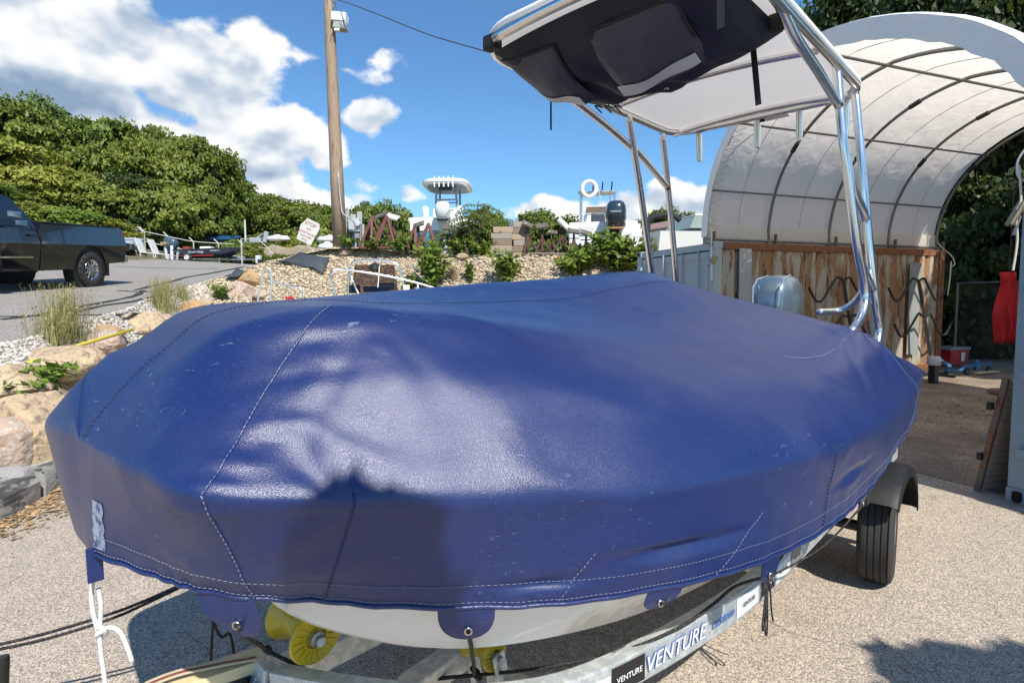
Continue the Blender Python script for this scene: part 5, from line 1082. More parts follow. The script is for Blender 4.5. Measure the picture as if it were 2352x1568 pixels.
MB().box(lc + V((.0, 0, .1)), (.38, .3, .22), Matrix.Rotation(.1, 3, 'Y')).build('housing', M_LAMPW, lb, bevel=.02); MB().box(lc + V((.02, 0, -.1)), (.36, .28, .2), Matrix.Rotation(.1, 3, 'Y'), taper=.9).build('lens', mat('lamp_glass', (.35, .37, .33), .2), lb, bevel=.02); MB().beam(lc + V((-.22, .03, -.05)), lc + V((.0, .03, -.22)), .05, .04).build('bracket', M_GALV, lb); MB().box(lc + V((-.05, -.1, -.24)), (.14, .1, .06)).build('sensor', M_LAMPW, lb, bevel=.01)
M_CABLE = mat('service_cable', (.05, .08, .12), .6)
wire('overhead_cable', 'thin twisted overhead cable running from the utility pole', 'cable', [aty(762, -4, 15.5), aty(800, 8, 15.0), aty(880, 38, 14), aty(980, 78, 12.8), aty(1080, 108, 11.8), aty(1180, 134, 11), aty(1400, 175, 10), aty(1800, 190, 9)], .013, M_CABLE)
wire('lamp_cable', 'slack cable loop feeding the flood light', 'cable', [aty(768, 3, 15.5), aty(764, 15, 15.4), aty(772, 40, 15.4), aty(786, 62, 15.35)], .009, M_CABLE); wire('lamp_cable', 'thin cable dropping beside the flood light', 'cable', [aty(769, 5, 15.5), aty(774, 25, 15.4), aty(788, 45, 15.35), aty(790, 62, 15.35)], .008, M_CABLE)
# fence boards and meter box
M_GREYW = mat('silver_timber', (.40, .40, .38), .85, var=.3, scale=6, stretch=(8, 8, .6)); fbx = thing('board_fence', 'grey weathered board panel behind the utility pole', 'fence', aty(800, 570, 15.8))
for k, (x, top, w) in enumerate(((796, 483, .15), (803, 500, .14), (811, 492, .15), (819, 505, .13), (826, 486, .14), (832, 515, .12))):
    a_, b_ = aty(x, 578, 15.9), aty(x, top, 15.9); MB().beam(a_, b_, w, .04, up=(0, 1, 0)).build('board', M_GREYW, fbx)
mb = thing('meter_box', 'pale grey electric meter box fixed to the board panel', 'box', aty(818, 530, 15.75)); q = aty(814, 517, 15.75); M_MB = mat('meter_grey', (.50, .54, .54), .5, .2)
MB().box(q, (.30, .14, .36)).build('cabinet', M_MB, mb, bevel=.01); MB().lathe([(.08, 0), (.08, .06), (.06, .09)], 14, q + V((.12, -.07, .02)), (0, -1, 0)).build('meter', mat('meter_glass', (.5, .55, .58), .15), mb, smooth='auto'); MB().box(q + V((.06, 0, -.30)), (.16, .12, .14)).build('switch', mat('switch_grey', (.25, .27, .28), .5), mb, bevel=.01); MB().tube([q + V((.03, -.02, -.36)), q + V((.03, -.02, -.85))], .02, 8).build('conduit', M_MB, mb)
# hand lettered sign
sg = aty(709, 532, 16.2); sn = thing('stop_sign', 'leaning hand painted white sign reading stop no admittance', 'sign', sg); RS = Matrix.Rotation(.42, 3, 'Y'); M_SGN = mat('sign_board', (.66, .63, .58), .7, var=.1)
bo = MB().prism([(-.24, -.32), (.20, -.34), (.26, .18), (.2, .32), (-.16, .34), (-.28, .1)], (0, 0, 0), (1, 0, 0), (0, 0, 1), .02).build('board', M_SGN, sn, xf=Matrix.Translation(sg) @ RS.to_4x4()); M_SR = mat('sign_red', (.36, .03, .04), .7); M_SK = mat('sign_dark', (.12, .05, .05), .7)
for s_, z_, h_, m_ in (('STOP', .2, .14, M_SR), ('NO', .06, .09, M_SR), ('ADMITTANCE', -.06, .085, M_SR), ('AUTH EMP', -.16, .07, M_SK), ('ONLY', -.25, .07, M_SR)):
    text(s_, h_, m_, sg + RS @ V((-.02, -.014, z_)), RS @ V((1, 0, 0)), RS @ V((0, 0, 1)), bo, lift=.002)
MB().beam(sg + RS @ V((0, .02, -.3)), sg + V((.28, .05, -.75)), .07, .03).build('stake', M_GREYW, sn)
# dark landscape fabric
M_TARP = mat('dark_tarp', (.045, .055, .065), .7, var=.3, scale=5, bump=.01, bscale=12)
def tarp(label, outline, lift=.13):
    pts = [bankhit(*q) for q in outline]
    if any(p is None for p in pts): return
    c = sum(pts, V((0, 0, 0))) / len(pts); b = MB(); vs_ = [c + V((0, 0, .16))]; n_ = len(pts)
    for f in (.5, 1.0):
        for k, p in enumerate(pts): q = c.lerp(p, f); z = bankz(q.x, q.y) or q.z; vs_.append(V((q.x, q.y, z + lift + .05 * math.sin(k * 2.3 + f * 3))))
    ff = [(0, 1 + k, 1 + (k + 1) % n_) for k in range(n_)] + [(1 + k, 1 + n_ + k, 1 + n_ + (k + 1) % n_, 1 + (k + 1) % n_) for k in range(n_)]
    o = b.add(vs_, ff).build('ground_cloth', M_TARP, smooth=True); o.modifiers.new('s', 'SOLIDIFY').thickness = .008; tag(o, label, 'cloth')
tarp('crumpled dark grey cloth lying on the gravel bank', [(632, 612), (660, 603), (690, 594), (712, 593), (740, 600), (758, 606), (750, 618), (742, 640), (720, 628), (690, 618), (660, 616)])
tarp('strip of black cloth showing through the stones', [(515, 648), (528, 640), (545, 632), (562, 633), (550, 645), (535, 652)])
# yellow pole on the rocks
yp = thing('yellow_pole', 'long yellow fibreglass pole lying along the boulders', 'pole', bankhit(150, 810)); a_, b_ = aty(-30, 868, 5.55), aty(304, 757, 7.6)
MB().tube([a_, a_.lerp(b_, .5) + Z * .03, b_], .021, 10).build('shaft', mat('yellow_glass', (.72, .56, .05), .45, var=.1), yp, smooth=True); MB().tube([a_.lerp(b_, .42) + Z * .025, a_.lerp(b_, .46) + Z * .03], .028, 10).build('joint', M_BLK, yp)
# ================================================================ NEIGHBOUR BOAT BEHIND
def hullmesh(L, B, zk, zs, m, name, parent, xf, bow=3.0, flare=.9, deck=True, rise=.25):
    ns = 17; rings = []
    for i in range(ns):
        f = i / (ns - 1); x = L * f; hb = B / 2 * (1 - max(0, (f - .45) / .55) ** bow * .985); zsh = zs + rise * f ** 2; zkk = zk + (zsh - zk) * max(0, (f - .7) / .3) ** 2.2 * .9; zc = zkk + (zsh - zkk) * .35
        rings.append([(x, -hb, zsh), (x, -hb * .99, zsh - .07), (x, -hb * flare, zc), (x - .1 * f, 0, zkk), (x, hb * flare, zc), (x, hb * .99, zsh - .07), (x, hb, zsh), (x, hb * .8, zsh + .02), (x, -hb * .8, zsh + .02)])
    return MB().loft(rings).build(name, m, parent, smooth='auto', xf=xf)
M_BW = mat('boat_white', (.80, .80, .78), .3, var=.04, coat=.3)
nbp = V((-2.3, 9.6, 0)); nb_ = thing('console_boat', 'white open boat with tinted windscreen parked behind the covered boat', 'boat', nbp)
XF = Matrix.Translation(nbp + V((-1.9, .1, 0))) @ Matrix.Rotation(math.radians(-6), 4, 'Z')
hullmesh(4.6, 1.9, .55, 1.25, M_BW, 'hull', nb_, XF)
q0, q1 = aty(800, 684, 9.9), aty(921, 680, 9.9)
MB().box((q0 + q1) / 2 + V((0, .25, -.28)), ((q1 - q0).length + .02, .5, .62)).build('console', M_BW, nb_, bevel=.03)
ws = [aty(x, y, Y) for x, y, Y in ((806, 672, 9.9), (815, 608, 10.05), (905, 608, 10.05), (915, 672, 9.9))]
wsm = bpy.data.materials.new('tinted_acrylic'); wsm.use_nodes = True; _nt = wsm.node_tree; _nt.nodes.clear(); _o = _nt.nodes.new('ShaderNodeOutputMaterial'); _t = _nt.nodes.new('ShaderNodeBsdfTransparent'); _t.inputs[0].default_value = (.50, .42, .33, 1); _g = _nt.nodes.new('ShaderNodeBsdfGlossy'); _g.inputs['Roughness'].default_value = .08; _m = _nt.nodes.new('ShaderNodeMixShader'); _m.inputs[0].default_value = .06; _nt.links.new(_t.outputs[0], _m.inputs[1]); _nt.links.new(_g.outputs[0], _m.inputs[2]); _nt.links.new(_m.outputs[0], _o.inputs[0])
wsp = MB().add([p for p in ws] + [p + V((0, .006, 0)) for p in ws], [(0, 1, 2, 3), (7, 6, 5, 4), (0, 4, 5, 1), (1, 5, 6, 2), (2, 6, 7, 3), (3, 7, 4, 0)]).build('windscreen', wsm, nb_)
MB().tube(catmull([aty(x, y, 9.85) for x, y in ((799, 690), (801, 640), (806, 612), (818, 600), (840, 598), (880, 599), (905, 603), (918, 618), (926, 650), (928, 684))], 4), .017, 8).build('screen_frame', M_SS, nb_, smooth=True)
MB().tube(catmull([aty(x, y, Y) for x, y, Y in ((775, 690, 9.3), (768, 670, 9.3), (760, 640, 9.3), (765, 624, 9.3), (780, 619, 9.35), (830, 624, 9.4), (900, 636, 9.5), (960, 650, 9.6), (1020, 668, 9.7))], 4), .017, 8).build('bow_rail', M_SS, nb_, smooth=True)
for (x0, y0, x1, y1) in ((801, 624, 828, 684), (958, 650, 966, 690)): MB().tube([aty(x0, y0, 9.4), aty(x1, y1, 9.45)], .014, 8).build('rail_stanchion', M_SS, nb_, smooth=True)
for d_ in (0, .12): MB().tube(catmull([aty(x, y, 9.0 + d_) for x, y in ((590, 700), (598, 660), (605, 625), (613, 616), (621, 624), (624, 650), (620, 690))], 4), .016, 8).build('stern_rail', M_SS if d_ else mat('rail_grey', (.6, .6, .58), .4, .6), nb_, smooth=True)
MB().tube(catmull([aty(x, y, 9.1) for x, y in ((616, 640), (650, 655), (690, 662), (694, 690))], 4), .014, 8).build('stern_rail', M_SS, nb_, smooth=True)
MB().box(aty(666, 688, 9.0), (.12, .08, .09)).build('stern_light', mat('red_lens', (.5, .01, .02), .25), nb_, bevel=.01)
MB().tube([aty(873, 592, 9.9), aty(868, 660, 9.9)], .009, 8).build('aerial', M_BW, nb_); MB().lathe([(.07, 0), (.10, .03), (.09, .10), (.04, .13)], 14, aty(861, 622, 9.95), Z).build('compass', M_BLK, nb_, smooth='auto')
for x in (812, 850, 880): MB().box(aty(x, 664, 10.2), (.22, .12, .10 + .05 * (x == 812))).build('gauge', M_BLK, nb_, bevel=.01)
MB().box(aty(886, 657, 10.14), (.3, .03, .12)).build('display', M_BLK, nb_, bevel=.006); text('GARMIN', .062, mat('decal_pale', (.6, .6, .6), .5), aty(886, 657, 10.115), (1, 0, 0), (0, 0, 1), nb_, lift=.002)
MB().box(aty(934, 665, 9.8), (.1, .05, .16)).build('switch_panel', M_BW, nb_, bevel=.008)
# ================================================================ UPPER YARD
def up(px, Y): p = aty(px, 600, Y); p.z = uppz(p.x, p.y) + .03 if p.y > 15 else (bankz(p.x, p.y) or 2.7); return p
M_RUSTS = mat('rusty_steel', (.11, .06, .045), .85, var=.4, scale=14, col2=(.06, .03, .02), c2w=(.5, .62), c2scale=9); M_PAD = mat('stand_pad', (.12, .10, .08), .85, var=.4, scale=8, col2=(.3, .3, .27), c2w=(.58, .64), c2scale=5)
def jackstand(px, Y, pty, label, tiltx=.25, size=.30, m=None):
    p = up(px, Y); top = aty(px, pty, Y); h = max(.4, top.z - p.z); t = thing('jack_stand', label, 'boat stand', p, 'boat stands on the bank'); m = m or M_RUSTS
    MB().tube([p + Z * h * .35, p + Z * h], .03, 8).build('screw', m, t); MB().tube([p + Z * h * .25, p + Z * h * .72], .045, 8).build('sleeve', m, t)
    for k in range(3):
        a_ = k * 2.094 + px * .37; MB().beam(p + Z * h * .68, p + V((math.cos(a_), math.sin(a_), 0)) * h * .48, .04, .04).build('leg', m, t)
    MB().beam(p + Z * h * .78 - V((.14, 0, 0)), p + Z * h * .78 + V((.14, 0, 0)), .025, .025).build('handle', m, t)
    MB().box(p + Z * (h + .03), (size, size, .045), Matrix.Rotation(tiltx, 3, 'Y') @ Matrix.Rotation(.45, 3, 'X')).build('pad', M_PAD if size < .34 else mat('pad_white', (.55, .55, .52), .8, var=.2), t)
for px, Y, ty_, lb, tl, sz, in ((1212, 15.4, 518, 'rusty boat stand in front of the tall timber stack', .4, .3), (1245, 15.6, 522, 'boat stand with two splayed legs between timber and round bush', -.15, .32), (1294, 15.8, 516, 'boat stand with a pale tilted pad', .75, .36), (1318, 15.3, 534, 'low red sleeved boat stand near the outboard boat', .15, .3),
        (1346, 15.3, 538, 'rusty boat stand with square pad under the outboard boat quarter', .3, .32), (1378, 16.0, 557, 'short boat stand below the black outboard', -.2, .32), (963, 15.7, 518, 'boat stand with pale pad beside the white hull', -.3, .3), (1033, 15.4, 526, 'dark padded boat stand beside the sumac', .1, .32), (877, 16.0, 497, 'boat stand with black tilted pad behind the red frames', -.35, .32), (904, 16.0, 501, 'boat stand with wide black pad between the red frames', .3, .34), (1270, 16.6, 536, 'dark boat stand behind the pale pad one', .1, .26)): jackstand(px, Y, ty_, lb, tl, sz)
M_REDF = mat('red_oxide', (.16, .07, .055), .8, var=.35, scale=8)
for (x0, x1, yt, Y, lb) in ((827, 908, 494, 15.4, 'red oxide pyramid frame lying by the utility pole'), (931, 1002, 512, 15.3, 'bent red oxide frame in front of the white T-top boat')):
    a_, b_ = up(x0, Y), up(x1, Y); a_.z = b_.z = max(a_.z, b_.z) - .02; w = b_ - a_; h = aty(x0, yt, Y).z - a_.z; bk = V((0, .7, 0)); t = thing('boat_cradle', lb, 'cradle', a_, 'red steel cradles')
    m1, m2 = a_ + w * .28 + Z * h + bk * .5, a_ + w * .72 + Z * h * 1.02 + bk * .4
    for p_, q_ in ((a_, b_), (a_ + bk, b_ + bk), (a_, a_ + bk), (b_, b_ + bk)): MB().beam(p_ + Z * .04, q_ + Z * .04, .07, .05).build('base_bar', M_REDF, t)
    for p_, q_ in ((a_, m1), (a_ + w * .33, m1), (a_ + bk, m1), (a_ + w * .45, m2), (b_, m2), (b_ + bk, m2), (a_ + w * .33, m2), (a_ + w * .55 + bk, m1)): MB().beam(p_ + Z * .04, q_, .06, .05).build('strut', M_REDF, t)
# timber cribbing
M_TIM = [mat('timber_grey', (.34, .30, .25), .9, var=.35, scale=5, stretch=(1.5, 6, 8), bump=.006, bscale=20), mat('timber_tan', (.40, .31, .21), .9, var=.35, scale=5, stretch=(1.5, 6, 8), bump=.006, bscale=20), mat('timber_brown', (.26, .19, .13), .9, var=.35, scale=5, stretch=(1.5, 6, 8), bump=.006, bscale=20)]
for stack, (x0, x1, yb, yt, n_, Y) in enumerate(((1130, 1176, 588, 521, 5, 15.35), (1176, 1214, 588, 509, 6, 15.5))):
    p0, p1 = aty(x0, yb, Y), aty(x1, yb, Y); zt = aty(x0, yt, Y).z; z0 = gz(p0.x, p0.y) ; hh = (zt - z0) / n_
    for k in range(n_):
        wdt = (p1.x - p0.x) * rnd.uniform(.82, 1.08); o = MB().box((0, 0, 0), (wdt, .30, hh * .96)).build('timber_block', M_TIM[(k + stack) % 3], bevel=.012); o.location = V(((p0.x + p1.x) / 2 + rnd.uniform(-.05, .05), Y + .1, z0 + hh * (k + .5))); o.rotation_euler = (0, rnd.uniform(-.01, .01), rnd.uniform(-.12, .12))
        pos = ['bottom', 'second', 'third', 'fourth', 'fifth', 'top'][k] if k < n_ - 1 else 'top'
        tag(o, f"{['grey', 'tan', 'brown'][(k + stack) % 3]} timber block, {pos} of the {['shorter', 'taller'][stack]} cribbing stack", 'timber', 'cribbing timbers')
# pallets / boards below the stands
for i, (x0, x1, y) in enumerate(((1222, 1272, 586), (1275, 1330, 588))):
    p = up((x0 + x1) / 2, 15.2); t = thing('pallet', ['weathered pallet under the splayed boat stand', 'weathered pallet under the red sleeved boat stand'][i], 'pallet', p)
    for k in range(4): MB().box(p + V((0, .25 * k - .1, .12)), (.66, .14, .02)).build('slat', M_TIM[0], t)
    for k in (-.28, 0, .28): MB().box(p + V((k, .27, .055)), (.06, .9, .1)).build('bearer', M_TIM[2], t)
# ---- T-top boat on the upper yard (stern to the camera)
def yardboat(name, label, px, Y, zb, zt, beam, L, yaw, m=M_BW):
    p = up(px, Y); t = thing(name, label, 'boat', p); XF = Matrix.Translation(p) @ Matrix.Rotation(yaw, 4, 'Z')
    hullmesh(L, beam, zb, zt, m, 'hull', t, XF, rise=.35); return t, p, XF
M_UNDER = mat('hardtop_grey', (.20, .23, .25), .5)
t, p, XF = yardboat('t_top_boat', 'white fishing boat with grey underside hardtop on the upper yard', 1016, 21.7, .65, 1.85, 2.55, 6.5, math.radians(88))
X = lambda q: XF @ V(q)
MB().box((0, 0, 0), (.1, 2.4, .5)).build('transom', M_BW, t, bevel=.03, xf=XF @ Matrix.Translation((-.05, 0, 1.6)))
MB().prism([(-1.0, -.62), (1.0, -.62), (1.0, -.02), (-1.0, -.02)], (0, 0, 0), (0, 1, 0), (0, 0, 1), .02).build('stern_window', mat('boot_blue', (.06, .25, .42), .2), t, xf=XF @ Matrix.Translation((-.07, 0, 1.36)))
ht = MB(); rings = []
for z, k in ((0, .86), (.05, 1.0), (.14, 1.0), (.2, .9)): rings.append([(1.9 + (1.35 * math.copysign(abs(math.cos(a_)) ** .5, math.cos(a_))) * k, .95 * math.copysign(abs(math.sin(a_)) ** .5, math.sin(a_)) * k, 3.28 + z) for a_ in np.linspace(0, 6.283, 25)[:-1]])
hto = ht.loft(rings).build('hardtop', M_BW, t, smooth='auto', xf=XF); MB().loft([[(1.9 + (v[0] - 1.9) * .94, v[1] * .94, 3.274) for v in rings[0]], [(1.9 + (v[0] - 1.9) * .94, v[1] * .94, 3.279) for v in rings[0]]]).build('underside', M_UNDER, hto, xf=XF)
for y in (-.42, .42):
    MB().tube([X((1.35, y, 1.7)), X((1.3, y, 2.6)), X((1.2, y * .9, 3.28))], .045, 8).build('leg', mat('leg_grey', (.3, .33, .34), .4, .5), t); MB().tube([X((2.3, y, 1.7)), X((2.3, y, 3.28))], .045, 8).build('leg', MATS['leg_grey'], t)
for z in (2.62, 2.74): MB().tube([X((1.28, -.42, z)), X((1.28, .42, z))], .03, 8).build('cross_bar', MATS['leg_grey'], t)
for k in range(5): MB().tube([X((.62, -.36 + k * .18, 3.12)), X((.58, -.36 + k * .18, 3.52))], .03, 8).build('rod_holder', M_BW, t)
MB().box(X((1.05, 0, 3.14)), (.5, .3, .14)).build('radio_box', M_BLK, t)
for y in (-.28, .25): MB().box((0, 0, 0), (.2, .45, .6)).build('seat', M_BW, t, bevel=.08, xf=XF @ Matrix.Translation((.9, y, 2.05)))
MB().box((0, 0, 0), (.7, .9, .9)).build('console', M_BW, t, bevel=.08, xf=XF @ Matrix.Translation((1.7, 0, 1.9)))
outboard(t, XF @ Matrix.Translation((-.25, -.12, 1.75)) @ Matrix.Rotation(math.pi, 4, 'Z'), 1.25, mat('cowl_white', (.78, .79, .79), .3, coat=.4), mat('leg_white', (.62, .65, .67), .4), .25)
for y in (-.62, .72): MB().lathe([(.03, -.24), (.12, -.2), (.13, 0), (.12, .2), (.03, .24)], 12, X((.6, y, 2.15)), Z).build('fender', M_BW, t, smooth=True)
# ---- walkaround boat with black outboard and life ring
t, p, XF = yardboat('walkaround_boat', 'white boat with black outboard and life ring on its canopy', 1385, 19.5, .45, 1.55, 2.5, 6.2, math.radians(80)); X = lambda q: XF @ V(q)
MB().box((0, 0, 0), (.12, 2.3, .9)).build('transom', M_BW, t, bevel=.04, xf=XF @ Matrix.Translation((-.06, 0, 1.2)))
for y in (-.6, .55): MB().box((0, 0, 0), (.03, .5, .3)).build('hatch', mat('hatch_white', (.7, .7, .67), .5), t, bevel=.02, xf=XF @ Matrix.Translation((-.14, y, 1.35)))
MB().box((0, 0, 0), (1.3, 1.35, .05)).build('canopy', mat('canvas_grey', (.45, .44, .41), .7), t, bevel=.02, xf=XF @ Matrix.Translation((1.9, .25, 2.95)) @ Matrix.Rotation(-.08, 4, 'Y'))
for x_, y in ((1.3, .85), (1.3, -.38), (2.4, .85), (2.4, -.38)): MB().tube([X((x_, y, 1.6)), X((x_, y, 2.95))], .025, 8).build('leg', M_SS, t)
MB().tube([X((1.3, .85, 2.15)), X((1.3, -.38, 2.1))], .02, 8).build('cross_bar', M_SS, t); MB().tube([X((1.4, -.38, 1.7)), X((2.3, -.2, 2.9))], .02, 8).build('brace', M_SS, t)
for k in range(4): MB().tube([X((1.2, .72 - k * .33, 2.92)), X((1.15, .70 - k * .33, 3.22))], .025, 8).build('rod_holder', M_BLK, t)
MB().box((0, 0, 0), (.6, 1.0, .8)).build('console', M_BW, t, bevel=.05, xf=XF @ Matrix.Translation((2.0, .25, 1.75))); MB().box((0, 0, 0), (.4, .5, .45)).build('helm_seat', mat('seat_black', (.04, .05, .06), .6), t, bevel=.05, xf=XF @ Matrix.Translation((1.2, .2, 1.85))); MB().box((0, 0, 0), (.4, .62, .3)).build('seat_base', M_BW, t, bevel=.03, xf=XF @ Matrix.Translation((1.2, .2, 1.6)))
MB().prism([(-.5, 0), (.5, 0), (.42, .42), (-.42, .42)], (0, 0, 0), (0, 1, 0), (0, 0, 1), .012).build('windscreen', wsm, t, xf=XF @ Matrix.Translation((2.25, .25, 2.1)))
cwl, Xo = outboard(t, XF @ Matrix.Translation((-.30, -.42, 1.45)) @ Matrix.Rotation(math.pi, 4, 'Z'), 1.55, mat('cowl_black', (.025, .045, .06), .22, coat=.5), mat('outboard_black', (.02, .025, .03), .4), .12)
text('YAMAHA', .085, mat('decal_white', (.75, .78, .8), .4), Xo @ V((.452, 0, .30)), Xo.to_3x3() @ V((0, 1, 0)), Xo.to_3x3() @ V((0, 0, 1)), cwl, name='lettering', lift=.012); MB().box(Xo @ V((.44, 0, -.04)), (.5, .3, .05)).build('splash_plate', mat('worn_orange', (.4, .2, .1), .7), cwl)
lr = thing('life_ring', 'white life ring tied to the canopy of the outboard boat', 'life ring', X((1.15, .55, 2.95))); MB().tube([X((1.12, .52 + .25 * math.cos(a_), 2.98 + .27 * math.sin(a_))) for a_ in np.linspace(0, 6.283, 33)[:-1]], .075, 10, closed=True).build('ring', mat('ring_white', (.82, .82, .8), .5), lr, smooth=True); MB().tube(catmull([X((1.04, .2, 2.95)), X((1.0, .1, 2.6)), X((1.02, .15, 2.75))], 4), .012, 6).build('grab_line', M_ROPE, lr)
wire('tie_rope', 'bright blue rope hanging below the black outboard', 'rope', [aty(1406, 545, 18.9), aty(1404, 560, 18.9), aty(1409, 572, 18.9), aty(1406, 590, 18.9)], .05, mat('blue_rope', (.05, .38, .7), .7, var=.3, scale=40))
# slatted swim deck to its right
sd_ = thing('swim_platform', 'white slotted swim platform standing beside the outboard boat', 'platform', aty(1450, 560, 18.6)); q = aty(1448, 548, 18.6)
MB().box(q + Z * .2, (.72, .1, .26), Matrix.Rotation(.08, 3, 'Y')).build('panel', M_BW, sd_, bevel=.02); MB().box(q - Z * .22, (.72, .1, .36), Matrix.Rotation(.08, 3, 'Y')).build('panel', M_BW, sd_, bevel=.02)
for k in range(6): MB().box(q + V((-.28 + k * .11, 0, -.02 - .005 * k)), (.05, .08, .26)).build('slat', M_BW, sd_)
# ---- cuddy boat further right with black bimini
t, p, XF = yardboat('cuddy_boat', 'white cuddy boat with folded black bimini behind the T-top legs', 1478, 19.5, .3, 1.25, 2.3, 6.0, math.radians(14)); X = lambda q: XF @ V(q)
MB().loft([[X((x_, y, z)) for x_, y, z in ((1.2, -.9, 1.4), (3.6, -.7, 1.45), (3.6, .7, 1.45), (1.2, .9, 1.4))], [X((x_, y, z)) for x_, y, z in ((1.5, -.75, 1.85), (3.0, -.55, 1.85), (3.0, .55, 1.85), (1.5, .75, 1.85))]]).build('windscreen', mat('screen_green', (.25, .32, .3), .15), t); MB().tube([X(q) for q in ((1.5, .75, 1.86), (3.0, .55, 1.86), (3.0, -.55, 1.86), (1.5, -.75, 1.86))], .035, 8, closed=True).build('screen_frame', M_BW, t)
MB().tube(catmull([aty(x, y, 18.6) for x, y in ((1487, 530), (1490, 508), (1505, 498), (1530, 494), (1550, 498), (1562, 507))], 4), .09, 8).build('bimini', mat('canvas_black', (.02, .02, .022), .8), t, smooth=True)
# ---- metal shed and blurry white boats behind
shd = thing('metal_shed', 'long low tan metal shed far behind the boats', 'shed', aty(1560, 540, 34)); a_, b_ = aty(1455, 536, 34), aty(1660, 500, 29); w_ = V((0, 5, 0))
MB().add([V((a_.x, a_.y, 0)), V((b_.x, b_.y, 0)), b_ - Z * .1, a_ - Z * .1, V((a_.x, a_.y, 0)) + w_, V((b_.x, b_.y, 0)) + w_, b_ - Z * .1 + w_, a_ - Z * .1 + w_], [(0, 1, 2, 3), (5, 4, 7, 6), (1, 5, 6, 2), (4, 0, 3, 7)]).build('wall', mat('shed_tan', (.30, .29, .23), .7, var=.1, scale=3, stretch=(9, 9, .2)), shd)
MB().add([a_ - V((.3, .3, 0)), b_ + V((.3, -.3, 0)), b_ + w_ + Z * .8, a_ + w_ + Z * .8, a_ - V((.3, .3, .12)), b_ + V((.3, -.3, -.12)), b_ + w_ + Z * .68, a_ + w_ + Z * .68], [(0, 1, 2, 3), (7, 6, 5, 4), (0, 4, 5, 1), (1, 5, 6, 2), (2, 6, 7, 3), (3, 7, 4, 0)]).build('roof', mat('shed_roof', (.26, .17, .14), .7), shd)
q = aty(1568, 512, 31); MB().tube([q - Z * .5, q + Z * .3], .1, 10).build('vent_pipe', M_GALV, shd); MB().lathe([(.17, 0), (.17, .06), (.03, .16)], 12, q + Z * .3, Z).build('vent_cap', M_GALV, shd)
for i, (x, y, Y, L_) in enumerate(((1592, 540, 24, 2.2), (1600, 528, 26, 1.6))): o = MB().box(aty(x, y, Y), (L_, .5, .25), taper=1.1).build('upturned_skiff', mat('skiff_grey', (.35, .42, .46), .5), bevel=.05); tag(o, ['grey skiff stored low beside the tent edge', 'pale skiff hull stacked above the grey one'][i], 'boat')
# overhead lines far right
for i, (y0, y1) in enumerate(((548, 512), (560, 528))): wire('overhead_cable', ['upper faint power line behind the outboard boat', 'lower faint power line behind the outboard boat'][i], 'cable', [aty(1180, y0, 40), aty(1400, (y0 + y1) / 2 + 3, 40), aty(1640, y1 - 22, 38)], .02, M_CABLE)
# ================================================================ PICKUP TRUCK
M_PAINT = mat('black_car_paint', (.006, .007, .010), .12, var=.1, scale=2, coat=1.0, bump=.006, bscale=2.2, spec=.6); M_GLASS = mat('car_glass', (.01, .014, .02), .05, spec=.7); M_CHROME = mat('chrome', (.75, .76, .78), .08, 1.0); M_TRIM = mat('black_trim', (.015, .015, .015), .6)
rw = lotpt(208, 659); hd = V((.05, -.998, 0)); hd.z = LA[0] * hd.x + LA[1] * hd.y; hd.normalize(); nl = V((-LA[0], -LA[1], 1)).normalized(); lf = nl.cross(hd).normalized(); nl = hd.cross(lf)
TM = Matrix(((hd.x, lf.x, nl.x, 0), (hd.y, lf.y, nl.y, 0), (hd.z, lf.z, nl.z, 0), (0, 0, 0, 1))); TM.translation = rw - lf * .93          # origin: ground under the middle of the rear axle, x forward, y left
truck = thing('pickup_truck', 'black crew cab pickup truck parked on the car park', 'truck', mw=TM, world=False)
def side(poly, y, m, name, parent=truck, th=.02, bev=0): return MB().prism(poly, (0, y, 0), (1, 0, 0), (0, 0, 1), th).build(name, m, parent, bevel=bev)
def arc(cx, r, n=14, z0=.42): return [(cx + r * math.cos(a_), z0 + r * math.sin(a_)) for a_ in np.linspace(0, math.pi, n)]
low = [(-1.28, .58), (-.62, .55)] + [(x, z) for x, z in reversed([q for q in arc(0, .56)])] + [(.60, .45), (3.28, .43)] + [(x, z) for x, z in reversed(arc(3.9, .55))] + [(4.5, .5), (4.85, .55), (4.88, .95), (4.7, 1.18), (3.45, 1.27), (1.5, 1.30), (1.46, 1.42), (-1.2, 1.43), (-1.30, 1.38), (-1.34, 1.0)]
upr = [(-1.34, 1.0), (-1.32, 1.30), (-1.26, 1.41), (-1.15, 1.43), (1.46, 1.42), (1.5, 1.30), (3.45, 1.27), (4.7, 1.18), (4.84, 1.0)]
lwr = low[:low.index((4.85, .55)) + 1] + [(4.84, 1.0), (-1.34, 1.0)]
def halfw(z): return 1.0 - .15 * max(0, z - 1.0) - .07 * max(0, 1.0 - z)
body = MB()
for pl, top in ((upr, True), (lwr, False)): body.loft([[(x, halfw(z) * sg_, z) for x, z in pl] for sg_ in (-1, 1)])
body.build('body', M_PAINT, truck, smooth='auto', bevel=0)
cab = [(1.52, 1.26, .93), (1.72, 1.60, .86), (1.98, 1.90, .74), (2.3, 1.945, .72), (3.0, 1.93, .72), (3.35, 1.86, .74), (3.75, 1.5, .86), (4.05, 1.24, .93)]
MB().loft([[(x, -w, z) for x, z, w in cab], [(x, -w * .8, z + .012) for x, z, w in cab], [(x, w * .8, z + .012) for x, z, w in cab], [(x, w, z) for x, z, w in cab]], closed=True).build('cab', M_PAINT, truck, smooth='auto')
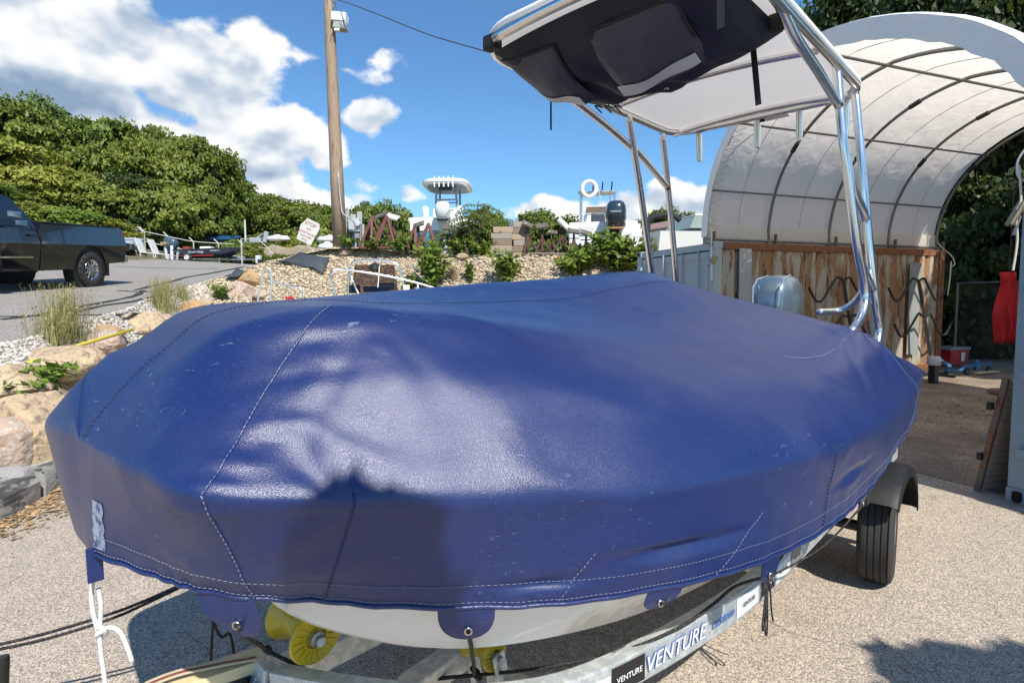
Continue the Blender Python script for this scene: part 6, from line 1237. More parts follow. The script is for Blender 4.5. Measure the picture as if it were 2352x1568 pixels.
def cabside(pts, name, m, o=.006):
    b = MB(); vs_ = []
    for x, z, w in pts: vs_.append((x, w + o, z))
    for x, z, w in pts: vs_.append((x, w + o - .012, z))
    n_ = len(pts); b.add(vs_, [tuple(range(n_)), tuple(reversed(range(n_, 2 * n_)))] + [(k, (k + 1) % n_, n_ + (k + 1) % n_, n_ + k) for k in range(n_)]); return b.build(name, m, truck)
cabside([(1.86, 1.34, .925), (2.55, 1.34, .925), (2.55, 1.83, .755), (2.12, 1.82, .765)], 'side_window', M_GLASS); cabside([(2.63, 1.34, .925), (3.62, 1.32, .93), (3.35, 1.66, .82), (3.15, 1.83, .755), (2.63, 1.83, .755)], 'side_window', M_GLASS)
for x0, x1 in ((1.53, 1.56), (2.585, 2.605)): MB().box(((x0 + x1) / 2, 1.0, .92), (.022, .012, .98)).build('door_gap', M_TRIM, truck)
for x in (1.75, 2.75): MB().box((x, 1.015, 1.17), (.24, .035, .045)).build('door_handle', M_PAINT, truck, bevel=.012)
MB().box((3.3, 1.17, 1.42), (.16, .26, .26)).build('mirror', M_CHROME, truck, bevel=.03)
mr2 = MB().box((2.35, 1.12, 1.56), (.34, .03, .12)).build('mirror', M_CHROME, truck, bevel=.02); MB().box((2.2, 1.12, 1.40), (.3, .03, .1)).build('mirror_glass', M_CHROME, mr2, bevel=.01)
MB().box((2.6, 1.006, .72), (1.6, .012, .035)).build('trim_strip', M_CHROME, truck)
for sgn in (1, -1):
    MB().box((-1.315, .90 * sgn, 1.13), (.07, .13, .42)).build('tail_light', mat('tail_red', (.38, .01, .012), .2), truck, bevel=.015); MB().box((-1.345, .88 * sgn, 1.05), (.04, .10, .10)).build('reverse_light', M_CHROME, truck, bevel=.01)
MB().box((-1.40, 0, .66), (.16, 1.9, .2)).build('bumper', M_CHROME, truck, bevel=.03); MB().box((-1.33, 0, 1.08), (.03, 1.6, .55)).build('tailgate', M_PAINT, truck, bevel=.01)
MB().box((.1, 0, 1.45), (2.6, 1.72, .04)).build('bed_cover', M_TRIM, truck, bevel=.01)
MB().box((1.9, 0, .48), (5.2, 1.2, .16)).build('chassis', M_TRIM, truck)
for sgn in (1, -1): MB().box((-.62, .86 * sgn, .42), (.02, .26, .34)).build('mud_flap', M_TRIM, truck)
for sgn in (1, -1): MB().tube([(q[0], .9 * sgn, q[1]) for q in arc(0, .575)], .03, 8).build('arch_trim', M_PAINT, truck); MB().lathe([(.56, -.12), (.56, .12)], 24, (0, .82 * sgn, .42), (0, 1, 0), caps=True).build('wheel_well', M_TRIM, truck)
M_ALLOY = mat('alloy', (.62, .63, .66), .2, 1.0)
for x, y in ((0, .86), (0, -.86), (3.9, .86), (3.9, -.86)):
    c = V((x, y, .415)); ax = V((0, 1 if y > 0 else -1, 0)); wh = wheel(c, ax, .415, .27, truck, rimm=M_ALLOY, tread=5, lug=6, spokes=10)
    for k in range(40):
        a_ = 2 * math.pi * k / 40; d = V((math.cos(a_), 0, math.sin(a_))); MB().box(c + d * .413 + ax * (.115 if k % 2 else -.115), (.035, .05, .016), Matrix.Rotation(-a_ - math.pi / 2, 3, 'Y')).build('tread_block', M_TYRE, wh)
# ================================================================ FAR SIDE OF THE CAR PARK
def lo(px, Y): p = aty(px, 600, Y); p.z = uppz(p.x, p.y) + .03; return p
# dark jon boat on a trailer
p = lo(470, 36); jb = thing('jon_boat', 'dark navy aluminium skiff with red stripe beyond the car park', 'boat', p); XF = Matrix.Translation(p + V((-2.0, 0, 0))) @ Matrix.Rotation(math.radians(-4), 4, 'Z')
hullmesh(4.6, 1.7, .25, .75, mat('jon_navy', (.02, .025, .045), .3, coat=.3), 'hull', jb, XF, bow=5, flare=.92, rise=.12)
MB().beam(XF @ V((.1, -.86, .34)), XF @ V((3.2, -.86, .36)), .02, .05).build('stripe', mat('stripe_red', (.4, .03, .03), .5), jb); text("Queen's Reign", .17, MATS['letter_white'], XF @ V((2.1, -.868, .58)), XF.to_3x3() @ V((1, 0, 0)), Z, jb, lift=.006); text('MA 5005 YT', .11, MATS['letter_white'], XF @ V((3.3, -.82, .64)), XF.to_3x3() @ V((1, .06, 0)), Z, jb, lift=.03)
outboard(jb, XF @ Matrix.Translation((-.1, 0, .9)) @ Matrix.Rotation(math.pi, 4, 'Z'), 1.25, mat('cowl_slate', (.06, .09, .12), .25, coat=.4), M_GREYLEG, -.3)
for x_, m_ in ((1.1, mat('seat_red', (.3, .05, .04), .6)), (2.2, M_BW), (2.5, M_BW)): MB().box(XF @ V((x_, -.1, .85)), (.4, .5, .22)).build('seat', m_, jb, bevel=.05)
MB().beam(XF @ V((-.2, -.5, .12)), XF @ V((5.4, 0, .15)), .08, .08).build('trailer_bar', M_GALV, jb); MB().beam(XF @ V((-.2, .5, .12)), XF @ V((5.4, 0, .15)), .08, .08).build('trailer_bar', M_GALV, jb)
wheel(XF @ V((1.6, -.95, .27)), XF.to_3x3() @ V((0, -1, 0)), .27, .16, jb, rimm=MATS['rim_white'])
# white loungers
M_PLW = mat('plastic_white', (.58, .58, .56), .5)
for i, (px, lb) in enumerate(((332, 'white plastic lounger folded up beside the cooler'), (362, 'white plastic lounger nearer the dark skiff'))):
    p = lo(px, 34.5); t = thing('sun_lounger', lb, 'lounger', p, 'white plastic loungers')
    MB().box(p + V((.45, 0, .28)), (1.1, .6, .06), Matrix.Rotation(.12, 3, 'Y')).build('seat', M_PLW, t, bevel=.02); MB().box(p + V((-.2, 0, .72)), (.08, .6, 1.0), Matrix.Rotation(-.35, 3, 'Y')).build('backrest', M_PLW, t, bevel=.02)
    for x_ in (-.05, .85):
        for y_ in (-.26, .26): MB().beam(p + V((x_, y_, 0)), p + V((x_, y_, .28)), .05, .05).build('leg', M_PLW, t)
p = lo(306, 35); t = thing('cooler_box', 'pale blue grey fish bin behind the truck', 'bin', p); MB().box(p + Z * .5, (.95, .7, .8), taper=1.06).build('body', mat('bin_grey', (.42, .48, .52), .5, var=.3, scale=3, col2=(.2, .24, .27), c2w=(.5, .6), c2scale=4), t, bevel=.03); MB().box(p + Z * .95, (1.08, .8, .09)).build('lid', mat('bin_lid', (.5, .58, .64), .5), t, bevel=.02)
p = lo(284, 33); t = thing('parked_car', 'dark car end showing behind the pickup tail', 'car', p); MB().box(p + V((-.6, 0, .55)), (1.7, 1.6, .5)).build('body', M_PAINT, t, bevel=.12); MB().box(p + V((-.8, 0, 1.0)), (1.1, 1.4, .5), taper=.8).build('cabin', M_GLASS, t, bevel=.1); 
for y_ in (-.75, .75): wheel(p + V((-.1, y_, .3)), V((0, 1 if y_ > 0 else -1, 0)), .3, .2, t, rimm=MATS['rim_grey'])
p = lo(395, 35); t = thing('trestle', 'leaning grey metal frames beside the dark skiff', 'frame', p)
for k in range(3): MB().beam(p + V((-.3 + .3 * k, 0, 0)), p + V((-.5 + .42 * k, .2, 1.0 - .1 * k)), .14, .05).build('leg', mat('frame_grey', (.42, .46, .48), .5, .4), t)
MB().box(p + V((-.45, .1, 1.05)), (.35, .3, .12)).build('head', mat('frame_tan', (.35, .26, .12), .7), t)
p = lo(645, 33); 
for i, (px, Y, lb, m_) in enumerate(((548, 37, 'grey boat trailer winch stand past the bow of the skiff', 0), (608, 34, 'small white and black pump cart by the fence', 1))):
    p = lo(px, Y); t = thing('cart', lb, 'cart', p); MB().box(p + Z * .4, (.7, .4, .3)).build('body', [MATS['frame_grey'], M_BLK][m_], t, bevel=.03); MB().box(p + V((-.35, 0, .55)), (.3, .3, .5)).build('tank', M_PLW, t, bevel=.06)
    wheel(p + V((.1, -.25, .2)), V((0, -1, 0)), .2, .1, t, rimm=MATS['rim_grey'], tread=2)
# pipe fences beyond the car park
M_FP = mat('fence_pipe', (.50, .48, .44), .55, .3, var=.2, scale=6)
def pipe_fence(label, px0, px1, Y0, Y1, h, n_, barb=False):
    a_, b_ = lo(px0, Y0), lo(px1, Y1); t = thing('pipe_fence', label, 'fence', a_)
    for k in range(n_):
        q = a_.lerp(b_, k / (n_ - 1)); q.z = uppz(q.x, q.y); MB().tube([q, q + Z * h], .045, 8).build('post', M_FP, t)
        if barb: MB().tube([q + Z * h, q + V((-.3, 0, h + .3))], .03, 6).build('arm', M_FP, t)
    for hh in ((h,) if not barb else (h, h * .55)):
        MB().tube([V((q.x, q.y, uppz(q.x, q.y) + hh)) for q in [a_.lerp(b_, f) for f in np.linspace(0, 1, 10)]], .03, 8).build('rail', M_FP, t)
pipe_fence('rusty topped pipe fence behind the dark skiff', 330, 560, 39, 40, 1.5, 5, True); pipe_fence('pale pipe fence to the right of the skiff bow', 556, 690, 34, 33, 1.5, 3); pipe_fence('pipe fence running behind the loungers', 268, 335, 40, 39, 1.5, 3, True)
# upper terrace things far left
p = lo(505, 46); p.z = aty(505, 556, 46).z; t = thing('covered_dinghy', 'bright blue tarped dinghy on the far terrace', 'boat', p); hullmesh(3.6, 1.4, .0, .35, mat('tarp_blue', (.02, .10, .24), .5), 'hull', t, Matrix.Translation(p + V((-1.8, 0, 0))), rise=.1); MB().loft([[p + V((-1.2, y, .35)) for y in (-.6, 0, .6)], [p + V((0, y, .35 + .35 * (y == 0))) for y in (-.65, 0, .65)], [p + V((1.4, y, .4)) for y in (-.5, 0, .5)]], caps=False, closed=False).build('tarp', MATS['tarp_blue'], t, smooth=True); MB().tube([p + V((.3, 0, .4)), p + V((.1, 0, 1.9))], .04, 6).build('mast', M_GALV, t)
p = lo(566, 46); p.z = aty(566, 560, 46).z; t = thing('mooring_post', 'white mast post on the far terrace', 'post', p); MB().tube([p, p + Z * 1.9], .07, 8).build('shaft', M_PLW, t); MB().box(p + V((0, 0, .1)), (.6, .6, .2)).build('base', M_GALV, t)
p = lo(590, 46); p.z = aty(590, 562, 46).z; t = thing('outboard_stand', 'grey machinery on the far terrace beside the white mast', 'machine', p); MB().box(p + Z * .35, (.9, .5, .4)).build('body', MATS['frame_grey'], t, bevel=.05); MB().box(p + V((.8, 0, .6)), (.3, .3, .9), Matrix.Rotation(.2, 3, 'Y')).build('column', MATS['frame_grey'], t, bevel=.05); MB().tube([p + V((-.6, 0, .1)), p + V((.6, 0, .9))], .06, 6).build('arm', MATS['frame_grey'], t)
for i, (px, py, Y, L_, lb) in enumerate(((640, 550, 46, 1.9, 'white shrink wrapped dinghy lying on the far terrace'), (760, 553, 40, 2.0, 'white wrapped boat just left of the utility pole'), (756, 572, 22, .7, 'white inflatable lying on top of the bank'))):
    p = aty(px, py, Y); b = MB(); rings = []
    for k in range(9):
        f = k / 8; w = math.sin(f * math.pi) ** .4 + .05; rings.append([p + V((L_ * (f - .5), .7 * w * math.cos(a_), (.16 + .10 * L_ + .05 * math.sin(k * 2)) * w * max(-.3, math.sin(a_)))) for a_ in np.linspace(0, 6.283, 13)[:-1]])
    tag(b.loft(rings).build('wrapped_boat', mat('shrink_wrap', (.68, .70, .72), .5, var=.1, scale=4), smooth=True), lb, 'boat')
# far gravel terrace
b = MB(); q = [aty(560, 566, 45.5), aty(790, 566, 38), aty(790, 600, 37.5), aty(560, 590, 44.5)]; vv = []
for i in range(7):
    for j in range(13): a_ = q[0].lerp(q[1], j / 12); c_ = q[3].lerp(q[2], j / 12); r_ = a_.lerp(c_, i / 6); vv.append(r_ + Z * .15 * math.sin(j * 1.9 + i) - Z * (.3 if i == 6 else 0))
top_ = [V((v.x, v.y + 18, v.z)) for v in vv[:13]]
struct(MB().add(top_ + vv, [(i * 13 + j, i * 13 + j + 1, i * 13 + 14 + j, i * 13 + 13 + j) for i in range(7) for j in range(12)]).build('far_terrace', M_BANK, smooth=True))
# ================================================================ VEGETATION
def leafquads(P, N, size, r, aspect=.62, jit=.9):
    n_ = len(P); d = N + r.randn(n_, 3) * jit; d /= np.linalg.norm(d, axis=1, keepdims=True) + 1e-9
    t = r.randn(n_, 3); u = np.cross(d, t); u /= np.linalg.norm(u, axis=1, keepdims=True) + 1e-9; w = np.cross(d, u); s = (size * (.6 + .8 * r.rand(n_)))[:, None]
    u *= s; w *= s * aspect; bend = d * s * .22
    return np.stack([P - u, P + w - bend, P + u, P - w - bend], 1)
def crown_mesh(name, seed, nclump, per, leaf, shape='round'):
    """foliage filling a unit crown: x,y in -1..1, z 0..1"""
    r = np.random.RandomState(seed); allP = []; allN = []
    for k in range(nclump):
        v = r.randn(3); v /= np.linalg.norm(v); rad = .55 + .47 * r.rand() ** .5
        if shape == 'round': c = np.array([v[0] * rad, v[1] * rad, .5 + .5 * v[2] * rad])
        else: c = np.array([v[0] * rad, v[1] * rad, .42 + .58 * v[2] * rad * (1 if v[2] > 0 else .8)])
        c[2] = max(c[2], .03); cr_ = .11 + .14 * r.rand(); q = r.randn(per, 3); q /= np.linalg.norm(q, axis=1, keepdims=True); q *= (r.rand(per, 1) ** .45) * cr_ * np.array([1.15, 1.15, .5]); P = c + q
        out = P - np.array([0, 0, .40]); out /= np.linalg.norm(out, axis=1, keepdims=True); allP.append(P); allN.append(out * .8 + np.array([0, 0, .7]))
    return np.concatenate(allP), np.concatenate(allN), leaf, r
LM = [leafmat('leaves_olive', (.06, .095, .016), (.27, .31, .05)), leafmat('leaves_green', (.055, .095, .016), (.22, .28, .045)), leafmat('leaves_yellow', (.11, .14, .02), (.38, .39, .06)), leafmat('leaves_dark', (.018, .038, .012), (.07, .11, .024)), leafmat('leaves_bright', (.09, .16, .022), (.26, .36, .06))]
M_BARK = mat('bark', (.12, .09, .065), .9, var=.4, scale=4, bump=.02, bscale=8, stretch=(4, 4, .8))
CM = {}
def crown_for(k, rel):
    """shared unit crown meshes, leaf length rel times the crown radius"""
    if (k, rel) not in CM:
        P, N, _, r = crown_mesh('crown', 100 + k, 170, int(120 * min(2.6, (.05 / rel) ** .9)), 0, 'round' if k % 2 else 'tall'); CM[(k, rel)] = quads_mesh('crown', leafquads(P, N, np.full(len(P), rel), r, jit=.7))
    return CM[(k, rel)]
def tree(px, pty, Y, w, label, group, mi=0, k=0, base=None, leaf=.26, bh=.12, name='tree', trunkr=.16):
    """base on the terrain; crown top at pixel row pty; w = crown radius"""
    p = aty(px, pty, Y); top = p.z; x, y = p.x, p.y; z0 = base if base is not None else uppz(x, y); H_ = top - z0
    if H_ < .8: return
    t = thing(name, label, 'tree', (x, y, z0), group, world=False); c0 = H_ * bh
    rel = min((.019, .028, .038, .052, .075), key=lambda q: abs(q - leaf / w)); me = crown_for(k, rel)
    o = bpy.data.objects.new('crown', me); COL.objects.link(o); o.parent = t; o.location = (0, 0, c0); o.rotation_euler = (0, 0, rnd.uniform(0, 6.28)); o.scale = (w, w, H_ - c0)
    if not me.materials: me.materials.append(LM[mi])
    o.material_slots[0].link = 'OBJECT'; o.material_slots[0].material = LM[mi]
    b = MB(); b.tube([(0, 0, -.2), (.05, .02, H_ * .3), (-.05, .05, H_ * .6), (0, 0, H_ * .85)], [trunkr, trunkr * .8, trunkr * .5, trunkr * .15], 8)
    for q in range(6):
        a_ = q * 1.05 + k; h0 = H_ * (.28 + .09 * q); e = w * .75; b.tube([(0, 0, h0), (math.cos(a_) * e * .5, math.sin(a_) * e * .5, h0 + H_ * .10), (math.cos(a_) * e, math.sin(a_) * e, h0 + H_ * .16)], [trunkr * .45, trunkr * .3, trunkr * .1], 6)
    b.build('trunk', M_BARK, t, smooth=True); return t
GL = 'trees on the hillside beyond the car park'
for i, (px, ty_, Y, w, mi, k, lb) in enumerate(((-40, 205, 44.9, 5.26, 0, 0, 'tallest broad oak at the edge of the hillside wood'), (70, 235, 49.0, 4.80, 1, 1, 'olive green oak next to the tallest one'), (150, 275, 51.7, 4.34, 0, 2, 'dark oak in the dip of the treeline'),
        (235, 285, 50.3, 4.45, 1, 3, 'round topped oak behind the truck bed'), (330, 300, 50.3, 4.12, 0, 4, 'lower oak between two round crowns'), (410, 310, 49.0, 4.57, 0, 1, 'dense round oak above the loungers'), (470, 370, 51.7, 3.65, 1, 0, 'oak at the outer end of the tall wood'), (20, 330, 40.8, 3.88, 2, 3, 'yellow green tree in front of the tallest oak'),
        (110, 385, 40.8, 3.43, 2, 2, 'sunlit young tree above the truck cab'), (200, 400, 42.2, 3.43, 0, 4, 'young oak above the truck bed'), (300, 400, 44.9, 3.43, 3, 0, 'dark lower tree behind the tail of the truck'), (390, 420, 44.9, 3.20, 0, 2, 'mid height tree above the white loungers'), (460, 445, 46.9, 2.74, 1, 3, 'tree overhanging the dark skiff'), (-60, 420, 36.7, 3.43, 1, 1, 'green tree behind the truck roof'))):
    tree(px, ty_, Y, w, lb, GL, mi, k, leaf=.15)
GS = 'shrubs at the foot of the hillside wood'
for i, (px, ty_, Y, w, mi, k, lb) in enumerate(((60, 470, 34.6, 2.56, 2, 0, 'pale yellow green shrub right behind the truck cab'), (140, 480, 35.2, 2.43, 4, 1, 'fern like pale green shrub behind the truck bed'), (215, 500, 36.5, 2.43, 2, 2, 'sunlit shrub behind the tail of the truck'), (262, 505, 42.0, 2.18, 1, 3, 'green shrub behind the tail light'), (345, 500, 45.6, 2.56, 2, 4, 'shrub behind the white loungers'),
        (410, 505, 45.6, 2.43, 1, 0, 'shrub beside the grey outboard of the skiff'), (0, 500, 33.3, 2.30, 1, 3, 'shrub behind the truck window'), (300, 470, 43.2, 2.43, 3, 2, 'shaded shrub between truck and loungers'))):
    tree(px, ty_, Y, w, lb, GS, mi, k, leaf=.10, bh=.02, name='shrub', trunkr=.05)
GM = 'trees on the far side of the terrace'
for i, (px, ty_, Y, w, mi, k, lb) in enumerate(((525, 420, 62, 4.5, 1, 2, 'tree where the tall wood meets the low treeline'), (575, 448, 64, 4.5, 0, 3, 'low treeline oak beyond the blue dinghy'), (630, 455, 62, 4.6, 1, 4, 'low treeline oak above the wrapped dinghy'), (690, 468, 60, 4.4, 0, 0, 'low treeline oak behind the stop sign'), (740, 486, 56, 3.8, 1, 1, 'low treeline oak left of the utility pole'), (800, 495, 52, 3.4, 0, 2, 'green tree behind the board panel'),
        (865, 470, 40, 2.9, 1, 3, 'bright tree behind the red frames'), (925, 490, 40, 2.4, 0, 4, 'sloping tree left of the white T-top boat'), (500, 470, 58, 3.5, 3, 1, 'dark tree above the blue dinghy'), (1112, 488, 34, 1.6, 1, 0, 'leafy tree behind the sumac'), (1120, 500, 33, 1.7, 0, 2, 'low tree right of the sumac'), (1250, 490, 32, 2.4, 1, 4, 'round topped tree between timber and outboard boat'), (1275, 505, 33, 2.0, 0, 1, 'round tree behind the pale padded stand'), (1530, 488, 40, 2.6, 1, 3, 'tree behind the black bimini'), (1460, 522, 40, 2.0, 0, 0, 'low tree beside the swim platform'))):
    tree(px, ty_, Y, w, lb, GM, mi, k, leaf=.17 if Y > 45 else .09, bh=.04)
for i, (px, ty_, Y, w, lb) in enumerate(((600, 540, 50, 1.8, 'low bush beside the white mast'), (540, 555, 41, 1.3, 'bush at the end of the terrace stones'), (680, 545, 47, 1.4, 'bush on the terrace behind the wrapped dinghy'), (655, 583, 31, 1.2, 'weedy bush behind the pipe fence'), (560, 560, 39, 1.2, 'bush behind the skiff bow'), (715, 560, 17, .5, 'small leafy shrub under the stop sign'))): tree(px, ty_, Y, w, lb, 'terrace bushes', [1, 4, 2, 1, 0, 4][i], i % 5, leaf=.06 if Y > 20 else .04, bh=.0, name='bush', trunkr=.03)
# large trees to the right behind the tent
GR = 'tall trees behind the tent'
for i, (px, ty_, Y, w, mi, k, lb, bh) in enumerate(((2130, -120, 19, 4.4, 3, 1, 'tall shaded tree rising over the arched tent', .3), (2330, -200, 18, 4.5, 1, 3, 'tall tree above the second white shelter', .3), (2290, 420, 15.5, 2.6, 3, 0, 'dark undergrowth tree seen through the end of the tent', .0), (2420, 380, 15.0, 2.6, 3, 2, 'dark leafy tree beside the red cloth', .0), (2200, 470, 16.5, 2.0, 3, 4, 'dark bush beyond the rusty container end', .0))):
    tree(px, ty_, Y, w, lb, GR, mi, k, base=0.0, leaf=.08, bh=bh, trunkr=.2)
# plants built leaf by leaf
def plant(name, label, base, h, spread, nstem, nleaf, leaf, mi, group=None, seed=0, droop=.2, cat='plant'):
    r = np.random.RandomState(seed); t = thing(name, label, cat, base, group, world=False); b = MB(); P = []; N = []
    for s in range(nstem):
        a_ = 6.28 * s / nstem + r.rand(); e = spread * (.35 + .65 * r.rand()); hh = h * (.6 + .4 * r.rand()); tip = V((math.cos(a_) * e, math.sin(a_) * e, hh)); path = [V((0, 0, -.03)), V((tip.x * .35, tip.y * .35, hh * .55)), tip]; b.tube(path, [.008 + h * .006, .006, .003], 5)
        for q in range(nleaf // nstem):
            f = .25 + .8 * r.rand(); p = path[0].lerp(path[1], min(1, f * 2)) if f < .5 else path[1].lerp(path[2], (f - .5) * 2); P.append((p.x + r.randn() * spread * .16, p.y + r.randn() * spread * .16, max(.02, p.z + r.randn() * h * .07))); N.append((math.cos(a_) * .4, math.sin(a_) * .4, 1))
    b.build('stem', mat('green_stem', (.12, .13, .05), .7), t); P, N = np.array(P), np.array(N); link('leaves', quads_mesh('leaves', leafquads(P, N, np.full(len(P), leaf), r, jit=.55)), LM[mi], t); return t
def bplant(px, py, *a, **k):
    p = bankhit(px, py)
    if p is None: p = lotpt(px, py)
    return plant(*a[:2], p, *a[2:], **k)
bplant(992, 668, 'shrub', 'bushy green shrub on the gravel behind the windscreen boat', 1.15, .50, 9, 620, .075, 4, seed=1, group='shrubs on the gravel bank')
bplant(1080, 652, 'shrub', 'small upright sapling on the gravel bank', .55, .2, 4, 130, .06, 4, seed=2, group='shrubs on the gravel bank'); bplant(1165, 655, 'shrub', 'leafy round shrub below the timber stacks', .80, .42, 8, 480, .075, 4, seed=3, group='shrubs on the gravel bank')
bplant(945, 665, 'shrub', 'low plant beside the switch panel', .35, .22, 5, 140, .06, 1, seed=13, group='shrubs on the gravel bank')
for i, (px, py, h, s_) in enumerate(((1345, 620, .75, .65), (1400, 618, .95, .7), (1455, 618, .9, .6), (1320, 630, .5, .5), (1430, 625, .7, .7))): bplant(px, py, 'vine_shrub', ['left end of the dense vine thicket by the outboard boat', 'tallest part of the dense vine thicket below the blue rope', 'vine thicket part beside the T-top leg', 'low trailing edge of the vine thicket', 'front of the vine thicket below the swim platform'][i], h, s_, 10, 520, .085, 4 if i % 2 else 1, seed=20 + i, group='vine thicket on the bank')
bplant(508, 690, 'shrub', 'bright lime green clump beside the mauve boulder', .42, .26, 14, 700, .028, 4, seed=5)
bplant(95, 925, 'sumac', 'green sumac seedling growing between the boulders by the bow', .38, .38, 9, 360, .055, 4, seed=6, droop=.3)
bplant(40, 935, 'sumac', 'smaller pale sumac seedling beside the largest golden boulder', .30, .26, 6, 180, .05, 4, seed=7)
for i, (px, py, h, s_, n_) in enumerate(((920, 575, .45, .35, 160), (1000, 578, .4, .3, 150), (1095, 585, .45, .4, 220), (800, 574, .3, .3, 130), (855, 575, .25, .3, 90), (1055, 580, .5, .35, 200))): p = up(px, 15.15); plant('weed', ['weedy plant inside the bent red frame', 'weeds under the white hull', 'weeds at the foot of the timber stacks', 'yellowish weeds at the foot of the utility pole', 'low weeds beside the pyramid frame', 'weeds below the sumac trunk'][i], p, h, s_, 6, n_, .07, 4, seed=40 + i, group='weeds along the top of the bank')
# pinnate sumac on the upper yard
def sumac(px, Y, h, label, seed, nf=16):
    r = random.Random(seed); p = up(px, Y); t = thing('sumac_tree', label, 'tree', p, world=False); b = MB(); Q = []; N = []
    for s in range(5):
        a_ = r.uniform(0, 6.28); e = r.uniform(.1, .5); tip = V((math.cos(a_) * e, math.sin(a_) * e, h * r.uniform(.5, .85))); b.tube([V((0, 0, 0)), tip * .5 + V((0, 0, .1)), tip], [.03, .022, .014], 6)
        for q in range(nf):
            c = tip * r.uniform(.45, 1.0); az = r.uniform(0, 6.28); L = r.uniform(.5, .85); d = V((math.cos(az), math.sin(az), 0)); pts = [c + d * L * f + Z * (L * .55 * f - L * .75 * f * f) for f in np.linspace(0, 1, 11)]; b.tube(pts, .004, 4)
            for k in range(1, 11):
                for sg in (1, -1):
                    sd2 = V((-d.y, d.x, 0)) * sg; base = pts[k]; tipq = base + sd2 * L * .2 * (1.1 - k / 13) - Z * .05; w = d * .022; Q.append([base - w * .5, base.lerp(tipq, .5) + w, tipq, base.lerp(tipq, .5) - w])
    b.build('stem', M_BARK, t); link('leaves', quads_mesh('leaves', np.array([[tuple(v) for v in q] for q in Q])), LM[4], t); return t
sumac(1082, 15.5, 1.9, 'feathery sumac growing in front of the white T-top boat', 3, 18); sumac(1105, 15.9, 1.5, 'smaller sumac beside the shorter timber stack', 4, 14); sumac(1052, 15.9, 1.0, 'sumac shoots against the white hull', 6, 10)
# dry grass tufts
def tuft(px, py, label, h, s_, n_, seed, m):
    p = bankhit(px, py) or lotpt(px, py); r = np.random.RandomState(seed); a_ = r.rand(n_) * 6.28; rad = np.abs(r.randn(n_)) * s_ * .35; base = np.stack([np.cos(a_) * rad, np.sin(a_) * rad, np.zeros(n_) - .03], -1); ln_ = np.stack([r.randn(n_) * .16, r.randn(n_) * .16, np.ones(n_)], -1) * (h * (.45 + .55 * r.rand(n_)))[:, None]; w = np.stack([np.cos(a_ + 1.57), np.sin(a_ + 1.57), np.zeros(n_)], -1) * .0035; t = thing('grass_tuft', label, 'grass', p, 'dry grass tufts', world=False)
    link('blades', quads_mesh('blades', np.stack([base - w, base + w, base + ln_ + w * .3 + ln_ * 0, base + ln_ - w * .3], 1)), m, t)
    hd_ = base + ln_ * (.75 + .25 * r.rand(n_, 1)); link('seed_heads', quads_mesh('seed_heads', leafquads(hd_, np.tile([[0, 0, 1.]], (n_, 1)), np.full(n_, .016), r, aspect=.4)), mat('seed_heads', (.34, .27, .12), .9, island=.4), t); return t
M_GRASS = mat('dry_grass', (.26, .25, .09), .8, var=.3, island=.5)
tuft(150, 775, 'tall dry grass tuft above the yellow pole', .75, .5, 520, 1, M_GRASS); tuft(375, 715, 'tawny dry grass tuft between the boulders', .75, .5, 600, 2, M_GRASS); tuft(120, 790, 'sparser dry grass to the side of the tall tuft', .5, .4, 300, 3, M_GRASS); tuft(420, 690, 'small grass tuft beside the lime green clump', .45, .35, 260, 4, M_GRASS); tuft(1040, 640, 'brown dead weed on the gravel bank', .4, .3, 200, 5, mat('dead_stem', (.22, .14, .08), .9, island=.4))
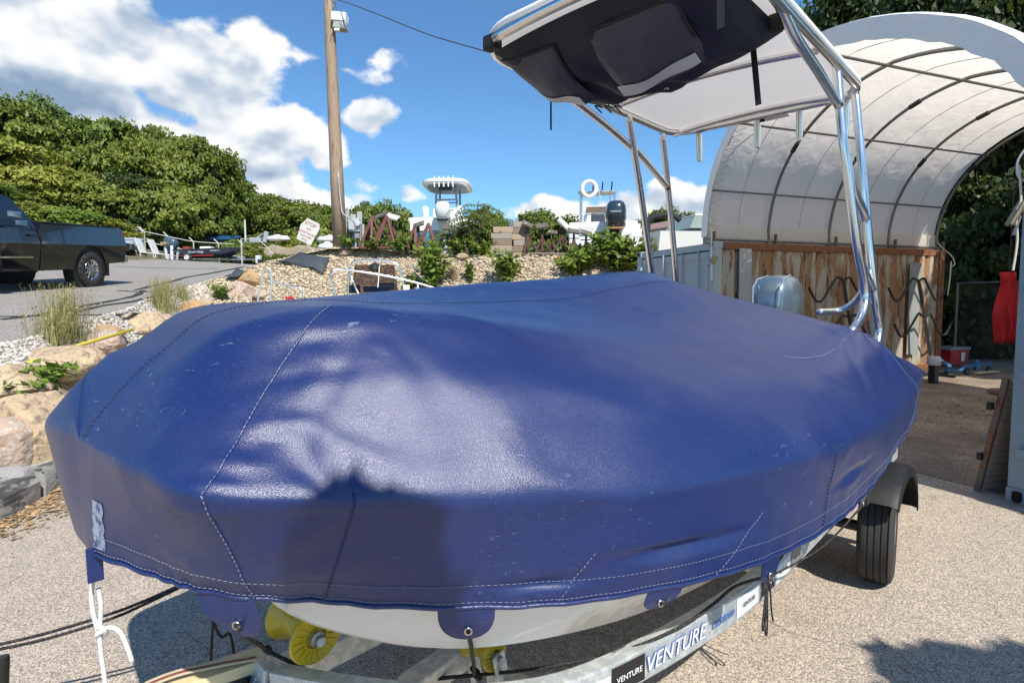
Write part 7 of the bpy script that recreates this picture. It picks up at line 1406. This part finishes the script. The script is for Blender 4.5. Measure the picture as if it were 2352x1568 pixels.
# added tree, unseen from the camera; leaf clumps placed to shadow pavement and cover
def shade_tree():
    r = np.random.RandomState(77); t = thing('shadow_caster_tree', 'added unseen tree, shaped to cast shade on the pavement and the cover', 'tree', (4.4, -2.1, 0), world=False); o0 = np.array([4.4, -2.1, 0]); P = []; N = []
    pb_ = gp(35, JH - 4, 0) + V((.05, 0, -.018)) + TOSUN * 4.1
    clumps = [((4.44 + r.randn() * .55, -1.75 + r.randn() * .5, 4.0 + r.randn() * .5), .5, 1500) for _ in range(18)] + [((3.75, -1.45, 3.9), .5, 1500), ((5.2, -1.5, 4.1), .5, 1500)]
    clumps += [(tuple(pb_ + V((dx, 0, dz))), r_, 700) for dx, dz, r_ in ((-.03, .0, .10), (.05, -.05, .12), (.06, -.2, .15), (-.05, -.17, .14))]
    for c, rad, n_ in clumps:
        q = r.randn(n_, 3); q /= np.linalg.norm(q, axis=1, keepdims=True); q *= (r.rand(n_, 1) ** .4) * rad; P.append(np.array(c) - o0 + q); N.append(np.tile([[0, 0, 1.]], (n_, 1)))
    P, N = np.concatenate(P), np.concatenate(N); link('crown', quads_mesh('crown', leafquads(P, N, np.full(len(P), .075), r)), LM[1], t)
    b = MB(); b.tube([(0, 0, -.1), (.03, .05, 1.6), (0, .2, 3.0), (.05, .4, 4.2)], [.11, .09, .07, .03], 10); l_ = pb_ - V(o0)
    b.tube(catmull([V((0, .2, 3.0)), V((0, .2, 3.0)).lerp(l_, .4) + Z * .3, V((0, .2, 3.0)).lerp(l_, .8) + Z * .2, l_], 4), [.035 - .002 * k for k in range(13)], 6)
    for a_ in range(5): b.tube([(0, .25, 3.1), (math.cos(a_ * 1.3) * .5, .35 + math.sin(a_ * 1.3) * .5, 3.7), (math.cos(a_ * 1.3) * .9, .4 + math.sin(a_ * 1.3) * .8, 4.0)], [.04, .025, .01], 6)
    b.build('trunk', M_BARK, t, smooth=True)
shade_tree()
bt_ = thing('oak_tree', 'broad oak growing beside the tent and shading its far end', 'tree', (13.6, 8.6, 0), GR, world=False)
for dx, dy, sz_, zz in ((0, 0, 2.7, 2.6), (-1.3, 1.6, 2.0, 2.4)):
    o_ = bpy.data.objects.new('crown', crown_for(1, .038)); COL.objects.link(o_); o_.parent = bt_; o_.location = (dx, dy, zz); o_.scale = (sz_, sz_, 6.0); o_.material_slots[0].link = 'OBJECT'; o_.material_slots[0].material = LM[3]
MB().tube([(0, 0, -.1), (.05, .1, 2.5), (-.2, .3, 5), (-.2, .4, 7.5)], [.26, .2, .14, .05], 10).build('trunk', M_BARK, bt_, smooth=True)
